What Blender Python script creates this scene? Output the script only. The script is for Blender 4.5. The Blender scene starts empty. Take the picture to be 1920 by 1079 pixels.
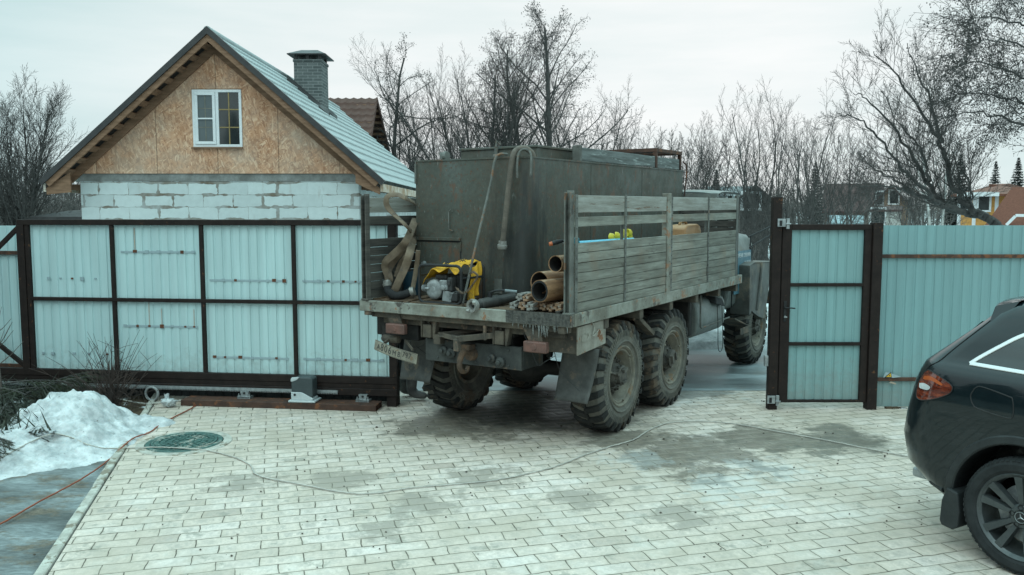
import bpy, bmesh, math, random
from mathutils import Vector, Matrix, noise
R = math.radians
S = bpy.context.scene
COL = S.collection
# ------------------------------------------------------------------ camera
CF, CHZ, CH = 1580.0, 398.0, 2.4          # focal length in photo pixels, horizon row, eye height
CP = math.atan((539.5 - CHZ) / CF)
cd = bpy.data.cameras.new('camera'); cam = bpy.data.objects.new('camera', cd); COL.objects.link(cam)
cd.lens = 36 * CF / 1920; cd.sensor_width = 36; cd.clip_start = 0.05; cd.clip_end = 3000
cam.location = (0, 0, CH); cam.rotation_euler = (math.pi / 2 - CP, 0, 0)
S.camera = cam
# ------------------------------------------------------------------ light
SUN_EL, SUN_AZ = R(52), R(215)
S.view_settings.view_transform = 'Standard'; S.view_settings.look = 'None'
S.view_settings.exposure = 0.0; S.view_settings.gamma = 1
W = bpy.data.worlds.new('World'); S.world = W; W.use_nodes = True
nt = W.node_tree; nt.nodes.clear()
def wn(t): return nt.nodes.new(t)
sky = wn('ShaderNodeTexSky'); sky.sky_type = 'NISHITA'; sky.sun_disc = False
sky.sun_elevation = SUN_EL; sky.sun_rotation = SUN_AZ
bg = wn('ShaderNodeBackground'); out = wn('ShaderNodeOutputWorld'); bg.inputs[1].default_value = 0.1
tc = wn('ShaderNodeTexCoord'); sep = wn('ShaderNodeSeparateXYZ'); nt.links.new(tc.outputs['Generated'], sep.inputs[0])
# overcast dome: brighter overhead, thin streaks of cloud low down
rp = wn('ShaderNodeValToRGB'); nt.links.new(sep.outputs['Z'], rp.inputs[0])
e = rp.color_ramp.elements; e[0].position = 0.0; e[0].color = (0.96, 1.0, 1.005, 1); e[1].position = 1.0; e[1].color = (1.95, 2.60, 2.65, 1)
x = e.new(0.27); x.color = (1.0, 1.035, 1.035, 1)
x = e.new(0.55); x.color = (1.50, 1.95, 1.98, 1)
mp = wn('ShaderNodeMapping'); mp.inputs['Scale'].default_value = (1.1, 1.1, 7.5); nt.links.new(tc.outputs['Generated'], mp.inputs[0])
nz = wn('ShaderNodeTexNoise'); nz.inputs['Scale'].default_value = 2.2; nz.inputs['Detail'].default_value = 6; nz.inputs['Roughness'].default_value = .55
nt.links.new(mp.outputs[0], nz.inputs['Vector'])
r2 = wn('ShaderNodeValToRGB'); nt.links.new(nz.outputs[0], r2.inputs[0])
e = r2.color_ramp.elements; e[0].position = .34; e[0].color = (.85, .91, .915, 1); e[1].position = .62; e[1].color = (1, 1, 1, 1)
# the cloud cover is thinner and bluer away to the left and right of the brightest patch ahead
dt = wn('ShaderNodeVectorMath'); dt.operation = 'DOT_PRODUCT'; nt.links.new(tc.outputs['Generated'], dt.inputs[0])
dt.inputs[1].default_value = Vector((0.06, 0.98, 0.12)).normalized()
r3 = wn('ShaderNodeValToRGB'); nt.links.new(dt.outputs['Value'], r3.inputs[0])
e = r3.color_ramp.elements; y_ = e.new(.40); y_.color = (.85, .96, .965, 1); e[0].position = .0; e[0].color = (.87, .98, .985, 1); y_ = e.new(.78); y_.color = (.62, .80, .81, 1); e[len(e) - 1].position = .97; e[len(e) - 1].color = (1.0, .985, .975, 1)
m1 = wn('ShaderNodeMix'); m1.data_type = 'RGBA'; m1.blend_type = 'MULTIPLY'; m1.inputs[0].default_value = 1
nt.links.new(rp.outputs[0], m1.inputs[6]); nt.links.new(r2.outputs[0], m1.inputs[7])
m2 = wn('ShaderNodeMix'); m2.data_type = 'RGBA'; m2.blend_type = 'MULTIPLY'; m2.inputs[0].default_value = 1
nt.links.new(m1.outputs[2], m2.inputs[6]); nt.links.new(r3.outputs[0], m2.inputs[7])
sc = wn('ShaderNodeMix'); sc.data_type = 'RGBA'; sc.blend_type = 'MULTIPLY'; sc.inputs[0].default_value = 1
nt.links.new(m2.outputs[2], sc.inputs[6]); sc.inputs[7].default_value = (10, 10, 10, 1)
m3 = wn('ShaderNodeMix'); m3.data_type = 'RGBA'; m3.inputs[0].default_value = 0.96
nt.links.new(sky.outputs[0], m3.inputs[6]); nt.links.new(sc.outputs[2], m3.inputs[7])
nt.links.new(m3.outputs[2], bg.inputs[0]); nt.links.new(bg.outputs[0], out.inputs[0])
sl = bpy.data.lights.new('sun', 'SUN'); sl.energy = 0.55; sl.angle = R(25); sl.color = (.90, 1, .97)
so = bpy.data.objects.new('sun', sl); COL.objects.link(so)
so.rotation_euler = (math.pi / 2 - SUN_EL, 0, math.pi - SUN_AZ)

# ------------------------------------------------------------------ measuring helpers
def ray(px, py):
    x = (px - 960) / CF; y = -(py - 539.5) / CF; c, s = math.cos(CP), math.sin(CP)
    return Vector((x, c + s * y, -s + c * y))
CAM = Vector((0, 0, CH))
def gnd(px, py, z=0):
    r = ray(px, py); return CAM + r * ((z - CH) / r.z)
def aty(px, py, Y):
    r = ray(px, py); return CAM + r * (Y / r.y)
def gz(x, y):                                # height of the ground: level yard, the lane outside falls a little
    return 0.0 if y < 10.6 else (-0.018 * (y - 10.6) if y < 17 else -0.115)
# ------------------------------------------------------------------ mesh builder
class MB:
    def __init__(s): s.v = []; s.f = []; s.m = []; s.mi = 0; s.T = None
    def add(s, vs, fs):
        b = len(s.v)
        if s.T is not None: vs = [s.T @ Vector(p) for p in vs]
        s.v += [tuple(p) for p in vs]
        for f in fs: s.f.append(tuple(i + b for i in f)); s.m.append(s.mi)
    def hexa(s, c):                          # 8 corners: bottom 4 ccw, top 4 ccw
        s.add(c, [(3, 2, 1, 0), (4, 5, 6, 7), (0, 1, 5, 4), (1, 2, 6, 5), (2, 3, 7, 6), (3, 0, 4, 7)])
    def box(s, x0, x1, y0, y1, z0, z1):
        s.hexa([(x0, y0, z0), (x1, y0, z0), (x1, y1, z0), (x0, y1, z0), (x0, y0, z1), (x1, y0, z1), (x1, y1, z1), (x0, y1, z1)])
    def bar(s, a, b, w, h, up=(0, 0, 1)):    # rectangular bar from a to b
        a = Vector(a); b = Vector(b); d = (b - a).normalized(); up = Vector(up)
        x = d.cross(up)
        if x.length < 1e-4: x = d.cross(Vector((1, 0, 0)))
        x.normalize(); u = x.cross(d); x *= w / 2; u *= h / 2
        s.hexa([a - x - u, a + x - u, b + x - u, b - x - u, a - x + u, a + x + u, b + x + u, b - x + u])
    def tube(s, pts, r, n=8, cap=True, closed=False):
        pts = [Vector(p) for p in pts]; k = len(pts)
        rs = r if isinstance(r, (list, tuple)) else [r] * k
        vs = []; fr = None
        for i, p in enumerate(pts):
            if closed: d = pts[(i + 1) % k] - pts[i - 1]
            else: d = pts[min(i + 1, k - 1)] - pts[max(i - 1, 0)]
            if d.length < 1e-9: d = Vector((0, 0, 1))
            d.normalize()
            if fr is None: fr = d.cross(Vector((0, 0, 1)) if abs(d.z) < .9 else Vector((1, 0, 0)))
            fr = fr - d * fr.dot(d)
            if fr.length < 1e-6: fr = d.orthogonal()
            fr.normalize(); o = d.cross(fr)
            for j in range(n):
                a = 2 * math.pi * j / n
                vs.append(p + (fr * math.cos(a) + o * math.sin(a)) * rs[i])
        fs = []
        for i in range(k if closed else k - 1):
            a = i * n; b = ((i + 1) % k) * n
            for j in range(n): fs.append((a + j, a + (j + 1) % n, b + (j + 1) % n, b + j))
        if cap and not closed:
            fs.append(tuple(range(n - 1, -1, -1))); fs.append(tuple((k - 1) * n + j for j in range(n)))
        s.add(vs, fs)
    def cyl(s, a, b, r, r2=None, n=16): s.tube([a, b], [r, r if r2 is None else r2], n)
    def lathe(s, prof, c=(0, 0, 0), axis='x', n=32, a0=0, a1=2 * math.pi):   # prof: (h along the axis, radius)
        c = Vector(c); vs = []; k = len(prof); full = abs(a1 - a0) > 6.28
        m = n if full else n + 1
        for j in range(m):
            a = a0 + (a1 - a0) * j / n; ca, sa = math.cos(a), math.sin(a)
            for h, r in prof:
                if axis == 'x': q = (h, r * ca, r * sa)
                elif axis == 'y': q = (r * sa, h, r * ca)
                else: q = (r * ca, r * sa, h)
                vs.append(c + Vector(q))
        fs = []
        for j in range(n):
            a = j * k; b = ((j + 1) % m) * k
            for i in range(k - 1): fs.append((a + i, b + i, b + i + 1, a + i + 1))
        s.add(vs, fs)
    def grid(s, fn, nu, nv, closed_u=False):
        vs = [fn(i / nu, j / nv) for i in range(nu + 1) for j in range(nv + 1)]
        fs = [(i * (nv + 1) + j, (i + 1) * (nv + 1) + j, (i + 1) * (nv + 1) + j + 1, i * (nv + 1) + j + 1) for i in range(nu) for j in range(nv)]
        s.add(vs, fs)
    def prism(s, poly, fn, d):               # polygon in (u,v), fn(u,v,w) -> point, w from 0 to d
        n = len(poly)
        vs = [fn(u, v, 0) for u, v in poly] + [fn(u, v, d) for u, v in poly]
        s.add(vs, [tuple(range(n - 1, -1, -1)), tuple(range(n, 2 * n))] + [(i, (i + 1) % n, n + (i + 1) % n, n + i) for i in range(n)])
    def ribbon(s, pts, sides, w, t):         # flat strap: centre points, side vectors
        vs = []
        k = len(pts); pts = [Vector(p) for p in pts]
        for i, p in enumerate(pts):
            d = (pts[min(i + 1, k - 1)] - pts[max(i - 1, 0)]).normalized()
            sd = Vector(sides[i] if isinstance(sides, list) else sides); sd = (sd - d * sd.dot(d)).normalized(); nn = d.cross(sd)
            for a, b in ((-1, -.35), (-.7, -1), (.7, -1), (1, -.35), (1, .35), (.7, 1), (-.7, 1), (-1, .35)):
                vs.append(p + sd * a * w / 2 + nn * b * t / 2)
        n = 8
        fs = [(i * n + j, i * n + (j + 1) % n, (i + 1) * n + (j + 1) % n, (i + 1) * n + j) for i in range(k - 1) for j in range(n)]
        fs += [tuple(range(n - 1, -1, -1)), tuple((k - 1) * n + j for j in range(n))]
        s.add(vs, fs)
    def build(s, name, mat, parent=None, bevel=0, smooth=False, angle=35, seg=1, loc=None, recalc=True):
        me = bpy.data.meshes.new(name); me.from_pydata(s.v, [], s.f)
        for m in (mat if isinstance(mat, (list, tuple)) else [mat]): me.materials.append(m)
        if any(s.m): me.polygons.foreach_set('material_index', s.m)
        if recalc:
            bm = bmesh.new(); bm.from_mesh(me); bmesh.ops.recalc_face_normals(bm, faces=bm.faces); bm.to_mesh(me); bm.free()
        if smooth:
            me.polygons.foreach_set('use_smooth', [True] * len(me.polygons)); me.set_sharp_from_angle(angle=R(angle))
        me.update()
        o = bpy.data.objects.new(name, me); COL.objects.link(o)
        if parent: o.parent = parent
        if loc: o.location = loc
        if bevel:
            b = o.modifiers.new('bevel', 'BEVEL'); b.width = bevel; b.segments = seg; b.limit_method = 'ANGLE'; b.angle_limit = R(40)
        return o
def thing(name, label, cat, loc=(0, 0, 0), rz=0, group=None):
    o = bpy.data.objects.new(name, None); COL.objects.link(o); o.empty_display_size = .1
    o.location = loc; o.rotation_euler = (0, 0, rz); o['label'] = label; o['category'] = cat
    if group: o['group'] = group
    return o
def tag(o, label, cat, group=None):
    o['label'] = label; o['category'] = cat
    if group: o['group'] = group
    return o
def struct(o, kind='structure', label=None, cat=None):
    o['kind'] = kind
    if label: o['label'] = label
    if cat: o['category'] = cat
    return o
def dup(root, loc, rz=0, scale=1, label=None, name=None):
    r = root.copy(); COL.objects.link(r); r.location = loc; r.rotation_euler = (0, 0, rz); r.scale = (scale,) * 3 if not isinstance(scale, tuple) else scale
    if label: r['label'] = label
    for ch in list(root.children):
        c = ch.copy(); COL.objects.link(c); c.parent = r
        for g in ch.children:
            q = g.copy(); COL.objects.link(q); q.parent = c
    return r
def spline(pts, n=8):                        # Catmull-Rom through pts
    pts = [Vector(p) for p in pts]; P = [pts[0] * 2 - pts[1]] + pts + [pts[-1] * 2 - pts[-2]]; o = []
    for i in range(1, len(P) - 2):
        a, b, c, d = P[i - 1:i + 3]
        for k in range(n):
            t = k / n
            o.append(.5 * ((2 * b) + (c - a) * t + (2 * a - 5 * b + 4 * c - d) * t * t + (3 * b - a - 3 * c + d) * t ** 3))
    return o + [pts[-1]]
def text_mesh(txt, size, mat, name, parent, M, depth=.0015, align='CENTER', sx=1.0):
    cu = bpy.data.curves.new(name, 'FONT'); cu.body = txt; cu.size = size; cu.extrude = depth; cu.align_x = align; cu.align_y = 'CENTER'
    o = bpy.data.objects.new(name, cu); COL.objects.link(o)
    dg = bpy.context.evaluated_depsgraph_get(); me = bpy.data.meshes.new_from_object(o.evaluated_get(dg))
    bpy.data.objects.remove(o); bpy.data.curves.remove(cu)
    me.transform(M @ Matrix.Diagonal((sx, 1, 1, 1))); me.materials.clear(); me.materials.append(mat)
    q = bpy.data.objects.new(name, me); COL.objects.link(q); q.parent = parent
    return q
# ------------------------------------------------------------------ materials
class NT:
    def __init__(s, name):
        s.m = bpy.data.materials.new(name); s.m.use_nodes = True; s.t = s.m.node_tree; s.b = s.t.nodes['Principled BSDF']
        s.tc = s.n('ShaderNodeTexCoord'); s.co = s.tc.outputs['Object']
    def n(s, t): return s.t.nodes.new(t)
    def l(s, a, b): s.t.links.new(a, b)
    def map(s, scale=(1, 1, 1), rot=(0, 0, 0), loc=(0, 0, 0), src=None):
        m = s.n('ShaderNodeMapping'); m.inputs['Scale'].default_value = scale; m.inputs['Rotation'].default_value = rot; m.inputs['Location'].default_value = loc
        s.l(src or s.co, m.inputs[0]); return m.outputs[0]
    def noise(s, scale, detail=5, rough=.6, src=None, dist=0):
        n = s.n('ShaderNodeTexNoise'); n.inputs['Scale'].default_value = scale; n.inputs['Detail'].default_value = detail; n.inputs['Roughness'].default_value = rough; n.inputs['Distortion'].default_value = dist
        s.l(src or s.co, n.inputs['Vector']); return n.outputs[0]
    def vor(s, scale, src=None, out='Color', feat='F1'):
        n = s.n('ShaderNodeTexVoronoi'); n.feature = feat; n.inputs['Scale'].default_value = scale; s.l(src or s.co, n.inputs['Vector']); return n.outputs[out]
    def ramp(s, src, stops, interp='LINEAR'):
        r = s.n('ShaderNodeValToRGB'); r.color_ramp.interpolation = interp; e = r.color_ramp.elements
        while len(e) > 1: e.remove(e[-1])
        for i, (p, c) in enumerate(stops):
            if not isinstance(c, (tuple, list)): c = (c, c, c)
            k = e[0] if i == 0 else e.new(p)
            k.position = p; k.color = (*c, 1)
        s.l(src, r.inputs[0]); return r.outputs[0]
    def mix(s, f, a, b, mode='MIX'):
        m = s.n('ShaderNodeMix'); m.data_type = 'RGBA'; m.blend_type = mode
        for k, v in ((0, f), (6, a), (7, b)):
            if isinstance(v, (int, float)): m.inputs[k].default_value = v
            elif isinstance(v, tuple): m.inputs[k].default_value = (*v, 1)
            else: s.l(v, m.inputs[k])
        return m.outputs[2]
    def math(s, op, a, b=0, c=None):
        m = s.n('ShaderNodeMath'); m.operation = op
        for k, v in enumerate((a, b) if c is None else (a, b, c)):
            if isinstance(v, (int, float)): m.inputs[k].default_value = v
            else: s.l(v, m.inputs[k])
        return m.outputs[0]
    def bump(s, h, strength=.3, dist=.01):
        b = s.n('ShaderNodeBump'); b.inputs['Strength'].default_value = strength; b.inputs['Distance'].default_value = dist
        s.l(h, b.inputs['Height']); s.l(b.outputs[0], s.b.inputs['Normal'])
    def set(s, color=None, rough=None, metal=None, spec=None, **k):
        for nm, v in (('Base Color', color), ('Roughness', rough), ('Metallic', metal), ('Specular IOR Level', spec)):
            if v is None: continue
            if isinstance(v, (int, float)): s.b.inputs[nm].default_value = v
            elif isinstance(v, tuple): s.b.inputs[nm].default_value = (*v, 1)
            else: s.l(v, s.b.inputs[nm])
        return s.m
def pm(name, c1, c2=None, scale=6, rough=.75, metal=0, bump=.15, bdist=.004, stretch=(1, 1, 1), spots=None, spec=.4, fine=0.25):
    """weathered surface: two tones by noise, optional spots [(colour, scale, threshold, softness)]"""
    t = NT(name); c2 = c2 or tuple(v * .7 for v in c1)
    v = t.map(stretch); n = t.noise(scale, 7, .65, v)
    col = t.ramp(n, [(.38, c2), (.62, c1)])
    f = t.noise(scale * 9, 4, .7, v)
    col = t.mix(fine, col, t.ramp(f, [(.3, .35), (.7, 1.0)]), 'MULTIPLY')
    for c, sc, th, sf in spots or []:
        k = t.ramp(t.noise(sc, 8, .7, t.map(stretch, loc=(sc, 3.1, 1.7))), [(.5 + (th - .5) * .62, 0.0), (.5 + (th - .5) * .62 + sf * .6, 1.0)])
        col = t.mix(k, col, c)
    rr = t.ramp(n, [(.3, min(1, rough + .1)), (.7, max(0, rough - .1))])
    if bump: t.bump(f, bump, bdist)
    return t.set(col, rr, metal, spec)
M = {}
M['brown_metal'] = pm('brown_painted_steel', (.024, .0165, .0145), (.016, .011, .010), 8, .6, spec=.18, bump=.08, spots=[((.10, .045, .022), 14, .70, .05)])
M['brown_rust'] = pm('rusty_brown_steel', (.085, .040, .026), (.045, .024, .018), 7, .75, spots=[((.16, .06, .025), 9, .58, .1)])
M['rust'] = pm('rust', (.20, .075, .03), (.09, .035, .018), 12, .9, bump=.4)
M['galv'] = pm('galvanised_steel', (.40, .42, .425), (.25, .27, .275), 18, .5, .5, .05)
M['dark_steel'] = pm('dark_steel', (.05, .05, .05), (.025, .025, .025), 9, .6, .3)
M['black_rubber'] = pm('black_rubber', (.022, .023, .024), (.012, .012, .013), 12, .85, bump=.3)
M['black'] = pm('black_plastic', (.014, .015, .016), (.009, .009, .01), 12, .55, bump=.05)
M['wood_pale'] = pm('pale_rafter_wood', (.255, .142, .085), (.165, .09, .052), 3, .8, stretch=(1, 1, 6))
M['white_plastic'] = pm('white_window_plastic', (.74, .75, .76), (.66, .67, .68), 5, .4, bump=0)
M['cream_pipe'] = pm('pale_cable', (.50, .47, .42), (.35, .33, .30), 8, .6)
M['orange_cord'] = pm('orange_cord', (.32, .075, .032), (.24, .06, .028), 14, .55)
def sheet_mat(name, base):
    t = NT(name); v = t.map((1, 1, .12))
    n = t.noise(5, 6, .6, v); col = t.ramp(n, [(.3, tuple(c * .90 for c in base)), (.7, base)])
    d = t.ramp(t.noise(2.2, 7, .7, t.map((1, 1, .35), loc=(4, 1, 2))), [(.56, 0.0), (.78, .4)])
    col = t.mix(d, col, tuple(c * .74 for c in base))
    sz = t.n('ShaderNodeSeparateXYZ'); t.l(t.co, sz.inputs[0]); mud = t.ramp(t.math('ADD', sz.outputs[2], t.math('MULTIPLY_ADD', t.noise(11, 8, .75), 1.5, -.75)), [(.10, .55), (.62, 0.0)]); col = t.mix(mud, col, (.20, .185, .16))
    dust = t.ramp(t.noise(1.1, 6, .65, t.map((1, 1, .6), loc=(7, 2, 2))), [(.45, 0.0), (.62, .35)]); col = t.mix(dust, col, tuple(c * .82 + .02 for c in base))
    st = t.ramp(t.noise(9, 4, .6, t.map((1, 1, .03), loc=(2, 2, 2))), [(.40, .91), (.60, 1.05)]); col = t.mix(.8, col, st, 'MULTIPLY')
    t.bump(t.noise(1.3, 3, .5), .35, .03)
    return t.set(col, .42, 0.0, .4)
M['sheet'] = sheet_mat('pale_profiled_sheet', (.455, .605, .61))
M['sheet_dull'] = sheet_mat('dull_profiled_sheet', (.185, .325, .335))
M['sheet_gate'] = sheet_mat('gate_profiled_sheet', (.205, .35, .355))
M['sheet_grey'] = sheet_mat('grey_profiled_sheet', (.36, .50, .50))
def plain(name, c, rough=.5, metal=0, spec=.5, trans=0):
    t = NT(name); n = t.noise(40, 3); t.bump(n, .02, .002)
    col = t.ramp(t.noise(9, 5), [(.3, tuple(v * .88 for v in c)), (.7, c)])
    t.set(col, rough, metal, spec)
    if trans: t.b.inputs['Transmission Weight'].default_value = trans
    return t.m
def glass_mat():
    t = NT('window_glass'); col = t.ramp(t.noise(1.2, 4), [(.3, (.012, .016, .017)), (.7, (.03, .037, .038))])
    return t.set(col, .06, 0, .8)
M['glass'] = glass_mat()
# ------------------------------------------------------------------ ground
def kerb_x(y): return -3.131 - (y - 5.398) * .2803
KROT = R(15.66)
def blob(t, centre, radius, src=None):       # soft disc in world XY
    d = t.n('ShaderNodeVectorMath'); d.operation = 'DISTANCE'; t.l(src or t.co, d.inputs[0]); d.inputs[1].default_value = (*centre, 0)
    return t.math('DIVIDE', d.outputs['Value'], radius)
def paving_mat():
    t = NT('worn_concrete_paving')
    wob = t.n('ShaderNodeTexNoise'); wob.inputs['Scale'].default_value = 3.5; wob.inputs['Detail'].default_value = 2; t.l(t.co, wob.inputs['Vector'])
    va = t.n('ShaderNodeVectorMath'); va.operation = 'SCALE'; va.inputs['Scale'].default_value = .05; t.l(wob.outputs['Color'], va.inputs[0])
    vb = t.n('ShaderNodeVectorMath'); vb.operation = 'ADD'; t.l(t.co, vb.inputs[0]); t.l(va.outputs[0], vb.inputs[1])
    v = t.map((1, 1, 1), (0, 0, -KROT), src=vb.outputs[0])
    def brick(m, sm, c1, c2):
        b = t.n('ShaderNodeTexBrick'); b.offset = .43; b.inputs['Scale'].default_value = 1; b.inputs['Brick Width'].default_value = .29; b.inputs['Row Height'].default_value = .153
        b.inputs['Mortar Smooth'].default_value = sm; b.inputs['Color1'].default_value = (*c1, 1); b.inputs['Color2'].default_value = (*c2, 1); b.inputs['Mortar'].default_value = (0, 0, 0, 1)
        b.inputs['Bias'].default_value = 0
        if isinstance(m, float): b.inputs['Mortar Size'].default_value = m
        else: t.l(m, b.inputs['Mortar Size'])
        t.l(v, b.inputs['Vector']); return b
    mort = t.math('MULTIPLY_ADD', t.noise(1.7, 5, .7), .0115, -.0012)
    b = brick(mort, .35, (.0, .0, .0), (1, 1, 1)); soft = brick(.05, 1.0, (1, 1, 1), (1, 1, 1))
    stone = t.ramp(b.outputs['Color'], [(0, (.46, .375, .32)), (.06, (.57, .475, .41)), (.5, (.66, .55, .475)), (.9, (.66, .56, .50)), (1, (.70, .60, .545))])
    n1 = t.noise(26, 7, .72); stone = t.mix(.6, stone, t.ramp(n1, [(.3, .55), (.62, 1.08)]), 'MULTIPLY')
    nb = t.noise(9, 8, .72, t.map(loc=(4, 1, 0))); stone = t.mix(t.ramp(nb, [(.5, 0.0), (.66, .38)]), stone, (.34, .325, .285))
    # worn grey centres of the blocks
    vs = t.map((1, .45, 1), (0, 0, 0), src=v); sm = t.ramp(t.noise(13, 8, .74, vs), [(.44, 0.0), (.60, .75)]); ctr = t.ramp(soft.outputs['Fac'], [(0.0, 1.0), (.55, 0.0)])
    big = t.ramp(t.noise(.9, 5, .6, t.map(loc=(9, 4, 0))), [(.36, .35), (.6, 1.0)])
    stone = t.mix(t.math('MULTIPLY', t.math('MULTIPLY', sm, ctr), big), stone, (.31, .28, .25))
    # whitish lime bloom, brown grime, wet patches: stains with shapes of their own
    n2 = t.noise(.75, 6, .62); stone = t.mix(t.ramp(n2, [(.42, 0.0), (.60, .7)]), stone, (.40, .335, .27))
    n3 = t.noise(1.6, 8, .7, t.map(loc=(7, 3, 0))); stone = t.mix(t.ramp(n3, [(.52, 0.0), (.75, .5)]), stone, (.70, .66, .62))
    n3b = t.noise(3.2, 9, .75, t.map(loc=(1, 8, 0))); stone = t.mix(t.ramp(n3b, [(.56, 0.0), (.63, .72)]), stone, (.25, .235, .20))
    n4 = t.noise(7, 9, .75, t.map(loc=(2, 9, 0))); stone = t.mix(t.ramp(n4, [(.60, 0.0), (.67, .6)]), stone, (.24, .225, .19))
    dirt = None; rag = t.noise(1.9, 9, .72, t.map(loc=(3, 3, 0))); rag2 = t.math('MULTIPLY_ADD', rag, 3.6, -1.8)
    for c, r in (((1.75, 8.25), .95), ((2.75, 8.75), .7), ((1.2, 8.7), .6),  ((.1, 10.3), 1.5), ((3.4, 8.7), .6), ((2.2, 11.6), 1.0), ((-.75, 9.3), .7)):
        d = t.math('ADD', blob(t, c, r), rag2); k = t.ramp(d, [(.66, 1.0), (.98, 0.0)])
        dirt = k if dirt is None else t.math('MAXIMUM', dirt, k)
    faint = None
    for c, r in (((-.25, 7.5), .42), ((-.75, 6.75), .38), ((-1.55, 7.4), .40), ((-1.0, 6.2), .25), ((.55, 6.9), .3), ((1.35, 6.5), .35), ((-2.4, 7.3), .35), ((3.6, 8.6), .6)):
        d = t.math('ADD', blob(t, c, r), t.math('MULTIPLY_ADD', t.noise(4.2, 9, .75), 4.2, -2.1)); k = t.ramp(d, [(.50, .8), (.92, 0.0)])
        faint = k if faint is None else t.math('MAXIMUM', faint, k)
    stone = t.mix(faint, stone, (.27, .235, .20))
    wetc = t.ramp(t.noise(5, 8, .72), [(.3, (.115, .105, .09)), (.55, (.185, .175, .155)), (.78, (.31, .325, .32))])
    wetm = t.mix(1.0, stone, t.ramp(t.noise(6, 8, .74), [(.36, (.30, .285, .26)), (.55, (.46, .44, .41)), (.68, (.72, .74, .74))]), 'MULTIPLY'); col = t.mix(dirt, stone, t.mix(.35, wetm, wetc))
    under_shade = None  # under-truck shade put into the colour, on top of wet dark paving
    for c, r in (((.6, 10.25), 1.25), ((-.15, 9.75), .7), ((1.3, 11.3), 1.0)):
        d = t.math('ADD', blob(t, c, r), t.math('MULTIPLY_ADD', t.noise(2.2, 8, .7, t.map(loc=(6, 6, 0))), 2.0, -1.0)); k = t.ramp(d, [(.5, .75), (1.05, 0.0)]); under_shade = k if under_shade is None else t.math('MAXIMUM', under_shade, k)
    col = t.mix(under_shade, col, (.035, .033, .03))
    # salt and thin ice along the edges of the wet patch
    ice = None
    for c, r in (((1.9, 7.2), .6), ((2.45, 7.7), .5), ((1.2, 8.0), .45), ((2.3, 11.0), 1.0)):
        d = t.math('ADD', blob(t, c, r), t.math('MULTIPLY_ADD', t.noise(3.1, 9, .74), 4.2, -2.1)); k = t.ramp(d, [(.45, .8), (.72, 0.0)])
        ice = k if ice is None else t.math('MAXIMUM', ice, k)
    col = t.mix(t.math('MULTIPLY', ice, .32), col, (.55, .60, .61))
    joint = t.ramp(t.noise(9, 4), [(.4, (.10, .085, .065)), (.62, (.24, .21, .17))])
    jf = t.math('MULTIPLY', b.outputs['Fac'], t.math('SUBTRACT', 1.0, t.math('MULTIPLY', dirt, .35)))
    col = t.mix(t.math('MULTIPLY', t.math('MULTIPLY', soft.outputs['Fac'], t.math('SUBTRACT', 1.0, t.math('MULTIPLY', dirt, .5))), .30), col, (.30, .265, .205))
    col = t.mix(jf, col, joint)
    h = t.math('ADD', t.math('MULTIPLY', n1, .25), t.math('MULTIPLY', jf, -1.0)); h = t.math('ADD', h, t.math('MULTIPLY', soft.outputs['Fac'], -.35))
    t.bump(h, .8, .014)
    rough = t.mix(dirt, t.ramp(n1, [(.3, .9), (.7, .75)]), t.ramp(rag, [(.3, .30), (.7, .62)]))
    return t.set(col, rough, 0, .35)
def ground_mat():
    t = NT('snow_and_mud'); n = t.noise(.09, 9, .65); f = t.noise(1.5, 8, .7)
    mud = t.ramp(f, [(.3, (.05, .04, .03)), (.7, (.13, .10, .075))])
    snow = t.ramp(f, [(.3, (.45, .49, .50)), (.7, (.60, .62, .625))])
    k = t.math('ADD', t.math('MULTIPLY', n, .8), t.math('MULTIPLY', f, .25))
    t.bump(f, .5, .05)
    return t.set(t.mix(t.ramp(k, [(.40, 0.0), (.50, 1.0)]), mud, snow), .85, 0, .2)
def road_mat():
    t = NT('wet_icy_road'); v = t.map((.5, 1.4, 1), (0, 0, R(6)))
    n = t.noise(1.0, 8, .62, v); f = t.noise(14, 6, .7)
    col = t.ramp(n, [(.30, (.075, .085, .088)), (.48, (.17, .195, .20)), (.60, (.28, .33, .345)), (.74, (.43, .49, .51))])
    col = t.mix(.35, col, t.ramp(f, [(.3, .6), (.7, 1.1)]), 'MULTIPLY')
    dirt = t.ramp(t.noise(2.5, 7, .7, t.map(loc=(5, 2, 0))), [(.55, 0.0), (.72, .6)]); col = t.mix(dirt, col, (.20, .17, .135))
    t.bump(f, .2, .01)
    return t.set(col, t.ramp(n, [(.35, .28), (.7, .55)]), 0, .5)
def ice_mat():
    t = NT('dirty_ice'); v = t.map((.75, 1.7, 1), (0, 0, R(-12)))
    n = t.noise(1.7, 5, .5, v, 0.6); f = t.noise(22, 7, .7)
    col = t.ramp(n, [(.34, (.07, .075, .072)), (.46, (.12, .132, .131)), (.56, (.165, .185, .187)), (.70, (.25, .28, .285))])
    fs = t.noise(16, 8, .74, t.map((.8, 2.4, 1), (0, 0, R(-12)), (1, 1, 1))); col = t.mix(.85, col, t.ramp(fs, [(.36, .45), (.62, 1.3)]), 'MULTIPLY')
    d = t.ramp(t.noise(2.6, 8, .72, t.map((.7, 1.3, 1), loc=(3, 8, 0))), [(.53, 0.0), (.60, .85)])
    col = t.mix(d, col, t.ramp(f, [(.36, (.05, .038, .025)), (.64, (.16, .12, .08))]))
    t.bump(t.math('ADD', t.math('MULTIPLY', n, 1.0), t.math('MULTIPLY', f, .12)), .35, .03)
    return t.set(col, t.ramp(n, [(.4, .6), (.6, .3)]), 0, .4)
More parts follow.
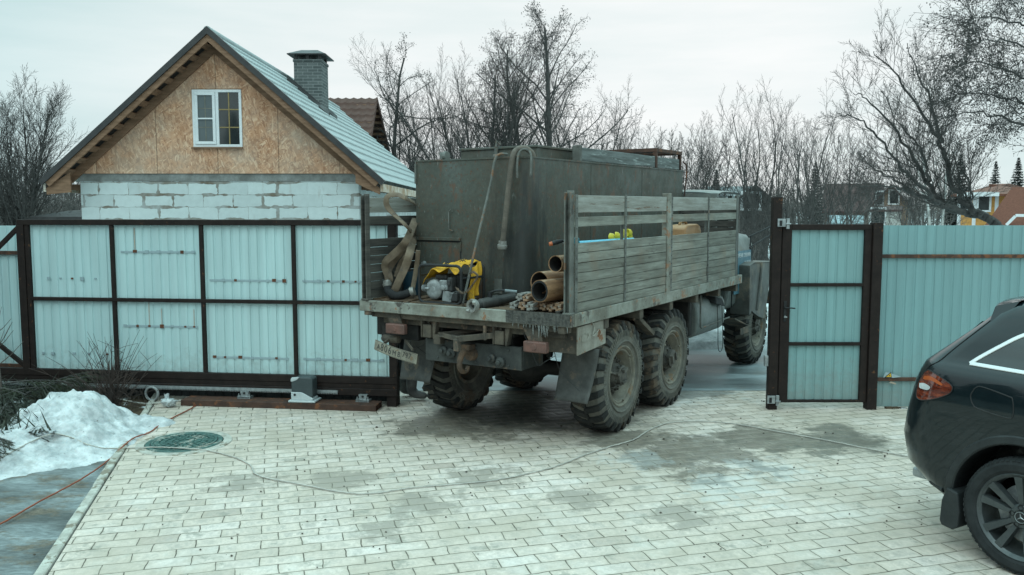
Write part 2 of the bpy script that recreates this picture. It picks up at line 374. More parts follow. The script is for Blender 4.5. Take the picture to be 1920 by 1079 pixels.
def snow_mat():
    t = NT('old_snow'); n = t.noise(5, 8, .68); f = t.noise(38, 6, .7)
    col = t.ramp(n, [(.36, (.30, .32, .325)), (.50, (.46, .475, .48)), (.60, (.57, .58, .585))])
    g = t.ramp(t.noise(3.0, 9, .74, t.map(loc=(2, 5, 1))), [(.55, 0.0), (.66, .5)]); col = t.mix(g, col, (.27, .265, .25))
    s = t.ramp(t.noise(30, 3, .6, t.map(loc=(9, 1, 1))), [(.675, 0.0), (.70, .7)]); col = t.mix(s, col, (.12, .105, .09))
    t.bump(t.math('ADD', n, t.math('MULTIPLY', f, .3)), .6, .02)
    m = t.set(col, .75, 0, .3); t.b.inputs['Subsurface Weight'].default_value = .15; t.b.inputs['Subsurface Radius'].default_value = (.02, .03, .04)
    return m
def soil_mat():
    t = NT('garden_soil'); f = t.noise(14, 8, .72); n = t.noise(2.2, 6)
    col = t.ramp(f, [(.3, (.035, .026, .018)), (.55, (.085, .06, .04)), (.75, (.17, .125, .08))])
    col = t.mix(t.ramp(n, [(.56, 0.0), (.62, 1.0)]), col, (.70, .74, .75)); t.bump(f, .8, .03)
    return t.set(col, .9, 0, .2)
def sheet(name, mat, xs0, xs1, ys, nx=8, dz=0.0, zfn=None):
    mb = MB(); k = len(ys) - 1
    def fn(u, v):
        y = ys[0] + (ys[-1] - ys[0]) * v; x = xs0(y) + (xs1(y) - xs0(y)) * u
        return (x, y, gz(x, y) + dz + (zfn(x, y) if zfn else 0))
    mb.grid(fn, nx, k); return struct(mb.build(name, mat, smooth=True))
mb = MB()
def gfn(u, v):
    x = 900 * (2 * u - 1) ** 3; y = -60 + 960 * v ** 2.2
    far = max(0, y - 90); return (x, y, gz(x, y) - .06 + .006 * far + .35 * noise.noise(Vector((x * .02, y * .02, 0))) * min(1, far / 60))
mb.grid(gfn, 90, 120); struct(mb.build('ground', ground_mat(), smooth=True))
yy = [i * .25 for i in range(-8, 46)]
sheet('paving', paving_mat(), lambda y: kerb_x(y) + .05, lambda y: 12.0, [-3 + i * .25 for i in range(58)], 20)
sheet('ice', ice_mat(), lambda y: -14.0, lambda y: kerb_x(y) - .05, [-3 + i * .1 for i in range(120)], 90, -.045, lambda x, y: .02 * noise.noise(Vector((x * 1.3, y * 1.7, 0))))
sheet('soil', soil_mat(), lambda y: -14.0, lambda y: kerb_x(y) - .05, [8.9 + i * .05 for i in range(50)], 160, -.02, lambda x, y: .03 * noise.noise(Vector((x * 2, y * 2, 4))) + .02 * noise.noise(Vector((x * 8, y * 8, 4))) - .06 * max(0, 9.2 - y) / .3)
sheet('road', road_mat(), lambda y: -30.0, lambda y: 40.0, [11.25 + i * .25 for i in range(18)], 40, .004)
# snow bank along the far side of the lane
mb = MB()
def sb(u, v):
    x = -30 + 80 * u; y = 14.9 + .5 * noise.noise(Vector((x * .35, 2, 0))) + 4.5 * v
    h = .38 * math.sin(math.pi * min(1, v * 1.15 + .02)) ** .7 + .14 * noise.fractal(Vector((x * .9, y * .9, 0)), 1, 2, 4)
    return (x, y, -.14 + (h if 0 < v < 1 else -.05))
mb.grid(sb, 240, 22); struct(mb.build('snow', snow_mat(), smooth=True))
# kerb stones beside the paving
KM = pm('kerb_concrete', (.50, .485, .43), (.33, .31, .27), 7, .85, bump=.3, spots=[((.2, .17, .13), 5, .56, .08)])
mb = MB(); y = .5; random.seed(4)
while y < 10.5:
    a = Vector((kerb_x(y) + random.uniform(-.006, .006), y, -.04)); y2 = y + .96; b = Vector((kerb_x(y2), y2, -.04 + random.uniform(-.006, .006)))
    mb.bar(a + (b - a) * .004, b - (b - a) * .004, .075, .12); y = y2
struct(mb.build('kerb', KM, bevel=.008))
# ------------------------------------------------------------------ snow heap
def heap_h(x, y):
    if 1:
        def g(px, py, sx, sy, h, ex=2): return h * math.exp(-(abs((x - px) / sx) ** ex + abs((y - py) / sy) ** ex))
        h = g(-4.93, 9.12, .50, .52, .37, 2.2) + g(-5.0, 8.45, .80, .60, .16) + g(-4.5, 8.7, .45, .65, .13) + g(-5.35, 8.1, .6, .42, .08) + g(-4.08, 9.42, .32, .19, .10) + g(-4.6, 9.2, .3, .3, .10)
        p = Vector((x, y, 0))
        vd = noise.voronoi(p * 7 + Vector((0, 0, noise.noise(p * 3))))[0]
        h += (.075 * noise.fractal(p * 2.6, .9, 2, 5) + .045 * abs(noise.noise(p * 5)) + .05 * (.5 - min(.7, vd[0])) * (.4 + max(0, noise.noise(p * 1.7 + Vector((5, 0, 0))))) + .022 * noise.noise(p * 13) + .014 * noise.noise(p * 27)) * min(1, h * 6 + .1)
        return h - .075
def on_heap(px, py, up=.012, z=.1):
    for _ in range(25): p = gnd(px, py, z); z = z * .5 + .5 * (max(heap_h(p.x, p.y), -.02 if p.x < kerb_x(p.y) - .05 else .004) + up)
    return gnd(px, py, z)
def heap_mesh():
    mb = MB(); mb.grid(lambda u, v: (-6.9 + 3.3 * u, 7.35 + 3.0 * v, heap_h(-6.9 + 3.3 * u, 7.35 + 3.0 * v)), 230, 210)
    return mb
tag(heap_mesh().build('snow_heap', snow_mat(), smooth=True), 'shovelled heap of old white snow on the left beside the paving kerb', 'snow heap')
# ------------------------------------------------------------------ manhole
def manhole():
    c = gnd(346, 831); t = thing('manhole_cover', 'round green manhole cover set in the paving near the snow heap', 'manhole cover', (c.x, c.y, .004), .3)
    gm = pm('green_polymer', (.062, .130, .114), (.035, .08, .07), 9, .6, bump=.2, spots=[((.30, .30, .26), 5, .58, .12)])
    mb = MB(); mb.lathe([(0, .0), (.012, .0), (.012, .30), (.02, .305), (.02, .325), (.006, .328)], axis='z', n=64)
    for rr, k in ((.08, 8), (.145, 14), (.21, 20), (.27, 26)):
        for i in range(k):
            a0 = 2 * math.pi * (i + .12) / k; a1 = 2 * math.pi * (i + .88) / k
            for q in range(3):
                b0 = a0 + (a1 - a0) * q / 3; b1 = a0 + (a1 - a0) * (q + 1) / 3; r0, r1 = rr - .023, rr + .023
                c4 = [(r0 * math.cos(b0), r0 * math.sin(b0)), (r1 * math.cos(b0), r1 * math.sin(b0)), (r1 * math.cos(b1), r1 * math.sin(b1)), (r0 * math.cos(b1), r0 * math.sin(b1))]
                mb.hexa([(x, y, .012) for x, y in c4] + [(x, y, .022) for x, y in c4])
    mb.build('lid', gm, t)
    mb = MB(); mb.lathe([(-.01, .335), (.012, .335), (.016, .345), (.016, .375), (.004, .385)], axis='z', n=64); mb.build('frame_ring', gm, t, smooth=True)
    mb = MB(); mb.lathe([(.010, .327), (.010, .336)], axis='z', n=64); mb.build('gap', M['black'], t)
    mb = MB(); mb.lathe([(-.01, .39), (.006, .39), (.006, .47), (-.01, .48)], axis='z', n=64); mb.build('mortar_collar', KM, t)
manhole()
# ------------------------------------------------------------------ sliding gate and fences
GP = Vector((-6.17, 10.85, 0)); GA = math.atan2(-.6, 4.75)
def prof_sheet(mb, x0, x1, y, z0, z1, pitch=.115, depth=.013, phase=0):
    """shallow profiled steel sheet with its ribs upright"""
    pts = []; x = x0 - ((x0 - phase) % pitch); 
    while x < x1 + pitch:
        for dx, dy in ((0, 0), (.078, 0), (.086, depth), (.107, depth)): pts.append((x + dx, dy))
        x += pitch
    q = [(x0, 0)] + [p for p in pts if x0 < p[0] < x1] + [(x1, 0)]
    vs = []; 
    for px, dy in q: vs += [(px, y + dy, z0), (px, y + dy, z1)]
    n = len(q); t = .003
    vs2 = [(a, b + t, c) for a, b, c in vs]
    mb.add(vs, [(2 * i, 2 * i + 2, 2 * i + 3, 2 * i + 1) for i in range(n - 1)])
    mb.add(vs2, [(2 * i + 1, 2 * i + 3, 2 * i + 2, 2 * i) for i in range(n - 1)])
random.seed(11)
BM, SH = M['brown_metal'], M['sheet']
tab_m = pm('weld_tab_rust', (.17, .062, .028), (.07, .032, .02), 40, .9)
tab_g = pm('weld_tab_faded', (.25, .30, .31), (.20, .20, .19), 40, .8)
def sliding_gate():
    t = thing('sliding_gate', 'long brown framed sliding gate clad in pale profiled sheet, pushed open on the left', 'gate', GP, GA)
    mb = MB()
    mb.box(-.19, 5.05, -.03, .03, 2.235, 2.305)
    for x0, x1 in ((-.20, -.10), (4.70, 4.80)): mb.box(x0, x1, -.032, .032, .372, 2.235)
    mb.box(-.094, -.035, -.02, .02, .372, 2.235)
    mb.build('gate_frame', BM, t, bevel=.004)
    for x in (1.10, 2.30, 3.50):
        for z0, z1 in ((.372, 1.262), (1.308, 2.235)):
            mb = MB(); mb.box(x - .024, x + .024, -.022, .018, z0, z1); mb.build('mullion', BM, t, bevel=.003)
    mb = MB(); mb.box(-.035, 4.70, -.024, .02, 1.262, 1.308); mb.build('middle_rail', BM, t, bevel=.003)
    mb = MB(); mb.box(-1.9, 4.80, -.03, .03, .285, .372); mb.box(-1.9, 4.80, -.022, .022, .225, .285); mb.build('bottom_rail', BM, t, bevel=.004)
    mb = MB(); mb.box(-1.9, 4.80, -.042, .042, .135, .225); mb.build('carrier_rail', BM, t, bevel=.006)
    for a, b in (((-.19, 0, 2.20), (-1.5, 0, 1.05)), ((-.19, 0, .40), (-1.5, 0, 1.40))):
        mb = MB(); mb.bar(a, b, .03, .06); mb.build('brace', BM, t, bevel=.003)
    for z0, z1 in ((.366, 1.27), (1.30, 2.24)):
        for i, (x0, x1) in enumerate(((-.04, 1.08), (1.12, 2.28), (2.32, 3.48), (3.52, 4.71))):
            mb = MB(); prof_sheet(mb, x0, x1, .022, z0, z1, phase=i * .03)
            # weld tabs of an older bracket row, some rusted with runs under them
            row = z0 + .40 * (z1 - z0) + (.22 if i == 1 else -.13 if z0 > 1 else -.16); k = 7
            for j in range(k):
                if random.random() < .25: continue
                x = x0 + .1 + (x1 - x0 - .2) * j / (k - 1) + random.uniform(-.03, .03); rust = random.random() < (.55 if i in (1, 2, 3) else .2)
                mb.mi = 1 if rust else 2; s = random.uniform(.012, .026)
                mb.box(x - s, x + s, .012, .0215, row - s * random.uniform(.3, .9), row + s)
                if rust and i == 1 and random.random() < .8:
                    mb.mi = 3; mb.box(x - .006, x + .006, .0165, .0215, row + s, min(row + random.uniform(.2, .34), z1 - .01))
            mb.mi = 2
            mb.box(x0 + .08, x1 - .08, .0175, .0215, row - .014, row + .012) if i != 0 else None
            mb.build('cladding_panel', [SH, tab_m, pm('faded_bracket_trace', (.315, .40, .425), (.28, .36, .385), 30, .6) if 'trace' not in M else M['trace'], M.setdefault('run', pm('pale_rust_run', (.44, .36, .28), (.40, .40, .38), 20, .7))], t)
    mb = MB(); mb.box(-1.85, 4.05, -.066, -.044, .165, .198)
    x = -1.84
    while x < 4.04: mb.box(x, x + .010, -.064, -.046, .150, .165); x += .022
    mb.build('gear_rack', M['galv'], t)
    mb = MB(); mb.bar((4.81, -.01, .70), (4.86, -.01, .70), .03, .03); mb.tube([(4.84, -.02, .70), (4.87, -.02, .67), (4.87, -.02, .52), (4.86, -.02, .40)], .007); mb.cyl((4.81, -.03, .69), (4.81, .03, .69), .022); mb.cyl((4.87, -.02, .5), (4.87, -.02, .53), .013)
    mb.build('latch', M['black'], t)
sliding_gate()
def gate_motor():
    o = GP + Matrix.Rotation(GA, 3, 'Z') @ Vector((3.665, -.17, .075))
    t = thing('gate_motor', 'grey and white sliding gate motor on the brown steel beam', 'gate motor', o, GA)
    dk = pm('charcoal_cover', (.055, .07, .075), (.045, .058, .062), 6, .5, bump=.04); lt = pm('light_grey_plastic', (.50, .54, .55), (.44, .48, .49), 6, .5, bump=.04)
    w = .135
    mb = MB(); mb.prism([(-w, .13), (-.0, .125), (w * .98, .06), (w, .10), (w, .295), (w * .8, .318), (-w * .6, .315), (-w, .285)], lambda u, v, k: (u, -.085 + k * .17, v), 1); mb.build('cover', dk, t, bevel=.014, seg=3, smooth=True)
    mb = MB(); mb.prism([(-w - .004, .03), (w, .03), (w + .004, .058), (.01, .125), (-.02, .132), (-w - .004, .132)], lambda u, v, k: (u, -.092 + k * .186, v), 1); mb.build('housing', lt, t, bevel=.008, seg=2, smooth=True)
    mb = MB(); mb.box(-.172, .172, -.11, .12, .006, .032); mb.build('base_tray', lt, t, bevel=.01, seg=2)
    mb = MB(); mb.prism([(-w - .003, .262), (-w * .85, .262), (-w * .45, .285), (-w * .2, .318), (-w * .9, .314), (-w - .003, .295)], lambda u, v, k: (u, -.093 + k * .02, v), 1); mb.build('corner_trim', lt, t, bevel=.003)
    mb = MB(); mb.lathe([(-.098, 0), (-.098, .014), (-.09, .016)], (-.09, 0, .10), 'y', 16); mb.build('lock', M['black'], t)
    mb = MB(); mb.box(-.15, -.06, -.09, .1, -.07, .006); mb.box(.06, .15, -.09, .1, -.07, .006); mb.build('foot', M['black'], t)
gate_motor()
def gate_local(s, y, z=0): return GP + Matrix.Rotation(GA, 3, 'Z') @ Vector((s, y, z))
def beam():
    t = thing('foundation_beam', 'rusty brown hollow steel beam lying on the paving under the sliding gate', 'steel beam', gate_local(0, 0), GA)
    m = M['brown_rust']; mb = MB(); mb.box(2.10, 4.60, -.28, -.268, 0, .075); mb.box(2.10, 4.60, -.268, -.03, .063, .075); mb.box(2.10, 4.60, -.268, -.03, 0, .01); mb.box(2.1, 4.6, -.03, -.018, 0, .075); mb.box(2.10, 4.60, -.155, -.145, .01, .063)
    mb.box(2.1, 2.112, -.268, -.03, .01, .063); mb.build('channel', m, t, bevel=.004)
beam()
def carriage(s):
    g = thing('roller_carriage', 'galvanised roller bracket on the beam, %s' % ('left of the gate motor' if s < 3 else 'right of the gate motor near the gate end'), 'roller bracket', gate_local(s, -.06, .075), GA, 'roller brackets of the sliding gate')
    mb = MB(); mb.box(-.085, .085, -.06, .06, 0, .008); mb.box(-.085, .085, -.06, .06, .018, .024); mb.build('base_plate', M['galv'], g)
    mb = MB(); mb.prism([(-.04, .024), (.04, .024), (.055, .085), (-.055, .085)], lambda u, v, k: (u, -.035 + k * .07, v), 1); mb.build('roller_block', M['galv'], g)
    mb = MB(); mb.lathe([(-.05, 0), (-.05, .014), (-.035, .014)], (0, 0, .065), 'y', 6); mb.build('axle_bolt', M['dark_steel'], g)
    for x in (-.068, .068):
        mb = MB(); mb.cyl((x, -.045, 0), (x, -.045, .06), .007, n=8); mb.cyl((x, -.045, .024), (x, -.045, .036), .013, n=6); mb.build('stud', M['galv'], g)
carriage(2.85); carriage(4.38)
def fence_left():
    t = thing('profiled_sheet_fence', 'pale sheet fence standing behind the sliding gate at far left', 'fence', gate_local(0, .32), GA)
    for i in range(7):
        mb = MB(); x0 = -3.4 + i * 1.15; prof_sheet(mb, x0, x0 + 1.16, .0 + .004 * (i % 2), .03, 2.22); mb.build('sheet_panel', M['sheet'] if i % 3 else M['sheet_grey'], t)
    for z in (.34, 1.86):
        mb = MB(); mb.box(-3.4, 4.75, -.035, -.004, z - .025, z + .025); mb.build('fence_rail', M['brown_rust'], t, bevel=.003)
    mb = MB(); prof_sheet(mb, -3.4, 4.7, -.05, -.05, .27); mb.build('foot_shade_strip', pm('foot_shade_dark', (.075, .085, .088), (.045, .052, .054), 6, .7, spec=.2), t)  # fence foot's shade put into a separate dark strip of sheet
    for x in (-2.6, -.3, 2.0, 4.3):
        mb = MB(); mb.box(x - .04, x + .04, .012, .075, -.1, 2.2); mb.build('fence_post', BM, t)
fence_left()
def gate_post():
    o = gate_local(4.73, .12); t = thing('gate_guide_post', 'brown square steel post at the open end of the sliding gate', 'post', o, GA)
    mb = MB(); mb.box(-.05, .05, -.05, .05, -.05, 2.32); mb.build('post_tube', BM, t, bevel=.005)
    mb = MB(); mb.box(-.03, .055, -.18, -.051, 2.325, 2.37); mb.cyl((-.02, -.15, 2.31), (-.02, -.15, 2.36), .02); mb.cyl((.03, -.15, 2.31), (.03, -.15, 2.36), .02); mb.build('roller_guide', M['galv'], t)
    mb = MB(); mb.box(-.07, .05, -.13, -.06, -.02, .135); mb.build('stop_block', BM, t, bevel=.004)
gate_post()
# ------------------------------------------------------------------ pedestrian gate and right-hand fence
def ped_gate():
    Y = 10.15
    t = thing('gate_post', 'tall brown steel post with galvanised catchers at the left of the pedestrian gate', 'post', (3.18, Y, 0))
    mb = MB(); mb.box(-.06, .05, -.05, .05, -.05, 2.58); mb.build('post_tube', BM, t, bevel=.005)
    for z, x in ((2.27, -.02), (.125, -.085)):
        mb = MB(); mb.box(x + .01, x + .105, -.075, -.051, z - .045, z + .05); mb.mi = 1; mb.box(x + .03, x + .062, -.079, -.0752, z - .035, z + .03); mb.mi = 0; mb.cyl((x + .1, -.1, z - .01), (x + .16, -.1, z - .01), .008, n=8); mb.box(x + .115, x + .15, -.08, -.05, z - .07, z + .055)
        mb.build('catcher', [M['galv'], M['black']], t, bevel=.005)
    mb = MB(); mb.box(-.105, -.061, -.03, .03, .53, .66); mb.build('buffer_plate', M['galv'], t, bevel=.004)
    mb = MB(); mb.tube(spline([(.05, .02, 2.42), (.10, .02, 2.44), (.12, .02, 2.36), (.12, .02, 2.25)]), .006); mb.build('wire_loop', M['black'], t)
    t = thing('pedestrian_gate', 'narrow brown framed gate with three pale sheet panels and a black handle', 'gate', (3.245, Y, 0))
    L = 1.075
    mb = MB(); mb.box(0, .115, -.03, .03, .085, 2.255); mb.box(L - .085, L, -.03, .03, .085, 2.185); mb.box(.115, L, -.03, .03, 2.185, 2.255); mb.box(.115, L - .085, -.03, .03, .085, .115); mb.build('gate_frame', BM, t, bevel=.004)
    for z in (1.525, .805):
        mb = MB(); mb.box(.115, L - .085, -.028, .028, z - .02, z + .02); mb.build('crossbar', BM, t, bevel=.003)
    for z0, z1 in ((.115, .785), (.825, 1.505), (1.545, 2.185)):
        mb = MB(); prof_sheet(mb, .11, L - .08, .01, z0 - .005, z1 + .005, depth=.009); mb.build('cladding_panel', M['sheet_gate'], t)
    mb = MB(); mb.box(.035, .07, -.042, -.031, 1.08, 1.33); mb.cyl((.052, -.045, 1.25), (.052, -.075, 1.25), .012, n=10); mb.tube([(.052, -.07, 1.25), (.10, -.073, 1.25), (.165, -.07, 1.245)], .009)
    mb.build('handle', M['black'], t, bevel=.003)
    mb = MB(); mb.cyl((.052, -.042, 1.14), (.052, -.055, 1.14), .013, n=12); mb.box(.04, .075, -.056, -.05, 1.13, 1.145); mb.build('lock_cylinder', M['galv'], t)
    t = thing('fence_post', 'thick brown steel post between the pedestrian gate and the right-hand fence', 'post', (4.375, Y, 0))
    mb = MB(); mb.box(-.052, .065, -.06, .06, -.05, 2.265); mb.box(-.056, .069, -.064, .064, 2.265, 2.272); mb.build('post_tube', BM, t, bevel=.005)
ped_gate()
def fence_right():
    t = thing('profiled_sheet_fence', 'pale sheet fence with two rusty rails behind the dark car', 'fence', (4.44, 10.19, 0))
    for i in range(7):
        mb = MB(); x0 = i * 1.2; prof_sheet(mb, x0, x0 + 1.21, .004 * (i % 2), .02, 2.24, depth=.008); mb.build('sheet_panel', M['sheet_dull'], t)
    for z in (.363, 1.869):
        mb = MB(); mb.box(0.0, 8.4, -.032, -.004, z - .022, z + .022); mb.build('fence_rail', M['brown_rust'], t, bevel=.003)
    for x in (.75, 2.7, 4.7, 6.7):
        mb = MB(); mb.box(x - .04, x + .04, .018, .08, -.1, 2.2); mb.build('fence_post', BM, t)
    mb = MB()
    for i in range(60):
        x = random.uniform(0, 5); mb.box(x, x + random.uniform(.02, .09), -.05, .0, .0, random.uniform(.01, .03))
    mb.build('soil_strip', soil_mat(), t)
fence_right()
def warning_sign():
    p = Vector((4.60, 10.145, .40)); t = thing('warning_sticker', 'small clear sheet with a yellow warning triangle stuck behind the lower fence rail', 'warning sign', p)
    cl = plain('clear_film', (.30, .38, .40), .25); yl = plain('warning_yellow', (.65, .38, .03), .5)
    mb = MB(); mb.prism([(-.07, -.01), (-.045, .055), (.0, .05), (.155, -.005), (.05, -.015)], lambda u, v, k: (u, k * .002, v), 1); mb.build('film', cl, t)
    mb = MB(); mb.prism([(-.055, -.01), (.035, -.01), (.02, .055)], lambda u, v, k: (u, -.003 + k * .0025, v), 1); mb.build('triangle_border', M['black'], t)
    mb = MB(); mb.prism([(-.037, -.003), (.028, -.003), (.017, .043)], lambda u, v, k: (u, -.005 + k * .0018, v), 1); mb.build('triangle', yl, t)
    mb = MB(); mb.prism([(.004, .03), (.016, .014), (.009, .014), (.012, .002), (-.002, .018), (.005, .018)], lambda u, v, k: (u, -.007 + k * .0018, v), 1); mb.build('lightning_mark', M['black'], t)
    mb = MB(); mb.prism([(.0, -.075), (.085, -.10), (.09, -.08), (.03, -.06)], lambda u, v, k: (u, -.002 + k * .003, v), 1); mb.build('torn_corner', pm('torn_paper', (.4, .33, .26)), t)
warning_sign()
# ------------------------------------------------------------------ the truck: x to its right, y forward, z up
TO = Vector((.19, 9.693, 0)); TR = R(-32); TU = Vector((math.sin(R(32)), math.cos(R(32)), 0)); TRt = Vector((math.cos(R(32)), -math.sin(R(32)), 0))
def onpl(px, py, p0, n): r = ray(px, py); return CAM + r * ((p0 - CAM).dot(n) / r.dot(n))
def tl(p): d = p - TO; return Vector((d.dot(TRt), d.dot(TU), d.z))
def TB(px, py, y): return tl(onpl(px, py, TO + TU * y, TU))      # measured on a cross plane of the truck
def TS(px, py, x): return tl(onpl(px, py, TO + TRt * x, TRt))    # measured on a lengthwise plane
truck = thing('cargo_truck', 'dirty six-wheeled truck with slatted wooden sides and a steel tank, standing in the open gateway', 'truck', TO, TR)
SHR = Matrix(((1, 0, 0, 0), (0, 1, 0, 0), (0, .008, 1, .0104), (0, 0, 0, 1)))   # the body climbs a little towards the cab
def NB(): m = MB(); m.T = SHR; return m
RUSTY = [((.17, .085, .045), 6, .64, .06), ((.05, .045, .04), 4, .60, .15)]
def tank_mat():
    t = NT('weathered_tank_paint'); v = t.map((1, 1, .6))
    col = t.ramp(t.noise(1.1, 7, .6, v), [(.36, (.070, .066, .052)), (.55, (.077, .083, .071)), (.68, (.098, .108, .098))])
    col = t.mix(t.ramp(t.noise(2.4, 8, .68, t.map((1, 1, .5), loc=(3, 7, 1))), [(.50, 0.0), (.66, .6)]), col, (.078, .062, .046))
    col = t.mix(.5, col, t.ramp(t.noise(26, 6, .72), [(.34, .55), (.6, 1.08)]), 'MULTIPLY')
    col = t.mix(t.ramp(t.noise(4.5, 9, .74, t.map((1.3, 1.3, .5), loc=(1, 2, 9))), [(.575, 0.0), (.62, .75)]), col, (.12, .062, .038))
    col = t.mix(t.ramp(t.noise(30, 5, .7, t.map(loc=(8, 2, 1))), [(.585, 0.0), (.63, .85)]), col, (.10, .048, .028))
    col = t.mix(t.ramp(t.noise(38, 4, .7, t.map((1, 1, .22), loc=(2, 2, 1))), [(.645, 0.0), (.69, .55)]), col, (.25, .255, .24))
    col = t.mix(t.ramp(t.noise(11, 5, .75, t.map((1, 1, .10), (0, R(35), 0), (5, 1, 1))), [(.66, 0.0), (.70, .6)]), col, (.05, .035, .025))
    # oily wet streaks where water runs down the rear right corner
    d = t.n('ShaderNodeVectorMath'); d.operation = 'DISTANCE'; t.l(t.map((1, 1, .35)), d.inputs[0]); d.inputs[1].default_value = (.27, -.5, .58)
    k = t.ramp(t.math('ADD', d.outputs['Value'], t.math('MULTIPLY_ADD', t.noise(3.5, 7, .7, t.map((1.6, 1.6, .3))), 1.3, -.65)), [(.22, .85), (.52, 0.0)])
    col = t.mix(k, col, (.022, .024, .024)); t.bump(t.noise(22, 5, .6), .12, .004)
    return t.set(col, t.ramp(t.noise(5, 6, .6), [(.4, .45), (.6, .68)]), 0, .35)
TANK = tank_mat()
def board_mat():
    t = NT('weathered_board_paint'); v = t.map((1, .35, 3))
    n = t.noise(5, 7, .65, v); col = t.ramp(n, [(.36, (.155, .150, .128)), (.64, (.275, .28, .248))])
    g = t.noise(16, 6, .7, t.map((1, .12, 3))); col = t.mix(.45, col, t.ramp(g, [(.38, .5), (.6, 1.08)]), 'MULTIPLY')
    k = t.ramp(t.noise(8, 7, .72, t.map((1, .3, 2), loc=(1, 6, 2))), [(.61, 0.0), (.65, .7)]); col = t.mix(k, col, (.08, .07, .06))
    k = t.ramp(t.noise(2.2, 6, .6, t.map(loc=(5, 2, 8))), [(.50, 0.0), (.68, .6)]); col = t.mix(k, col, (.22, .175, .135))
    s = t.n('ShaderNodeSeparateXYZ'); t.l(t.co, s.inputs[0]); c = t.n('ShaderNodeCombineXYZ'); t.l(t.math('FLOOR', t.math('MULTIPLY_ADD', t.math('MULTIPLY_ADD', s.outputs[1], -.008, s.outputs[2]), 10.471, -15.15)), c.inputs[0]); t.l(t.math('FLOOR', t.math('MULTIPLY', s.outputs[1], .8)), c.inputs[1])
    w = t.n('ShaderNodeTexWhiteNoise'); t.l(c.outputs[0], w.inputs['Vector']); col = t.mix(1.0, col, t.ramp(w.outputs['Value'], [(0, (.74, .73, .71)), (.5, (.95, .95, .94)), (1, (1.12, 1.12, 1.1))]), 'MULTIPLY')
    t.bump(g, .35, .006); return t.set(col, .8, 0, .25)
BOARD = board_mat()
OLDW = pm('dark_old_board', (.10, .092, .08), (.05, .046, .042), 5, .85, bump=.4, stretch=(1, .3, 4))
NEWW = pm('paler_grey_plank', (.32, .325, .30), (.21, .20, .175), 5, .8, bump=.3, stretch=(1, .3, 4), spots=[((.12, .075, .05), 9, .66, .05)])
STEEL = pm('dusty_green_steel', (.15, .155, .14), (.085, .085, .076), 4, .7, bump=.2, spots=RUSTY)
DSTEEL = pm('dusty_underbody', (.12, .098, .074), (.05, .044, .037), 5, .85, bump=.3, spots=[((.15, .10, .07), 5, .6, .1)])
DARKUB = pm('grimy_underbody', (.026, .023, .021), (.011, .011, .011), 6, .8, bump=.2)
CABP = pm('dusty_cab_paint', (.195, .21, .20), (.13, .14, .132), 3, .5, bump=.05, spots=[((.16, .14, .115), 2.5, .55, .2)])
SILL = pm('worn_sill_paint', (.27, .275, .24), (.15, .14, .115), 4, .75, bump=.3, spots=[((.24, .13, .075), 7, .62, .06), ((.07, .06, .052), 5, .60, .1)])
RED = pm('dusty_red_lens', (.165, .078, .062), (.11, .06, .05), 9, .6, bump=.1)
# ---- flat bed
mb = NB(); mb.box(-1.42, 1.255, -1.30, -1.245, 1.305, 1.425); mb.box(-1.42, -1.36, -1.245, 4.07, 1.305, 1.425); mb.box(-1.36, 1.2, 4.01, 4.07, 1.305, 1.425)
mb.box(-1.36, 1.195, -1.245, 4.01, 1.35, 1.41)
bed = mb.build('bed', SILL, truck, bevel=.006)
mb = NB(); mb.box(1.2, 1.262, -1.243, 1.25, 1.305, 1.432); mb.box(1.2, 1.259, 1.252, 4.08, 1.305, 1.432)
for y in (-1.1, -.6, -.1, .4, .9, 1.4, 1.9, 2.5, 3.0, 3.5, 3.95):
    for dz in (0, .05): mb.lathe([(1.2, .0), (1.268, .0), (1.268, .009), (1.2, .011)][1:], (0, y + dz, 1.34 + dz), 'x', 6)
mb.build('side_sill', SILL, bed, bevel=.006)
mb = NB(); mb.box(-1.30, 1.20, -1.235, -1.20, 1.24, 1.304); mb.box(-1.2, 1.1, -1.15, -1.10, 1.17, 1.30)
for y in (-.5, .4, 1.3, 2.2, 3.1, 3.9): mb.box(-1.35, 1.24, y - .05, y + .05, 1.20, 1.304)
mb.box(1.1, 1.17, -1.29, -1.22, 1.235, 1.304); mb.box(-1.36, -1.26, -1.29, -1.22, 1.26, 1.304)
mb.build('cross_beam', DSTEEL, bed, bevel=.005)
random.seed(5)
mb = NB()                                                     # broken deck boards at the tail
for i in range(16):
    x = -1.33 + .085 * i + random.uniform(-.02, .02); y = -1.25 + random.uniform(0, .12); a = random.uniform(-.25, .25); L = random.uniform(.25, .6)
    mb.bar((x, y, 1.415 + random.uniform(.0, .015)), (x + L * math.sin(a), y + L * math.cos(a), 1.42 + random.uniform(0, .03)), random.uniform(.05, .10), .015)
mb.box(-1.30, 1.18, -1.2, 4.0, 1.41, 1.418)
mb.build('deck_board', pm('rotten_deck_wood', (.16, .10, .06), (.06, .042, .03), 7, .9, bump=.5, stretch=(3, 1, 1)), bed)
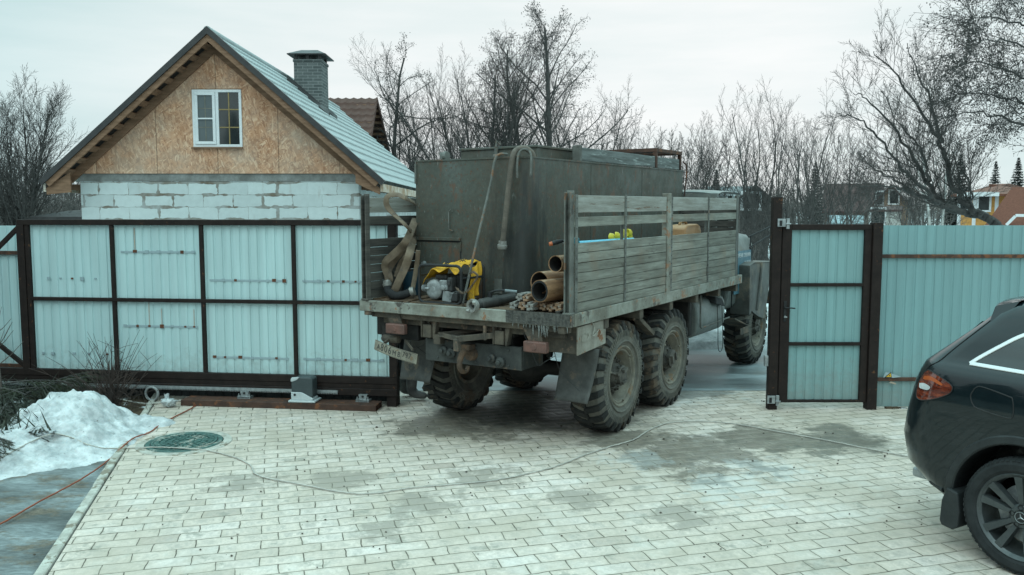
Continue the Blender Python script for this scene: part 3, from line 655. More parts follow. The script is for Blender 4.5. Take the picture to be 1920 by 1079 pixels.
# ---- side boards
def side_boards(x, out, mat, name, rear_post, new):
    s = 1 if out > 0 else -1
    xi, xo = (x, x + .032 * s); x0, x1 = min(xi, xo), max(xi, xo)
    for k, (y0, y1) in enumerate(((-1.225, 1.075), (1.215, 3.80))):
        mb = NB(); z = 1.436; i = 0
        while z < 2.09:
            h = .0955; mb.box(x0 + random.uniform(-.002, .002), x1 + random.uniform(-.003, .003), y0, y1, z, min(z + h, 2.108) - random.uniform(.003, .007)); z += h
        mb.build('board_panel', mat, truck, bevel=.003)
        for z0, z1, tone in ((2.258, 2.352, mat), (2.392, 2.558, NEWW if new else mat)):
            mb = NB(); mb.box(x0, x1, y0 + random.uniform(-.01, .01), y1, z0, z1); mb.build('slat', tone, truck, bevel=.003)
        ym = -.09 if k == 0 else 2.55
        mb = NB(); xx = x1 if s > 0 else x0; mb.box(min(xx, xx + .010 * s), max(xx, xx + .010 * s), ym - .020, ym + .020, 1.44, 2.575)
        mb.box(min(xi, xi - .012 * s), max(xi, xi - .012 * s), ym - .03, ym + .03, 1.44, 2.56)
        for z in [1.48 + .096 * q for q in range(12)]: mb.lathe([(xx + .009 * s, 0), (xx + .017 * s, 0), (xx + .017 * s, .008), (xx + .009 * s, .010)][1:], (0, ym, z), 'x', 6)
        mb.build('strap_iron', STEEL, truck)
        mb = NB(); e0 = y0 - .004
        mb.box(min(xx, xx + .007 * s), max(xx, xx + .007 * s), y0 - .005, y0 + .045, 1.436, 2.565)
        if k == 1: mb.box(min(xx, xx + .007 * s), max(xx, xx + .007 * s), y1 - .04, y1 + .03, 1.44, 2.61)
        for z in [1.48 + .096 * q for q in range(12)]: mb.lathe([(xx + .006 * s, 0), (xx + .015 * s, 0), (xx + .015 * s, .008), (xx + .006 * s, .010)][1:], (0, y0 + .022, z), 'x', 6)
        mb.build('edge_iron', STEEL, truck)
    mb = NB(); mb.box(x0 - .03, x1 + .012 * s if s > 0 else x1 + .03, 1.085, 1.205, 1.40, 2.60)
    if s > 0:
        for z in (1.5, 1.62, 1.8, 2.0, 2.3, 2.5): mb.lathe([(x1 + .01, .011), (x1 + .022, .010), (x1 + .022, 0)], (0, 1.16, z), 'x', 6)
    mb.build('stake', SILL, truck, bevel=.006)
    mb = NB(); mb.box(x0 - .02, x1 - .002, 3.835, 3.90, 1.42, 2.60); mb.build('stake', OLDW, truck, bevel=.004)
    mb = NB()                                                  # rear post: a channel, open to the back
    xa, xb = (x0 - .045, x1 - .004) if s > 0 else (x0 + .004, x1 + .045)
    mb.box(xa, xb, -1.255, -1.235, 1.425, 2.60); mb.box(xa, xa + .014, -1.31, -1.255, 1.425, 2.585); mb.box(xb - .014, xb, -1.31, -1.255, 1.425, 2.585); mb.box(xa - .012, xb + .012, -1.312, -1.232, 1.425, 1.445)
    mb.build('rear_post', STEEL if s > 0 else OLDW, truck, bevel=.004)
side_boards(1.215, 1, BOARD, 'right', True, True)
side_boards(-1.345, -1, OLDW, 'left', True, True)
mb = NB()
for q in range(11): mb.box(-1.3, 1.2, 3.93, 3.97, 1.44 + q * .1, 1.53 + q * .1)
mb.build('front_board', OLDW, truck, bevel=.003)
# ---- water tank
def tank():
    x0, x1, y0, y1, z0, z1, r = -1.19, .32, -.56, 4.05, 1.43, 2.975, .13
    pl = [(x0, y0)]
    for k in range(9): a = -math.pi / 2 + math.pi / 2 * k / 8; pl.append((x1 - r + r * math.cos(a), y0 + r + r * math.sin(a)))
    pl += [(x1, y1), (x0, y1)]
    mb = NB(); mb.prism(pl, lambda u, v, w: (u, v, z0 + w * (z1 - z0)), 1)
    tk = mb.build('water_tank', TANK, truck, smooth=True, angle=25)
    def off(d): 
        o = [(x0 - d, y0 - d)]
        for k in range(9): a = -math.pi / 2 + math.pi / 2 * k / 8; o.append((x1 - r + (r + d) * math.cos(a), y0 + r + (r + d) * math.sin(a)))
        return o + [(x1 + d, y1 + d), (x0 - d, y1 + d)]
    mb = NB(); mb.prism(off(.010), lambda u, v, w: (u, v, z1 - .004 + w * .018), 1); mb.build('top_lip', TANK, tk)
    mb = NB(); mb.box(x0 - .006, x0 + .016, y0 - .018, y0 - .002, 2.72, 2.95); mb.box(-.10, .0, y0 - .006, y0 - .001, 1.5, 1.66)
    mb.tube([(-.655, y0 - .02, 2.40), (-.655, y0 - .035, 2.43), (-.70, y0 - .03, 2.40), (-.70, y0 - .03, 2.20), (-.65, y0 - .02, 2.18)], .008)
    mb.tube([(-1.14, y0 - .012, 1.76), (-1.14, y0 - .03, 1.70), (-1.13, y0 - .03, 1.60)], .008)
    mb.build('bracket', STEEL, tk)
    for y in (.95, 2.5):
        mb = NB(); mb.box(x1 + .0, x1 + .004, y - .012, y + .012, z0, z1 - .02); mb.build('weld_seam', TANK, tk)
    mb = NB(); mb.box(x0 + .02, -.56, y0 - .010, y0 - .002, 1.475, 2.06); mb.box(x0 + .01, -.55, y0 - .028, y0 - .002, 2.07, 2.105); mb.box(-.562, -.545, y0 - .016, y0 - .002, 1.95, 2.06)
    dr = mb.build('locker_door', TANK, tk, bevel=.003)
    mb = NB(); mb.box(-.562, -.548, y0 - .006, y0 - .0015, 1.475, 2.065); mb.box(x0 + .02, -.55, y0 - .012, y0 - .0105, 2.052, 2.068); mb.build('door_gap', M['black'], tk)
    mb = NB(); mb.lathe([(-.55, .0), (-.60, .0), (-.60, .022), (-.58, .028), (-.57, .03)], (-1.07, 0, 1.80), 'y', 16); mb.build('lock', M['galv'], tk, smooth=True)
    # hatch box on the roof of the tank
    mb = NB(); mb.box(-.98, .08, .05, 1.05, z1 + .01, z1 + .145); h = mb.build('hatch', TANK, tk, bevel=.004)
    mb = NB(); mb.box(-1.0, .10, .03, 1.07, z1 + .146, z1 + .175); mb.build('hatch_lid', TANK, tk, bevel=.005)
    mb = NB(); mb.box(-.47, -.43, .005, .028, z1 + .04, z1 + .17); mb.tube([(-.45, .01, z1 + .17), (-.45, .02, z1 + .24), (-.42, .05, z1 + .20)], .014); mb.cyl((-.47, .0, z1 + .06), (-.43, .0, z1 + .06), .03); mb.build('hatch_clamp', STEEL, tk)
    mb = NB(); mb.bar((-.98, -.3, z1 + .01), (-1.03, -.28, z1 + .11), .05, .03); mb.lathe([(-.02, 0), (-.02, .055), (.02, .055), (.02, 0)], (-.96, -.28, z1 + .07), 'x', 14); mb.build('lifting_eye', STEEL, tk)
tank()
# roof plank, and the brown angle-iron frame at the front end of the tank
mb = NB(); mb.box(.24, .275, .73, 4.06, 3.0, 3.155); mb.build('roof_plank', OLDW if False else pm('flaking_plank', (.16, .18, .175), (.085, .09, .085), 6, .85, bump=.4, stretch=(1, .25, 3), spots=[((.27, .30, .29), 9, .60, .05)]), truck, bevel=.004)
mb = NB(); mb.box(.20, .30, .68, .745, 2.99, 3.175); mb.box(.22, .238, 3.9, 3.96, 2.99, 3.18); mb.build('plank_bracket', STEEL, truck, bevel=.004)
FR = M['brown_rust']
mb = NB(); mb.box(-1.15, .30, 3.05, 3.11, 3.22, 3.275); mb.box(-1.15, .30, 4.0, 4.06, 3.22, 3.275); mb.box(.24, .30, 3.11, 4.0, 3.222, 3.272); mb.box(-1.15, -1.09, 3.11, 4.0, 3.222, 3.272)
for x, y in ((.27, 3.08), (.27, 4.03), (-1.12, 3.08), (-1.12, 4.03)): mb.box(x - .025, x + .025, y - .025, y + .025, 2.99, 3.22)
mb.box(-1.08, .23, 3.12, 3.98, 3.262, 3.27)
mb.tube(spline([(.33, 4.0, 3.12), (.37, 4.06, 3.05), (.36, 4.08, 2.85), (.34, 4.07, 2.6)]), .012)
mb.build('roof_frame', FR, truck, bevel=.003)
# ---- wheels
def tyre_mb():
    mb = MB(); P = [(-.150, .30), (-.178, .345), (-.200, .42), (-.192, .50), (-.176, .550), (-.150, .578), (-.09, .588), (0, .590)]
    P = P + [(-a, b) for a, b in P[-2::-1]]
    mb.lathe(P, axis='x', n=64)
    mb.mi = 1
    N = 25
    for i in range(N):
        for s in (-1, 1):
            a = 2 * math.pi * (i + (.5 if s > 0 else 0)) / N
            def p(x, r, da): return (s * x, r * math.cos(a + da), r * math.sin(a + da))
            w0, w1 = .066, .08; sk = .085
            # chunky block: centre part, shoulder, and the shoulder's wrap down the sidewall
            c = []
            for x, rb, rt, d in ((-.012, .584, .618, sk), (.10, .582, .618, .02), (.178, .55, .606, -.03), (.203, .51, .535, -.045)):
                c.append((x, rb, rt, d))
            for (xa, ra, ta, da), (xb, rb_, tb, db) in zip(c, c[1:]):
                wa, wb = w0, w0
                bot = [p(xa, ra, da - wa), p(xb, rb_, db - wb), p(xb, rb_, db + wb), p(xa, ra, da + wa)]
                top = [p(xa, ta, da - wa * .82), p(xb, tb, db - wb * .82), p(xb, tb, db + wb * .82), p(xa, ta, da + wa * .82)]
                mb.hexa(bot + top)
    mb.mi = 0
    for i in range(75):
        for s in (-1, 1):
            a = 2 * math.pi * i / 75
            q = [(s * .198, r * math.cos(a + e), r * math.sin(a + e)) for r, e in ((.44, -.006), (.505, -.006), (.505, .006), (.44, .006))]; q2 = [(s * .2045, y, z) for _, y, z in q]
            mb.hexa(q + q2)
    for s in (-1, 1): mb.lathe([(s * .190, .375), (s * .207, .385), (s * .207, .393), (s * .196, .402)], axis='x', n=64)
    return mb
def tyre_mats():
    def side(name, c1, c2):
        t = NT(name); n = t.noise(5, 7, .7); col = t.ramp(n, [(.38, c2), (.62, c1)])
        d = t.ramp(t.noise(3, 6, .7, t.map(loc=(3, 1, 4))), [(.54, 0.0), (.64, .75)]); col = t.mix(d, col, (.13, .09, .06)); t.bump(t.noise(45, 4), .25, .004)
        return t.set(col, .85, 0, .3)
    return [side('dusty_tyre_wall', (.145, .136, .115), (.078, .075, .067)), side('tyre_tread', (.034, .033, .031), (.014, .015, .015))]
TY = tyre_mats(); RIMM = pm('dusty_steel_rim', (.215, .195, .155), (.12, .108, .088), 6, .75, bump=.25, spots=[((.17, .105, .06), 5, .6, .1)])
HUBM = pm('grimy_hub', (.105, .095, .08), (.045, .042, .037), 9, .7, bump=.3)
def wheel_parts(root_parent, loc, outward, spin=0, first=None):
    """rim mesh with tyre and hub under it; outward +1 = faces the truck's right"""
    s = 1
    if first:
        q = first.copy(); COL.objects.link(q); q.parent = root_parent
        for g in first.children: c = g.copy(); COL.objects.link(c); c.parent = q
    else:
        mb = MB(); mb.lathe([(-.15, .30), (-.15, .26), (.0, .25), (.02, .243), (.03, .10)], axis='x', n=48)
        mb.lathe([(.02, .245), (.10, .255), (.118, .272), (.150, .275), (.160, .285), (.158, .305), (.176, .312), (.186, .326), (.180, .340), (.155, .345)], axis='x', n=48)
        mb.lathe([(.118, .30), (.165, .306)], axis='x', n=48)
        for i in range(3): 
            a = i * 2.1 + .5; mb.bar((.166, .285 * math.cos(a), .285 * math.sin(a)), (.17, .285 * math.cos(a + .08), .285 * math.sin(a + .08)), .02, .02)
        q = mb.build('wheel', RIMM, root_parent, smooth=True, angle=40)
        tyre_mb().build('tyre', TY, q, smooth=True, angle=30)
        mb = MB(); mb.lathe([(.028, .235), (.045, .23), (.05, .155), (.09, .14), (.13, .125), (.14, .10), (.19, .095), (.20, .075), (.20, 0)], axis='x', n=28)
        for i in range(10):
            a = 2 * math.pi * i / 10; y, z = .192 * math.cos(a), .192 * math.sin(a); mb.cyl((.03, y, z), (.072, y, z), .024, n=6); mb.cyl((.03, y, z), (.095, y, z), .012, n=6)
        for i in range(8):
            a = 2 * math.pi * i / 8 + .2; y, z = .112 * math.cos(a), .112 * math.sin(a); mb.cyl((.12, y, z), (.155, y, z), .014, n=6)
        hb = mb.build('hub', HUBM, q, smooth=True, angle=30)
        mb = MB(); mb.tube([(.15, .02, .07), (.185, .04, .10), (.19, -.05, .11), (.17, -.09, .05), (.12, -.15, .09)], .014); mb.tube([(.17, .0, -.04), (.19, -.04, -.07), (.15, -.10, -.09), (.10, -.13, -.10)], .012)
        mb.box(.19, .23, -.04, .06, .055, .09); mb.box(.19, .22, -.06, .04, -.07, -.045); mb.cyl((.14, -.10, .06), (.19, -.10, .06), .02); mb.cyl((.13, -.09, -.08), (.18, -.09, -.08), .016)
        mb.build('inflation_pipe', HUBM, q, smooth=True)
    q.location = loc; q.rotation_euler = (spin, 0, 0 if outward > 0 else math.pi); return q
w0 = wheel_parts(truck, (1.0, .03, .612), 1, .2)
wheel_parts(truck, (1.0, 1.50, .605), 1, 1.9, w0)
wheel_parts(truck, (1.0, 5.20, .575), 1, .8, w0)
for y, z, sp in ((.03, .612, 1.1), (1.50, .605, 2.3), (5.20, .575, .1)): wheel_parts(truck, (-1.0, y, z), -1, sp, w0)
# ---- chassis and rear gear
mb = MB()
for x in (-.46, .40): mb.box(x - .04, x + .04, -1.05, 6.9, .86, 1.12)
for y in (-.6, .8, 2.3, 3.6): mb.box(-.42, .36, y - .06, y + .06, .90, 1.10)
for x in (-.48, .42): mb.box(x - .06, x + .06, -1.1, 4.0, 1.125, 1.235)
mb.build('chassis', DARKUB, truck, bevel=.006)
mb = MB(); mb.box(-.62, .60, -1.14, -1.10, .80, 1.04); mb.box(-.62, .60, -1.10, -.88, .80, .815); mb.box(.56, .60, -1.10, -.7, .80, 1.04); mb.box(-.62, -.58, -1.1, -.7, .80, 1.04)
for x, z, r in ((-.36, .93, .05), (-.26, .91, .055), (.25, .90, .05), (.36, .87, .055)): mb.lathe([(-1.14, r), (-1.175, r), (-1.185, r * .5), (-1.22, r * .45), (-1.22, 0)], (x, 0, z), 'y', 10)
for x in (-.45, .05, .45):
    for z in (.84, 1.0): mb.cyl((x, -1.14, z), (x, -1.155, z), .014, n=6)
cm = mb.build('rear_crossmember', pm('dark_chassis_paint', (.062, .066, .062), (.032, .034, .033), 5, .7, bump=.2, spots=[((.11, .075, .05), 5, .6, .1)]), truck, bevel=.004)
mb = MB(); mb.lathe([(-1.14, .07), (-1.20, .06), (-1.20, 0)], (.0, 0, .92), 'y', 16)
hk = [(.0, -1.2, .95), (.0, -1.30, .96), (.0, -1.36, .90), (.0, -1.37, .82), (.0, -1.32, .76), (.0, -1.25, .76), (.0, -1.22, .80)]
mb.tube(spline(hk, 5), [.032] * 12 + [.028] * 8 + [.022] * 11, 10); mb.box(-.05, .05, -1.28, -1.16, .98, 1.03); mb.build('tow_hook', pm('rusty_hook', (.13, .075, .045), (.05, .038, .03), 8, .8, bump=.3), truck, smooth=True)
mb = MB()                                                    # folding step tray over the hook
mb.bar((-.42, -1.17, 1.10), (.02, -1.42, 1.115), .02, .05); mb.bar((-.42, -1.17, 1.10), (.02, -.98, 1.16), .02, .04); mb.bar((.02, -1.42, 1.115), (.32, -1.20, 1.15), .02, .06); mb.bar((-.35, -1.15, 1.095), (.2, -1.15, 1.115), .25, .012)
mb.box(-.45, -.36, -1.22, -1.14, 1.0, 1.10); mb.box(-.03, .03, -1.44, -1.38, .99, 1.11); mb.box(.22, .25, -1.27, -1.24, 1.1, 1.25)
mb.build('folding_step', DSTEEL, truck, bevel=.003)
for x in (-.54, .38):
    mb = MB(); mb.box(x - .055, x + .055, -1.22, -1.12, 1.06, 1.20); mb.box(x - .065, x - .055, -1.24, -1.10, 1.06, 1.30); mb.prism([(x + .06, 1.30), (x + .13, 1.30), (x + .08, 1.05), (x + .06, 1.05)], lambda u, v, w: (u, -1.20 + w * .08, v), 1); mb.cyl((x, -1.18, 1.2), (x, -1.18, 1.25), .014, n=6)
    mb.build('bed_stop', DSTEEL, truck, bevel=.005)
for x, z in ((-.91, 1.135), (.85, 1.085)):
    mb = MB(); mb.box(x - .13, x + .13, -1.31, -1.24, z - .055, z + .055); lamp = mb.build('tail_light', RED, truck, bevel=.014, seg=3, smooth=True)
    mb = MB(); mb.lathe([(-1.31, .03), (-1.318, .026), (-1.318, 0)], (x, 0, z), 'y', 16); mb.box(x - .115, x - .02, -1.313, -1.308, z - .045, z + .045); mb.box(x + .02, x + .115, -1.313, -1.308, z - .045, z + .045); mb.build('lens', RED, lamp, bevel=.002)
    mb = MB(); mb.prism([(x - .10, z + .056), (x + .06, z + .056), (x + .02, 1.30), (x - .18, 1.30)], lambda u, v, w: (u, -1.255 + w * .012, v), 1); mb.build('lamp_bracket', DSTEEL, truck)
# number plate, bent and tilted
PLM = pm('dirty_plate', (.30, .28, .225), (.19, .17, .135), 7, .7, bump=.15, spots=[((.17, .12, .08), 12, .64, .06)])
INK = plain('plate_ink', (.05, .048, .045), .7)
pa, pb = TB(703, 646, -1.33), TB(782, 674, -1.33); px = (pb - pa); pw = px.length; px.normalize(); pz = Vector((-px.z, 0, px.x))
def plp(u, v, w=0): return pa + px * (u * pw) + pz * v + Vector((0, -.035 * math.sin(math.pi * u) - w, 0))
mb = MB(); mb.grid(lambda u, v: plp(u, (v - .5) * .115), 16, 2); mb.grid(lambda u, v: plp(1 - u, (v - .5) * .115, .004), 16, 2)
for u, v in ((0.03, 0), (.96, 0)): mb.lathe([(-.006, 0), (-.006, .009), (0, .009)], plp(u, v), 'y', 8)
plate = mb.build('number_plate', PLM, truck, smooth=True)
def plate_text(s, u, v, size, sx=1.0):
    p = plp(u, v, .0075); q = plp(u + .02, v, .0075); d = (q - p).normalized()
    m = Matrix((d, pz, d.cross(pz))).transposed().to_4x4(); m.translation = p; text_mesh(s, size, INK, 'plate_character', plate, m, .0008, sx=sx)
for s, u, sz in (('A', .115, .085), ('8', .215, .115), ('0', .315, .115), ('6', .415, .115), ('M', .525, .085), ('B', .63, .085)): plate_text(s, u, -.008 if sz < .1 else 0, sz, .82)
for s, u in (('7', .728), ('9', .792), ('7', .856)): plate_text(s, u, .008, .09, .78)
mb = MB(); mb.add([plp(.675, -.05, .006), plp(.681, -.05, .006), plp(.681, .05, .006), plp(.675, .05, .006)], [(0, 1, 2, 3)])
for v in (-.052, .052):
    for k in range(10): mb.add([plp(.02 + k * .096, v - .0015, .006), plp(.02 + (k + 1) * .096, v - .0015, .006), plp(.02 + (k + 1) * .096, v + .0015, .006), plp(.02 + k * .096, v + .0015, .006)], [(0, 1, 2, 3)])
mb.build('plate_border', INK, plate)
mb = MB(); mb.lathe([(-.17, 0), (-.17, .03), (-.15, .042), (.06, .042), (.07, 0)], (-1.0, -1.20, 1.005), 'x', 14); mb.bar((-1.05, -1.22, 1.0), (-1.05, -1.32, .97), .015, .03); mb.bar((-.85, -1.2, 1.0), (-.66, -1.31, .93), .012, .03); mb.build('plate_lamp', DSTEEL, truck, smooth=True)
# mud flaps
FL = pm('rubber_flap', (.085, .085, .08), (.05, .05, .048), 5, .8, bump=.15, spots=[((.11, .09, .07), 4, .6, .1)])
def flap(xa, xb, za, zb, y, bend, fl, sy=-.72):
    mb = MB()
    def f(u, v):
        x = xa + (xb - xa) * u + fl * math.sin(v * 1.5) * .05; z = za + (zb - za) * v - .02 * u * v * (1 if fl > 0 else -1)
        return (x, y + bend * v * v + .05 * math.sin(u * 2.6 + v) * v, z)
    mb.grid(f, 10, 12); o = mb.build('mud_flap', FL, truck, smooth=True); m = o.modifiers.new('thick', 'SOLIDIFY'); m.thickness = .012; return o
flap(.86, 1.27, 1.02, .47, -.74, -.14, -1)
flap(-1.22, -.74, 1.06, .46, -.74, -.10, -1)
# steel locker ahead of the right flap, with the loose lid panel
mb = MB(); mb.box(.70, 1.205, -1.09, -.52, 1.015, 1.29); mb.build('locker', DSTEEL, truck, bevel=.006)
mb = MB(); mb.hexa([(1.215, -1.12, 1.01), (1.228, -1.12, 1.01), (1.228, -.50, 1.05), (1.215, -.50, 1.05), (1.215, -1.12, 1.285), (1.228, -1.12, 1.285), (1.228, -.50, 1.30), (1.215, -.50, 1.30)])
mb.box(1.229, 1.234, -1.04, -.84, 1.13, 1.20); mb.box(1.229, 1.234, -.78, -.58, 1.15, 1.22)
for y in (-.94, -.68): mb.tube([(1.23, y - .03, 1.20), (1.245, y, 1.215), (1.245, y + .025, 1.18), (1.235, y, 1.14)], .005)
mb.tube(spline([(1.225, -.82, 1.31), (1.245, -.80, 1.25), (1.25, -.84, 1.17), (1.25, -.76, 1.19), (1.25, -.70, 1.22)]), .006)
lid = mb.build('locker_lid', pm('bent_panel_paint', (.30, .285, .245), (.19, .17, .14), 5, .75, bump=.3, spots=[((.20, .10, .055), 4, .60, .06)]), truck)
mb = MB(); mb.box(-1.28, -.75, -1.1, -.95, .99, 1.30); mb.box(-1.34, -1.28, -1.1, -.7, 1.02, 1.3); mb.build('locker', DARKUB, truck, bevel=.005)
# mudguard stay between the two right wheels and general underbody masses
mb = MB(); mb.bar((1.13, .50, 1.20), (1.16, .86, .98), .10, .05); mb.bar((.9, .55, 1.2), (1.13, .5, 1.2), .1, .05); mb.build('guard_stay', DSTEEL, truck, bevel=.004)
mb = MB()
for y in (.03, 1.50, 5.20):
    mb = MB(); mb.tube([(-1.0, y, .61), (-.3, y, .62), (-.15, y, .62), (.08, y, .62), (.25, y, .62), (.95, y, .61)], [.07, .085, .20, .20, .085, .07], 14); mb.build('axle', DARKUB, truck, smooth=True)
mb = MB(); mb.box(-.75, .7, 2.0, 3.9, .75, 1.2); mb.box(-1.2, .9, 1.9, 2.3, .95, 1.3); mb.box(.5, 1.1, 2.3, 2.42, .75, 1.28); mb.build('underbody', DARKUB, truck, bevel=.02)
mb = MB()
for s in (-1, 1):
    for k in range(7): mb.bar((s * .72 - .03, .1 + k * .0, .72 + k * .022), (s * .72 - .03, 1.45, .72 + k * .022), .09, .018)
mb.build('leaf_spring', DARKUB, truck)
# fuel tank
mb = MB(); prof = []
for a in range(0, 360, 20):
    c, s_ = math.cos(R(a)), math.sin(R(a)); prof.append((.86 + .28 * math.copysign(abs(c) ** .55, c), .96 + .27 * math.copysign(abs(s_) ** .55, s_)))
mb.prism(prof, lambda u, v, w: (u, 2.50 + w * 1.18, v), 1); ft = mb.build('fuel_tank', CABP, truck, bevel=.02, seg=2, smooth=True)
mb = MB(); mb.tube([(1.16, 2.56, 1.29), (1.165, 2.56, .86), (1.165, 2.60, .84), (1.165, 3.80, .86)], .012); mb.build('tank_strap', STEEL, ft)
mb = MB(); mb.hexa([(1.0, 3.05, 1.16), (1.2, 3.1, 1.12), (1.2, 3.5, 1.05), (1.0, 3.45, 1.10), (1.02, 3.05, 1.24), (1.18, 3.12, 1.22), (1.18, 3.42, 1.17), (1.02, 3.4, 1.2)]); mb.bar((1.0, 2.6, 1.2), (1.0, 3.2, 1.2), .03, .03); mb.build('rubber_cover', M['black_rubber'], ft, bevel=.01)
mb = MB(); mb.tube(spline([(1.18, 3.2, 1.1), (1.19, 3.22, .8), (1.2, 3.22, .5), (1.2, 3.32, .42), (1.2, 3.42, .5), (1.19, 3.42, .8), (1.18, 3.40, 1.1)]), .005); mb.build('hanging_wire', M['black'], truck)
# ---- cab
FENP = pm('muddy_fender_paint', (.085, .09, .083), (.05, .048, .043), 3, .6, bump=.1, spots=[((.15, .125, .095), 2.5, .52, .2)])
def cab():
    mb = MB(); pr = [(.95, 1.10), (1.0, 1.03), (1.03, 1.25), (1.05, 1.6), (1.03, 1.85), (.98, 1.98), (.90, 2.04), (.78, 2.06)]
    pf = [(-1.0, .90)] + [(.93, .90), (1.0, 1.0), (1.04, 1.3), (1.05, 1.6), (1.035, 1.85), (.99, 1.975), (.92, 2.035), (.80, 2.055)] + [(-.8, 2.055), (-.92, 2.035), (-.99, 1.975), (-1.035, 1.85), (-1.05, 1.6), (-1.04, 1.3)]
    mb.prism(pf, lambda u, v, w: (u, 4.18 + w * 1.22, v), 1); c = mb.build('cab', CABP, truck, bevel=.05, seg=3, smooth=True, angle=60)
    mb = MB()
    for x, y in ((.77, 4.25), (-.77, 4.25), (.77, 5.02), (-.77, 5.02)): mb.bar((x, y, 2.05), (x * .98, y, 2.66), .06, .06)
    mb.box(-.72, .72, 4.22, 4.25, 2.05, 2.14); mb.build('window_pillar', CABP, c, bevel=.01)
    mb = MB(); mb.box(-.74, .74, 4.235, 4.243, 2.14, 2.58); mb.box(-.74, .74, 5.02, 5.028, 2.05, 2.58); mb.build('window_glass', M['glass'], c)
    mb = MB()
    def rf(u, v):
        a, b = 2 * u - 1, 2 * v - 1
        e = (abs(a) ** 4 + abs(b) ** 4); return (.86 * a, 4.68 + .60 * b, 2.665 + .085 * max(0, 1 - e * .55) ** .8)
    mb.grid(rf, 16, 14); mb.grid(lambda u, v: (.86 * (2 * u - 1), 4.68 + .60 * (1 - 2 * v), 2.645), 4, 4)
    mb.box(-.86, .86, 4.08, 4.12, 2.62, 2.68)
    mb.build('cab_roof', CABP, c, smooth=True)
    mb = MB(); mb.lathe([(0, .05), (.02, .05), (.03, .042), (.06, .04), (.075, .025), (.08, 0)], (-.02, 4.75, 2.735), 'z', 16); mb.build('roof_beacon', pm('cream_beacon', (.62, .52, .42), (.5, .42, .34), 20, .4, bump=0), c, smooth=True)
    # door seams, handle and the advert
    mb = MB(); mb.box(1.036, 1.052, 4.28, 4.29, .95, 1.9); mb.box(1.045, 1.058, 5.27, 5.30, 1.62, 1.84); mb.box(1.045, 1.06, 5.26, 5.31, 1.0, 1.10); mb.build('door_seam', M['black'], c)
    mb = MB(); mb.box(1.052, 1.060, 4.34, 5.2, 1.14, 1.80); bl = mb.build('door_advert', pm('advert_blue', (.075, .17, .215), (.06, .14, .18), 6, .5, bump=0), c)
    WH = plain('advert_white', (.62, .66, .67), .6)
    for s, z, h in (('БУРЕНИЕ СКВАЖИН', 1.725, .085), ('НА ВОДУ', 1.60, .085), ('водоснабжение', 1.49, .075), ('580-66-66', 1.355, .15), ('53-57-89', 1.21, .13)):
        m = Matrix(((0, 0, 1, 1.0625), (1, 0, 0, 5.17), (0, 1, 0, z), (0, 0, 0, 1))); text_mesh(s, h, WH, 'advert_text', bl, m, .0008, 'RIGHT', .85)
    mb = MB()
    for a, b in (((1.0, 5.22, 2.0), (1.33, 5.75, 2.22)), ((1.0, 5.1, 1.80), (1.33, 5.75, 2.10)), ((1.33, 5.75, 2.26), (1.33, 5.75, 2.02)), ((1.04, 5.22, 2.02), (1.04, 5.2, 1.76))): mb.tube([a, b], .012)
    mb.box(1.28, 1.40, 5.76, 5.78, 1.9, 2.25); mb.build('mirror', M['black'], c)
    # bonnet
    mb = MB(); pb = [(-.62, 1.3), (.62, 1.3), (.66, 1.6), (.62, 1.86), (.5, 1.96), (.2, 2.0), (-.2, 2.0), (-.5, 1.96), (-.62, 1.86), (-.66, 1.6)]
    mb.prism(pb, lambda u, v, w: (u * (1.25 - .35 * w), 5.40 + w * 1.55, v - .10 * w), 1); mb.build('bonnet', CABP, truck, bevel=.04, seg=3, smooth=True, angle=60)
    for s in (1, -1):
        mb = MB(); poly = [(4.62, .80), (4.74, .86), (5.10, .74), (5.48, .66), (5.75, 1.30), (5.82, 1.58), (4.85, 1.62), (4.58, 1.58)]
        mb.prism(poly, lambda u, v, w: (s * (1.225 - .012 * w), u, v), 1)
        mb.prism([(4.58, 1.58), (4.85, 1.62), (6.6, 1.55), (6.95, 1.3), (6.95, 1.27), (6.6, 1.52), (4.85, 1.59), (4.60, 1.55)], lambda u, v, w: (s * (1.225 - .55 * w), u, v), 1)
        mb.prism([(4.58, 1.57), (4.60, 1.57), (4.64, .81), (4.62, .81)], lambda u, v, w: (s * (1.213 - .30 * w), u, v), 1)
        mb.tube([(s * 1.235, 5.20, 1.60), (s * 1.238, 5.12, 1.3), (s * 1.235, 4.98, .85)], .02, 8)
        mb.prism([(5.82, 1.58), (6.6, 1.53), (6.9, 1.3), (6.5, 1.28), (5.76, 1.3)], lambda u, v, w: (s * (1.222 - .012 * w), u, v), 1)
        mb.build('fender', FENP, truck, bevel=.01, seg=2)
        mb = MB(); mb.hexa([(s * .95, 3.95, .78), (s * 1.22, 3.9, .82), (s * 1.25, 4.62, .62), (s * .95, 4.65, .60), (s * .95, 3.95, .80), (s * 1.22, 3.9, .845), (s * 1.25, 4.62, .64), (s * .95, 4.65, .62)]); mb.box(min(s * 1.24, s * 1.25), max(s * 1.24, s * 1.25), 4.1, 4.55, .56, .66); mb.build('cab_step', DSTEEL, truck, bevel=.004)
    mb = MB(); mb.box(-1.2, 1.2, 7.0, 7.15, .75, .98); mb.build('bumper', STEEL, truck, bevel=.02)
    for s in (1, -1):
        mb = MB(); mb.lathe([(0, 0), (.03, .06), (.05, .11), (.0, .12), (-.08, .09)], (s * .95, 6.97, 1.35), 'y', 20); mb.build('headlight', M['galv'], truck, smooth=True)
    mb = MB()
    for i in range(10): mb.box(-.5 + i * .1, -.45 + i * .1, 6.95, 6.98, 1.25, 1.78)
    mb.build('grille', M['black'], truck)
cab()
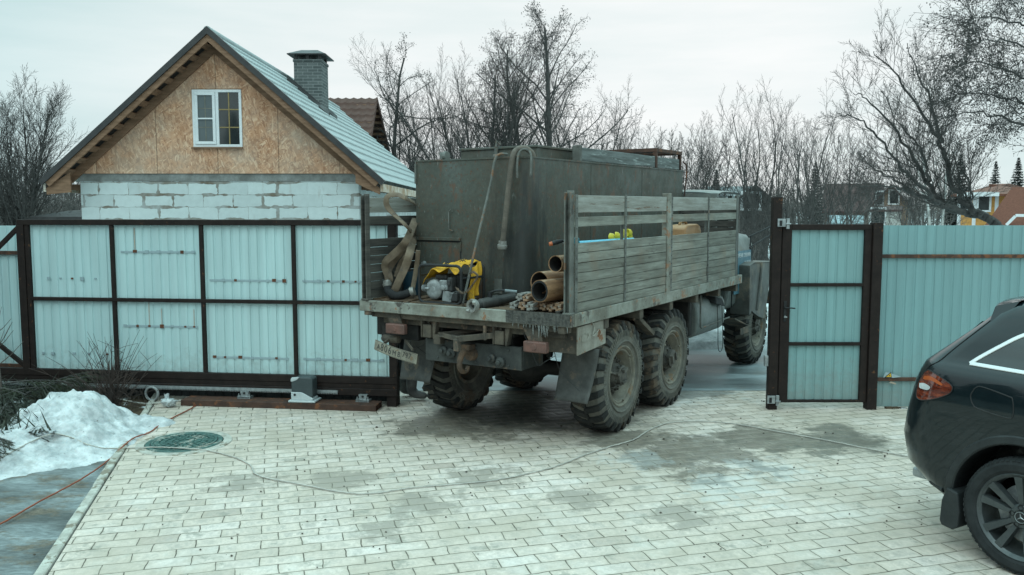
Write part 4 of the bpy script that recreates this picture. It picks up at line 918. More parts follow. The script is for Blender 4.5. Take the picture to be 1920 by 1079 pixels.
# icicles of frozen mud hanging from the sill
random.seed(8); ICE = plain('dirty_icicle', (.36, .38, .37), .2, trans=.45)
mb = MB()
for i in range(46):
    x = random.gauss(.88, .16); x = max(.5, min(1.2, x)); L = random.uniform(.02, .06) + (.10 * random.random() if abs(x - .9) < .12 else 0)
    y = -1.295 + random.uniform(0, .06); mb.tube([(x, y, 1.31), (x + random.uniform(-.004, .004), y, 1.305 - L * .5), (x, y, 1.305 - L)], [.007, .0045, .001], 5)
mb.build('icicle', ICE, truck, smooth=True)
for i in range(40):
    pass
mb = MB()                                                     # frozen muddy crust on the sill corner
def cr(u, v): x = .52 + .72 * u; return (x, -1.304 - .006 * noise.noise(Vector((x * 40, v * 9, 0))) - .004, 1.31 + .125 * v)
mb.grid(cr, 90, 14); mb.build('frozen_crust', pm('frozen_mud', (.09, .085, .075), (.04, .04, .037), 22, .7, bump=.6, stretch=(2, 1, .6)), bed, smooth=True)
mb = MB()
for p in ([(.66, -1.2, 1.2), (.80, -1.28, 1.05), (.86, -1.25, .9), (.95, -1.26, .95), (1.02, -1.2, 1.0)], [(.9, -1.0, 1.0), (.95, -.95, .8), (1.15, -.93, .62)], [(-1.0, -.9, 1.0), (-.98, -.95, .88), (-.80, -.95, .92), (-.6, -1.0, 1.08)], [(-.9, -.95, .9), (-.75, -.93, .8), (-.7, -.92, .72)]): mb.tube(spline(p), .0035, 5)
mb.build('loose_wire', M['black'], truck)
DGAL = pm('dirty_aluminium', (.33, .33, .31), (.19, .18, .165), 14, .5, .3, .1)
# ------------------------------------------------------------------ cargo on the truck (each a thing of its own)
TM = Matrix.Translation(TO) @ Matrix.Rotation(TR, 4, 'Z')
def cargo(name, label, cat, loc, rz=0, group=None):
    p = TM @ Vector(loc); return thing(name, label, cat, p, TR + rz, group)
def tubeframe(mb, x0, x1, z0, z1, y, r, rc=.06):
    pts = []
    for cx, cz, a0 in ((x1 - rc, z1 - rc, 90), (x1 - rc, z0 + rc, 0), (x0 + rc, z0 + rc, -90), (x0 + rc, z1 - rc, -180)):
        for k in range(6): a = R(a0 - 18 * k); pts.append((cx + rc * math.cos(a), y, cz + rc * math.sin(a)))
    mb.tube(pts, r, 10, closed=True)
def generator():
    t = cargo('motor_pump', 'petrol motor pump in a black tube frame, half covered by yellow cloth', 'motor pump', (-.36, -1.0, 1.43))
    BK = M['black']; AL = pm('cast_aluminium', (.33, .345, .345), (.20, .21, .21), 14, .45, .3, .06)
    mb = MB(); tubeframe(mb, -.28, .27, .01, .41, -.21, .016); tubeframe(mb, -.28, .27, .01, .41, .21, .016)
    for x, z in ((-.275, .30), (.265, .28), (-.2, .012), (.2, .012)): mb.tube([(x, -.21, z), (x, .21, z)], .012)
    mb.build('frame', BK, t, smooth=True)
    mb = MB(); mb.box(-.30, .30, -.25, .2, -.005, .008); mb.box(-.22, .2, -.16, .16, .008, .03); mb.build('base_board', pm('base_wood', (.14, .095, .06), (.07, .05, .035), 6, .85, stretch=(1, 4, 1)), t)
    mb = MB(); mb.lathe([(-.205, 0), (-.205, .03), (-.20, .034), (-.203, .04), (-.203, .07), (-.195, .088), (-.18, .104), (-.15, .108), (-.06, .106)], (-.11, 0, .15), 'y', 30); mb.build('recoil_cover', AL, t, smooth=True)
    mb = MB(); mb.cyl((-.15, -.21, .16), (-.24, -.21, .16), .012)
    for k in range(5): mb.lathe([(-.24 + k * .008, .012), (-.24 + k * .008, .038), (-.237 + k * .008, .038)], (0, -.19, .16), 'x', 14)
    mb.build('starter', M['galv'], t)
    mb = MB(); mb.box(-.03, .07, -.19, .05, .19, .255); mb.box(-.01, .10, -.2, -.05, .15, .20); mb.cyl((.03, -.215, .175), (.03, -.18, .175), .028); mb.prism([(.02, .15), (.16, .13), (.12, .02), (.0, .03)], lambda u, v, w: (u, -.19 + w * .16, v), 1); mb.box(.05, .19, -.16, .0, .02, .04); mb.build('engine_block', AL, t, bevel=.012, seg=2)
    mb = MB(); mb.box(-.14, .14, -.08, .17, .03, .30); mb.box(.09, .15, -.215, -.12, .14, .29); mb.box(-.10, .05, -.17, -.05, .262, .31); mb.box(.085, .20, -.19, .1, .03, .13); mb.cyl((.12, -.22, .2), (.12, -.215, .27), .02); mb.build('crankcase', M['dark_steel'], t, bevel=.015, seg=2)
    mb = MB(); mb.lathe([(-.10, 0), (-.10, .11), (.08, .12), (.16, .09), (.16, 0)], (.05, .1, .15), 'y', 20); mb.build('pump_casing', M['dark_steel'], t, smooth=True)
    # yellow cloth thrown over the top and hanging on the right
    YC = pm('yellow_cloth', (.66, .36, .02), (.50, .255, .016), 9, .75, bump=.3, spots=[((.26, .16, .05), 7, .62, .1)])
    mb = MB()
    def cl(u, v):
        # u runs from the left flap over the top and down the right side, v from front to back
        fold = .010 * math.sin(v * 11 + u * 5) + .008 * math.sin(u * 19 + v * 4)
        x = -.27 + .50 * u; y = -.225 + .43 * v + .012 * math.sin(u * 9)
        z = .352 + .050 * math.sin(math.pi * min(1, u * 1.1) * .62) + .045 * v
        if u < .34: z -= (.34 - u) ** 1.2 * .42
        front = max(0, .30 - v) / .30; z -= front ** 1.6 * (.02 + .035 * math.sin(u * 7 + 1) ** 2)
        if u < .12: y += .05 * (1 - u / .12)
        return (x, y, z + fold + .016 * noise.noise(Vector((u * 7, v * 6, 1))))
    mb.grid(cl, 60, 34); o = mb.build('cloth_cover', YC, t, smooth=True, angle=60); m = o.modifiers.new('thick', 'SOLIDIFY'); m.thickness = .004
    mb = MB()
    def cl2(u, v):
        y = -.02 + .22 * u * (1 - .25 * v); x = .235 + .022 * math.sin(u * 13 + v * 2) * (.4 + v) + .02 * math.sin(v * 6); z = .41 - .36 * v - .03 * math.sin(u * 5); return (x, y, z)
    mb.grid(cl2, 24, 24); o = mb.build('cloth_flap', YC, t, smooth=True); m = o.modifiers.new('thick', 'SOLIDIFY'); m.thickness = .004
    for s, x, y, a in (('70', .03, -.15, -.2), ('Ж', .13, .02, .4)):
        m = Matrix.Translation((x, y, .425 if s == '70' else .455)) @ Matrix.Rotation(a, 4, 'Z') @ Matrix.Rotation(R(28), 4, 'X'); text_mesh(s, .075, M['black'], 'cloth_lettering', t, m, .003)
generator()
def chain():
    t = cargo('chain', 'rusty steel chain looped round the pump frame', 'chain', (-.1, -1.24, 1.6)); mb = MB()
    pts = spline([(-.02, -.02, .02), (.06, -.03, -.03), (.14, -.03, .0), (.21, -.03, .08), (.25, -.02, .15), (.20, -.02, .19), (.15, -.01, .17)], 6); L = 0
    for i in range(0, len(pts) - 1):
        a, b = pts[i], pts[i + 1]; d = (b - a).normalized(); c = (a + b) / 2; n1 = d.orthogonal().normalized(); n2 = d.cross(n1); n = n1 if i % 2 else n2
        mb.tube([c + d * .018 * math.cos(q * math.pi / 4) + n * .010 * math.sin(q * math.pi / 4) for q in range(8)], .0034, 5, closed=True)
    mb.build('links', pm('chain_rust', (.20, .14, .10), (.09, .07, .055), 20, .6, .5), t, smooth=True)
chain()
PIPE = pm('rusty_pipe', (.34, .19, .10), (.20, .105, .055), 6, .75, bump=.2, stretch=(3, .6, 3), spots=[((.36, .25, .17), 5, .60, .1), ((.08, .06, .05), 7, .66, .06)])
PIN = pm('pipe_bore', (.03, .026, .024), (.014, .013, .012), 8, .9)
def pipe(x, y, z, r, L, label, tilt=0, yaw=0, lined=False):
    t = cargo('steel_pipe', label, 'pipe', (x, y, z), yaw, 'rusty steel pipes on the truck')
    t.rotation_euler.x = tilt; mb = MB(); mb.lathe([(.004, r - .009), (0, r - .004), (0, r), (L, r), (L, 0)], axis='y', n=36); mb.build('pipe_wall', PIPE, t, smooth=True, angle=50)
    mb = MB(); mb.lathe([(.003, r - .009), (.5, r - .010), (L - .05, r - .010), (L - .05, 0)], axis='y', n=30); mb.build('bore', PIN, t, smooth=True)
    if lined: mb = MB(); mb.lathe([(.004, r - .026), (-.003, r - .024), (-.003, r - .007), (.004, r - .006)], axis='y', n=36); mb.build('liner', M['black'], t, smooth=True)
pipe(.975, -1.12, 1.895, .083, 1.2, 'rusty steel pipe lying topmost of the three beside the tank', 0, R(-5))
pipe(.785, -1.10, 1.70, .112, 1.5, 'rusty steel pipe with a wide dark mouth, behind and left of the black lined one', 0, R(-7))
pipe(.885, -1.27, 1.635, .108, 1.4, 'nearest and lowest rusty steel pipe with a thick black lined mouth', 0, R(-9), True)
t = cargo('pipe_liner', 'black lining sleeve showing in the mouth of the lowest pipe', 'pipe liner', (.925, -1.262, 1.635)) if False else None
RODM = pm('rusty_rod', (.30, .18, .11), (.15, .09, .055), 7, .85, bump=.5, spots=[((.3, .27, .24), 9, .62, .08)])
RODG = pm('muddy_grey_rod', (.28, .27, .25), (.16, .15, .135), 9, .6, .3, .3)
random.seed(3)
for i, (x, z, r, g) in enumerate(((.575, 1.475, .046, 1), (.675, 1.477, .050, 0), (.625, 1.558, .044, 1), (.777, 1.477, .050, 0), (.72, 1.556, .040, 0), (.875, 1.474, .047, 0), (.965, 1.470, .044, 0), (1.06, 1.478, .052, 0))):
    lab = ('grey muddy drill rod at the left end of the stacked rods', 'rusty drill rod on the deck next to the grey rod', 'grey muddy drill rod lying on top of the first two', 'rusty drill rod low in the middle of the stack', 'rusty drill rod high in the middle of the stack', 'rusty drill rod low under the big pipes', 'rusty drill rod lying just under the nearest pipe', 'rusty drill rod at the right end beside the corner post')[i]
    t = cargo('drill_rod', lab, 'drill rod', (x, -1.22 + random.uniform(-.05, .05), z), R(random.uniform(-1, 1)), 'drill rods on the truck deck')
    mb = MB(); prof = [(.0, 0), (.0, r * .5), (.008, r * .62), (.06, r * .75), (.062, r), (.16, r), (.165, r * .88), (3.0, r * .88), (3.0, 0)]
    mb.lathe(prof, axis='y', n=14); mb.build('rod', RODG if g else RODM, t, smooth=True, angle=30)
    mb = MB()
    for k in range(5): a = k * 1.256 + i; mb.bar((r * .55 * math.cos(a), -.02, r * .55 * math.sin(a)), (r * .75 * math.cos(a + .2), .08, r * .75 * math.sin(a + .2)), r * .7, r * .55)
    mb.build('threaded_end', RODG if g or i == 3 else RODM, t, bevel=.003)
mb_t = cargo('wood_offcut', 'grey splinter of wood leaning by the right corner post', 'wood offcut', (1.13, -1.2, 1.43)); mb = MB(); mb.bar((-.07, -.05, .005), (.05, .1, .07), .05, .015); mb.build('splinter', OLDW, mb_t)
def nozzle():
    t = cargo('hose_valve', 'dark pipe coupling with lever valve and pale ring end overhanging the tail', 'hose valve', (.14, -1.33, 1.455))
    a = Vector((0, 0, 0)); b = Vector((.10, .58, .035)); d = b.normalized()
    mb = MB(); mb.tube([a + d * .03, a + d * .10, a + d * .11, a + d * .17, a + d * .30, a + d * .31, a + d * .36, a + d * .37, a + d * .62], [.044, .044, .056, .056, .058, .064, .064, .052, .052], 18); mb.build('pipe_body', pm('black_pipe_body', (.05, .048, .045), (.028, .028, .028), 8, .6, bump=.2), t, smooth=True, angle=30)
    mb = MB(); u = d.orthogonal().normalized(); v = d.cross(u)
    def rg(k, r, h): return [a + d * h + (u * math.cos(2 * math.pi * i / 28) + v * math.sin(2 * math.pi * i / 28)) * r for i in range(28)]
    rs = [rg(0, .040, .06), rg(0, .040, -.02), rg(0, .066, -.028), rg(0, .070, 0), rg(0, .064, .03), rg(0, .046, .05)]
    vs = [p for r_ in rs for p in r_]; mb.add(vs, [(i * 28 + j, i * 28 + (j + 1) % 28, (i + 1) * 28 + (j + 1) % 28, (i + 1) * 28 + j) for i in range(5) for j in range(28)])
    for q in (0, 14): p = rs[2][q]; mb.bar(p, p + d * -.02 + v * .02, .03, .03)
    mb.build('coupling_ring', DGAL, t, smooth=True, angle=30)
    mb = MB(); p = a + d * .25; mb.cyl(p, p + Vector((0, 0, .11)), .024); mb.tube(spline([p + Vector((0, 0, .095)), p + Vector((.05, .02, .12)), p + Vector((.12, .06, .125)), p + Vector((.16, .08, .12))]), .012, 10); mb.build('lever', M['black'], t, smooth=True)
    mb = MB(); mb.cyl(p + Vector((.14, .07, .122)), p + Vector((.25, .13, .11)), .0165); mb.build('grip', pm('grey_grip', (.19, .23, .24), (.15, .18, .19), 9, .5), t, smooth=True)
    mb = MB(); mb.box(*(x for k in range(3) for x in ((a + d * .23)[k] - (.016 if k != 1 else .055), (a + d * .23)[k] + (.016 if k != 1 else -.035)))); mb.build('name_tag', pm('tag_grey', (.33, .34, .33)), t)
nozzle()
def tankpipe():
    t = cargo('suction_pipe', 'mud coloured suction pipe hooked over the rear edge of the tank', 'pipe', (.1, -.66, 2.0))
    m = pm('muddy_pipe', (.15, .125, .10), (.085, .072, .06), 7, .75, bump=.3)
    mb = MB(); mb.tube(spline([(-.03, 0, .06), (.0, 0, .3), (.045, .01, .7), (.075, .03, .97), (.095, .08, 1.06), (.14, .17, 1.085), (.18, .25, 1.04), (.19, .28, .98)], 6), .030, 14); mb.build('pipe_tube', m, t, smooth=True)
    mb = MB(); mb.tube([(-.03, 0, .09), (-.032, 0, .05), (-.035, 0, .045), (-.036, 0, .02), (-.036, 0, .0)], [.044, .046, .056, .056, .046], 16); mb.build('coupling', DGAL, t, smooth=True, angle=30)
    t = cargo('hook_handle', 'bent thin steel hook handle over the tank corner', 'hook', (.30, -.62, 2.8))
    mb = MB(); mb.tube(spline([(-.06, -.02, -.04), (-.06, -.02, .1), (-.05, -.0, .22), (-.0, .02, .265), (.06, .03, .24), (.09, .02, .17), (.095, .0, -.03)], 5), .0125, 8); mb.build('hook_rod', STEEL, t, smooth=True)
    t = cargo('hooked_rod', 'long thin steel rod with a hooked top leaning against the tank by the pump', 'rod', (-.10, -1.2, 1.45))
    a = (0, 0, 0); mb = MB(); mb.tube(spline([(0.02, 0, .0), (0.025, .25, .62), (0.04, .50, 1.25), (.055, .56, 1.50), (.09, .60, 1.57), (.14, .68, 1.575)], 6), .014, 8); mb.build('rod', STEEL, t, smooth=True)
tankpipe()
def hose():
    t = cargo('flat_hose', 'brown flat fire hose draped in loops between left side boards and tank', 'hose', (-1.25, -.8, 1.43))
    m = pm('brown_hose_canvas', (.20, .15, .105), (.125, .09, .065), 5, .9, bump=.3, stretch=(1, 1, 1), spots=[((.10, .08, .065), 7, .6, .1)])
    def P(px, py, y=-.80): return TB(px, py, y) - Vector((-1.25, -.8, 1.43))
    sd = Vector((.75, .55, .35))
    runs = [([(778, 382), (762, 372), (745, 366), (728, 368), (724, 380), (730, 393), (745, 408), (762, 424), (778, 442)], -1.10, .06, (.2, 1, .3)),
            ([(779, 412), (764, 448), (750, 466), (735, 480), (724, 490), (722, 502), (728, 520), (726, 534)], -1.02, .08, None),
            ([(778, 440), (752, 472), (738, 490), (728, 508), (731, 524), (727, 536)], -.96, .075, None),
            ([(780, 410), (776, 440), (769, 472), (760, 500), (748, 527), (738, 550)], -1.06, .085, None),
            ([(778, 448), (762, 480), (752, 496), (744, 520)], -.90, .07, None),
            ([(784, 470), (781, 500), (776, 530), (773, 546)], -.98, .05, None)]
    for pts, y, w, sdv in runs:
        q = spline([P(a, b, -.5 if a >= 775 and b < 450 else y + .03 * math.sin(i * 1.3)) for i, (a, b) in enumerate(pts)], 5); vw = Vector((.63, -.77, .10)); sds = []
        for i in range(len(q)):
            dd = (q[min(i + 1, len(q) - 1)] - q[max(i - 1, 0)]).normalized(); tw = .35 * math.sin(i * .23 + w * 40) + (.9 * math.sin(i * .16) if sdv else 0); s_ = dd.cross(vw).normalized(); sds.append(s_ * math.cos(tw) + dd.cross(s_) * math.sin(tw))
        mb = MB(); mb.ribbon(q, sds, w * 1.05, .018); mb.build('hose_fold', m, t, smooth=True, angle=50)
    mb = MB(); mb.tube(spline([P(726, 536, -1.05), P(729, 547, -1.08), P(742, 555, -1.12), P(757, 553, -1.10), P(767, 549, -1.05)], 5), .045, 12); mb.build('rubber_bend', M['black_rubber'], t, smooth=True)
    mb = MB()
    for a, b in ((P(725, 527, -1.04), P(727, 538, -1.05)), (P(765, 550, -1.05), P(777, 546, -1.02))): mb.tube([a, a * .6 + b * .4, a * .55 + b * .45, b], [.045, .045, .058, .05], 12)
    mb.build('hose_clamp', DGAL, t, smooth=True, angle=30)
    t = cargo('blue_bucket', 'dark blue bucket tucked behind the hose', 'bucket', (-1.26, -.55, 1.43)); mb = MB(); mb.lathe([(0, 0), (0, .10), (.28, .13), (.28, .12), (.02, .09)], axis='z', n=24); mb.build('shell', plain('dark_blue_plastic', (.012, .045, .07), .4), t, smooth=True)
hose()
def jack():
    t = cargo('winch_crank', 'teal hand winch with a crank and red tipped black grip beside the right boards', 'winch', (1.07, -1.12, 2.05))
    mb = MB(); mb.tube([(.06, 0, .0), (.0, -.0, .06), (-.02, 0, .075)], .014, 8); mb.build('crank_arm', M['galv'], t, smooth=True)
    mb = MB(); mb.tube([(.0, -.01, .075), (-.05, -.05, .06), (-.09, -.09, .045)], [.014, .024, .02], 10); mb.build('grip', M['black'], t, smooth=True)
    mb = MB(); mb.tube([(-.085, -.085, .047), (-.105, -.105, .04)], [.022, .018], 10); mb.build('grip_tip', plain('orange_plastic', (.42, .10, .03), .5), t)
    mb = MB(); mb.box(.02, .10, .0, .14, -.14, .10); mb.cyl((.0, .07, 0), (.12, .07, 0), .07); mb.build('winch_body', plain('teal_paint', (.015, .13, .16), .5), t, bevel=.01, seg=2)
jack()
t = cargo('blue_pipe', 'light blue plastic pipe lying along the inside of the right side boards', 'pipe', (1.14, -1.05, 2.085)); mb = MB(); mb.lathe([(0, .018), (0, .032), (1.4, .032)], axis='y', n=18); mb.build('pipe_wall', plain('sky_blue_plastic', (.10, .46, .62), .4), t, smooth=True)
YP = plain('yellow_plastic', (.60, .53, .04), .45)
for i, (px, py, r) in enumerate(((1149, 445, .045), (1159, 442, .048), (1172, 440, .060), (1181, 437, .045))):
    p = TS(px, py, 1.10); p.z = 2.12 + (.012, .02, .035, .05)[i]
    t = cargo('plastic_funnel', ('round yellow pipe cap, smallest at the left behind the slats', 'round yellow pipe cap second from the left behind the slats', 'large yellow funnel cap behind the slats', 'yellow flanged cap at the right behind the slats')[i], 'cap', p, R(20 * i), 'yellow caps on the pipes')  # yellow plastic caps set on the pipes
    mb = MB(); mb.lathe([(.02, 0), (.02, r * .5), (.0, r * .9), (-.03, r), (-.035, r * .85), (-.02, r * .3), (-.02, 0)], axis='x', n=22); mb.build('cap', YP, t, smooth=True)
    mb = MB(); mb.box(-.02, .03, -.012, .012, -.10, -r * .5); mb.build('stem', YP, t)
t = cargo('tan_canister', 'tan plastic canister showing between the front side slats', 'canister', (1.02, 2.30, 1.93)); mb = MB()
pr = [(-.26, .0), (.26, .0), (.29, .03), (.30, .22), (.26, .285), (.16, .315), (-.22, .30), (-.29, .26), (-.30, .03)]
mb.prism(pr, lambda u, v, w: (-.14 + w * .26, u, v), 1); mb.build('body', pm('tan_plastic', (.44, .25, .12), (.38, .21, .10), 5, .5, bump=.05), t, bevel=.025, seg=3, smooth=True)
mb = MB(); mb.tube(spline([(-.01, -.18, .30), (-.01, -.14, .335), (-.01, .0, .345), (-.01, .08, .315)]), .018, 8); mb.build('handle', pm('tan_plastic_handle', (.40, .23, .11)), t, smooth=True)
# crate the canister stands on, hidden by the boards
t = cargo('wooden_crate', 'grey wooden crate under the tan canister behind the side boards', 'crate', (1.02, 2.35, 1.43)); mb = MB()
for k in range(4): mb.box(-.15, .15, -.45, .45, .005 + k * .125, .115 + k * .125)
for y in (-.43, .41): mb.box(-.152, -.13, y, y + .02, 0, .498); mb.box(.13, .152, y, y + .02, 0, .498)
mb.build('slats', OLDW, t)
# roll of dark net on top of the tank
t = cargo('folded_tarp', 'grey folded tarpaulin on the tank roof between hatch and plank', 'tarpaulin', (-.15, 1.5, 3.0)); mb = MB()
def tp(u, v): return (-.02 + .42 * u, -.35 + 1.5 * v, .012 + .045 * (math.sin(math.pi * u) * math.sin(math.pi * v)) ** .4 + .02 * noise.noise(Vector((u * 6, v * 9, 0))))
mb.grid(tp, 24, 30); mb.build('tarp_sheet', pm('grey_tarp', (.16, .17, .165)), t, smooth=True)
# ------------------------------------------------------------------ the person standing behind the tail of the truck
def skin(name, verts, edges, mat, parent, sub=2):
    me = bpy.data.meshes.new(name); me.from_pydata([v[:3] for v in verts], edges, []); o = bpy.data.objects.new(name, me); COL.objects.link(o)
    o.modifiers.new('skin', 'SKIN'); 
    for i, v in enumerate(verts): me.skin_vertices[0].data[i].radius = (v[3], v[4] if len(v) > 4 else v[3])
    me.skin_vertices[0].data[0].use_root = True
    s = o.modifiers.new('sub', 'SUBSURF'); s.levels = sub; s.render_levels = sub; o.modifiers['skin'].use_smooth_shade = True
    me.materials.append(mat); dg = bpy.context.evaluated_depsgraph_get(); dg.update(); m2 = bpy.data.meshes.new_from_object(o.evaluated_get(dg)); m2.name = name
    o.modifiers.clear(); o.data = m2; m2.materials.clear(); m2.materials.append(mat); o.parent = parent; return o
def person():
    g = gnd(757, 747); t = thing('person', 'person in grey felt boots and dark work clothes standing behind the truck tail', 'person', (g.x, g.y, 0), R(-80))
    bt = pm('grey_felt', (.17, .17, .165), (.10, .10, .10), 12, .95, bump=.3); cl = pm('dark_work_cloth', (.04, .045, .05), (.025, .028, .032), 8, .9, bump=.2); sk = pm('skin', (.40, .24, .17), (.36, .21, .15), 6, .6, bump=.03)
    HX = -.02
    V = [(0, 0, .95, .15, .11), (0, 0, 1.15, .15, .11), (0, .01, 1.36, .17, .11), (0, .0, 1.47, .07), (0, .02, 1.56, .062), (0, .03, 1.66, .085, .10), (0, .03, 1.74, .07, .08),
         (-.10, 0, .90, .085), (-.12, .02, .50, .062), (-.13, 0, .12, .05), (.10, 0, .90, .085), (.11, .06, .50, .062), (.12, .10, .12, .05),
         (-.21, 0, 1.38, .058), (-.27, .02, 1.12, .045), (-.24, .14, .92, .035), (-.235, .19, .86, .034, .022), (.21, 0, 1.38, .058), (.27, .02, 1.12, .045), (.24, .14, .92, .035), (.235, .19, .86, .034, .022)]
    Ed = [(0, 1), (1, 2), (2, 3), (3, 4), (4, 5), (5, 6), (0, 7), (7, 8), (8, 9), (0, 10), (10, 11), (11, 12), (2, 13), (13, 14), (14, 15), (15, 16), (2, 17), (17, 18), (18, 19), (19, 20)]
    for bx in (-1, 1):
        b0 = 16 if bx < 0 else 20
        for k, (dx, dy, dz) in enumerate(((-.02, .05, -.06), (-.007, .06, -.075), (.007, .06, -.07), (.02, .05, -.055), (-bx * .035, .045, -.02))):
            V.append((V[b0][0] + dx * .6, V[b0][1] + dy * .5, V[b0][2] + dz * .5, .010)); V.append((V[b0][0] + dx, V[b0][1] + dy, V[b0][2] + dz, .008)); n = len(V); Ed += [(b0, n - 2), (n - 2, n - 1)]
    skin('body', V, Ed, sk, t)
    VJ = [(0, 0, .88, .17, .13), (0, 0, 1.1, .175, .13), (0, .01, 1.37, .185, .125), (0, .0, 1.48, .09), (-.21, 0, 1.38, .075), (-.275, .02, 1.12, .06), (-.245, .13, .94, .05), (.21, 0, 1.38, .075), (.275, .02, 1.12, .06), (.245, .13, .94, .05)]
    skin('jacket', VJ, [(0, 1), (1, 2), (2, 3), (2, 4), (4, 5), (5, 6), (2, 7), (7, 8), (8, 9)], cl, t)
    VT = [(0, 0, .95, .16, .12), (-.10, 0, .86, .10), (-.12, .02, .52, .085), (-.13, 0, .24, .075), (.10, 0, .86, .10), (.11, .06, .52, .085), (.12, .10, .24, .075)]
    skin('trousers', VT, [(0, 1), (1, 2), (2, 3), (0, 4), (4, 5), (5, 6)], cl, t)
    for x, y, an in ((-.13, 0, -.1), (.12, .10, .15)):
        c, s = math.cos(an), math.sin(an)
        VB = [(x, y, .36, .088), (x, y + .0, .20, .075), (x, y - .01, .085, .078), (x + s * .10, y + .11 * c, .062, .066, .055), (x + s * .19, y + .20 * c, .052, .058, .045)]
        skin('boot', VB, [(0, 1), (1, 2), (2, 3), (3, 4)], bt, t)
    skin('cap', [(0, .02, 1.72, .10, .115), (0, .02, 1.79, .085, .10), (0, .02, 1.82, .04)], [(0, 1), (1, 2)], cl, t)
    mb = MB()
    for x in (-.032, .032): mb.lathe([(0, .0), (.006, .010), (.012, 0)], (x, .122, 1.67), 'y', 10)
    mb.build('eyes', M['black'], t); mb = MB(); mb.hexa([(-.014, .12, 1.625), (.014, .12, 1.625), (.014, .15, 1.63), (-.014, .15, 1.63), (-.006, .12, 1.67), (.006, .12, 1.67), (.005, .13, 1.67), (-.005, .13, 1.67)]); mb.build('nose', sk, t, bevel=.004); mb = MB(); mb.box(-.025, .025, .115, .126, 1.596, 1.604); mb.build('mouth', pm('lips', (.3, .14, .11)), t)
person()
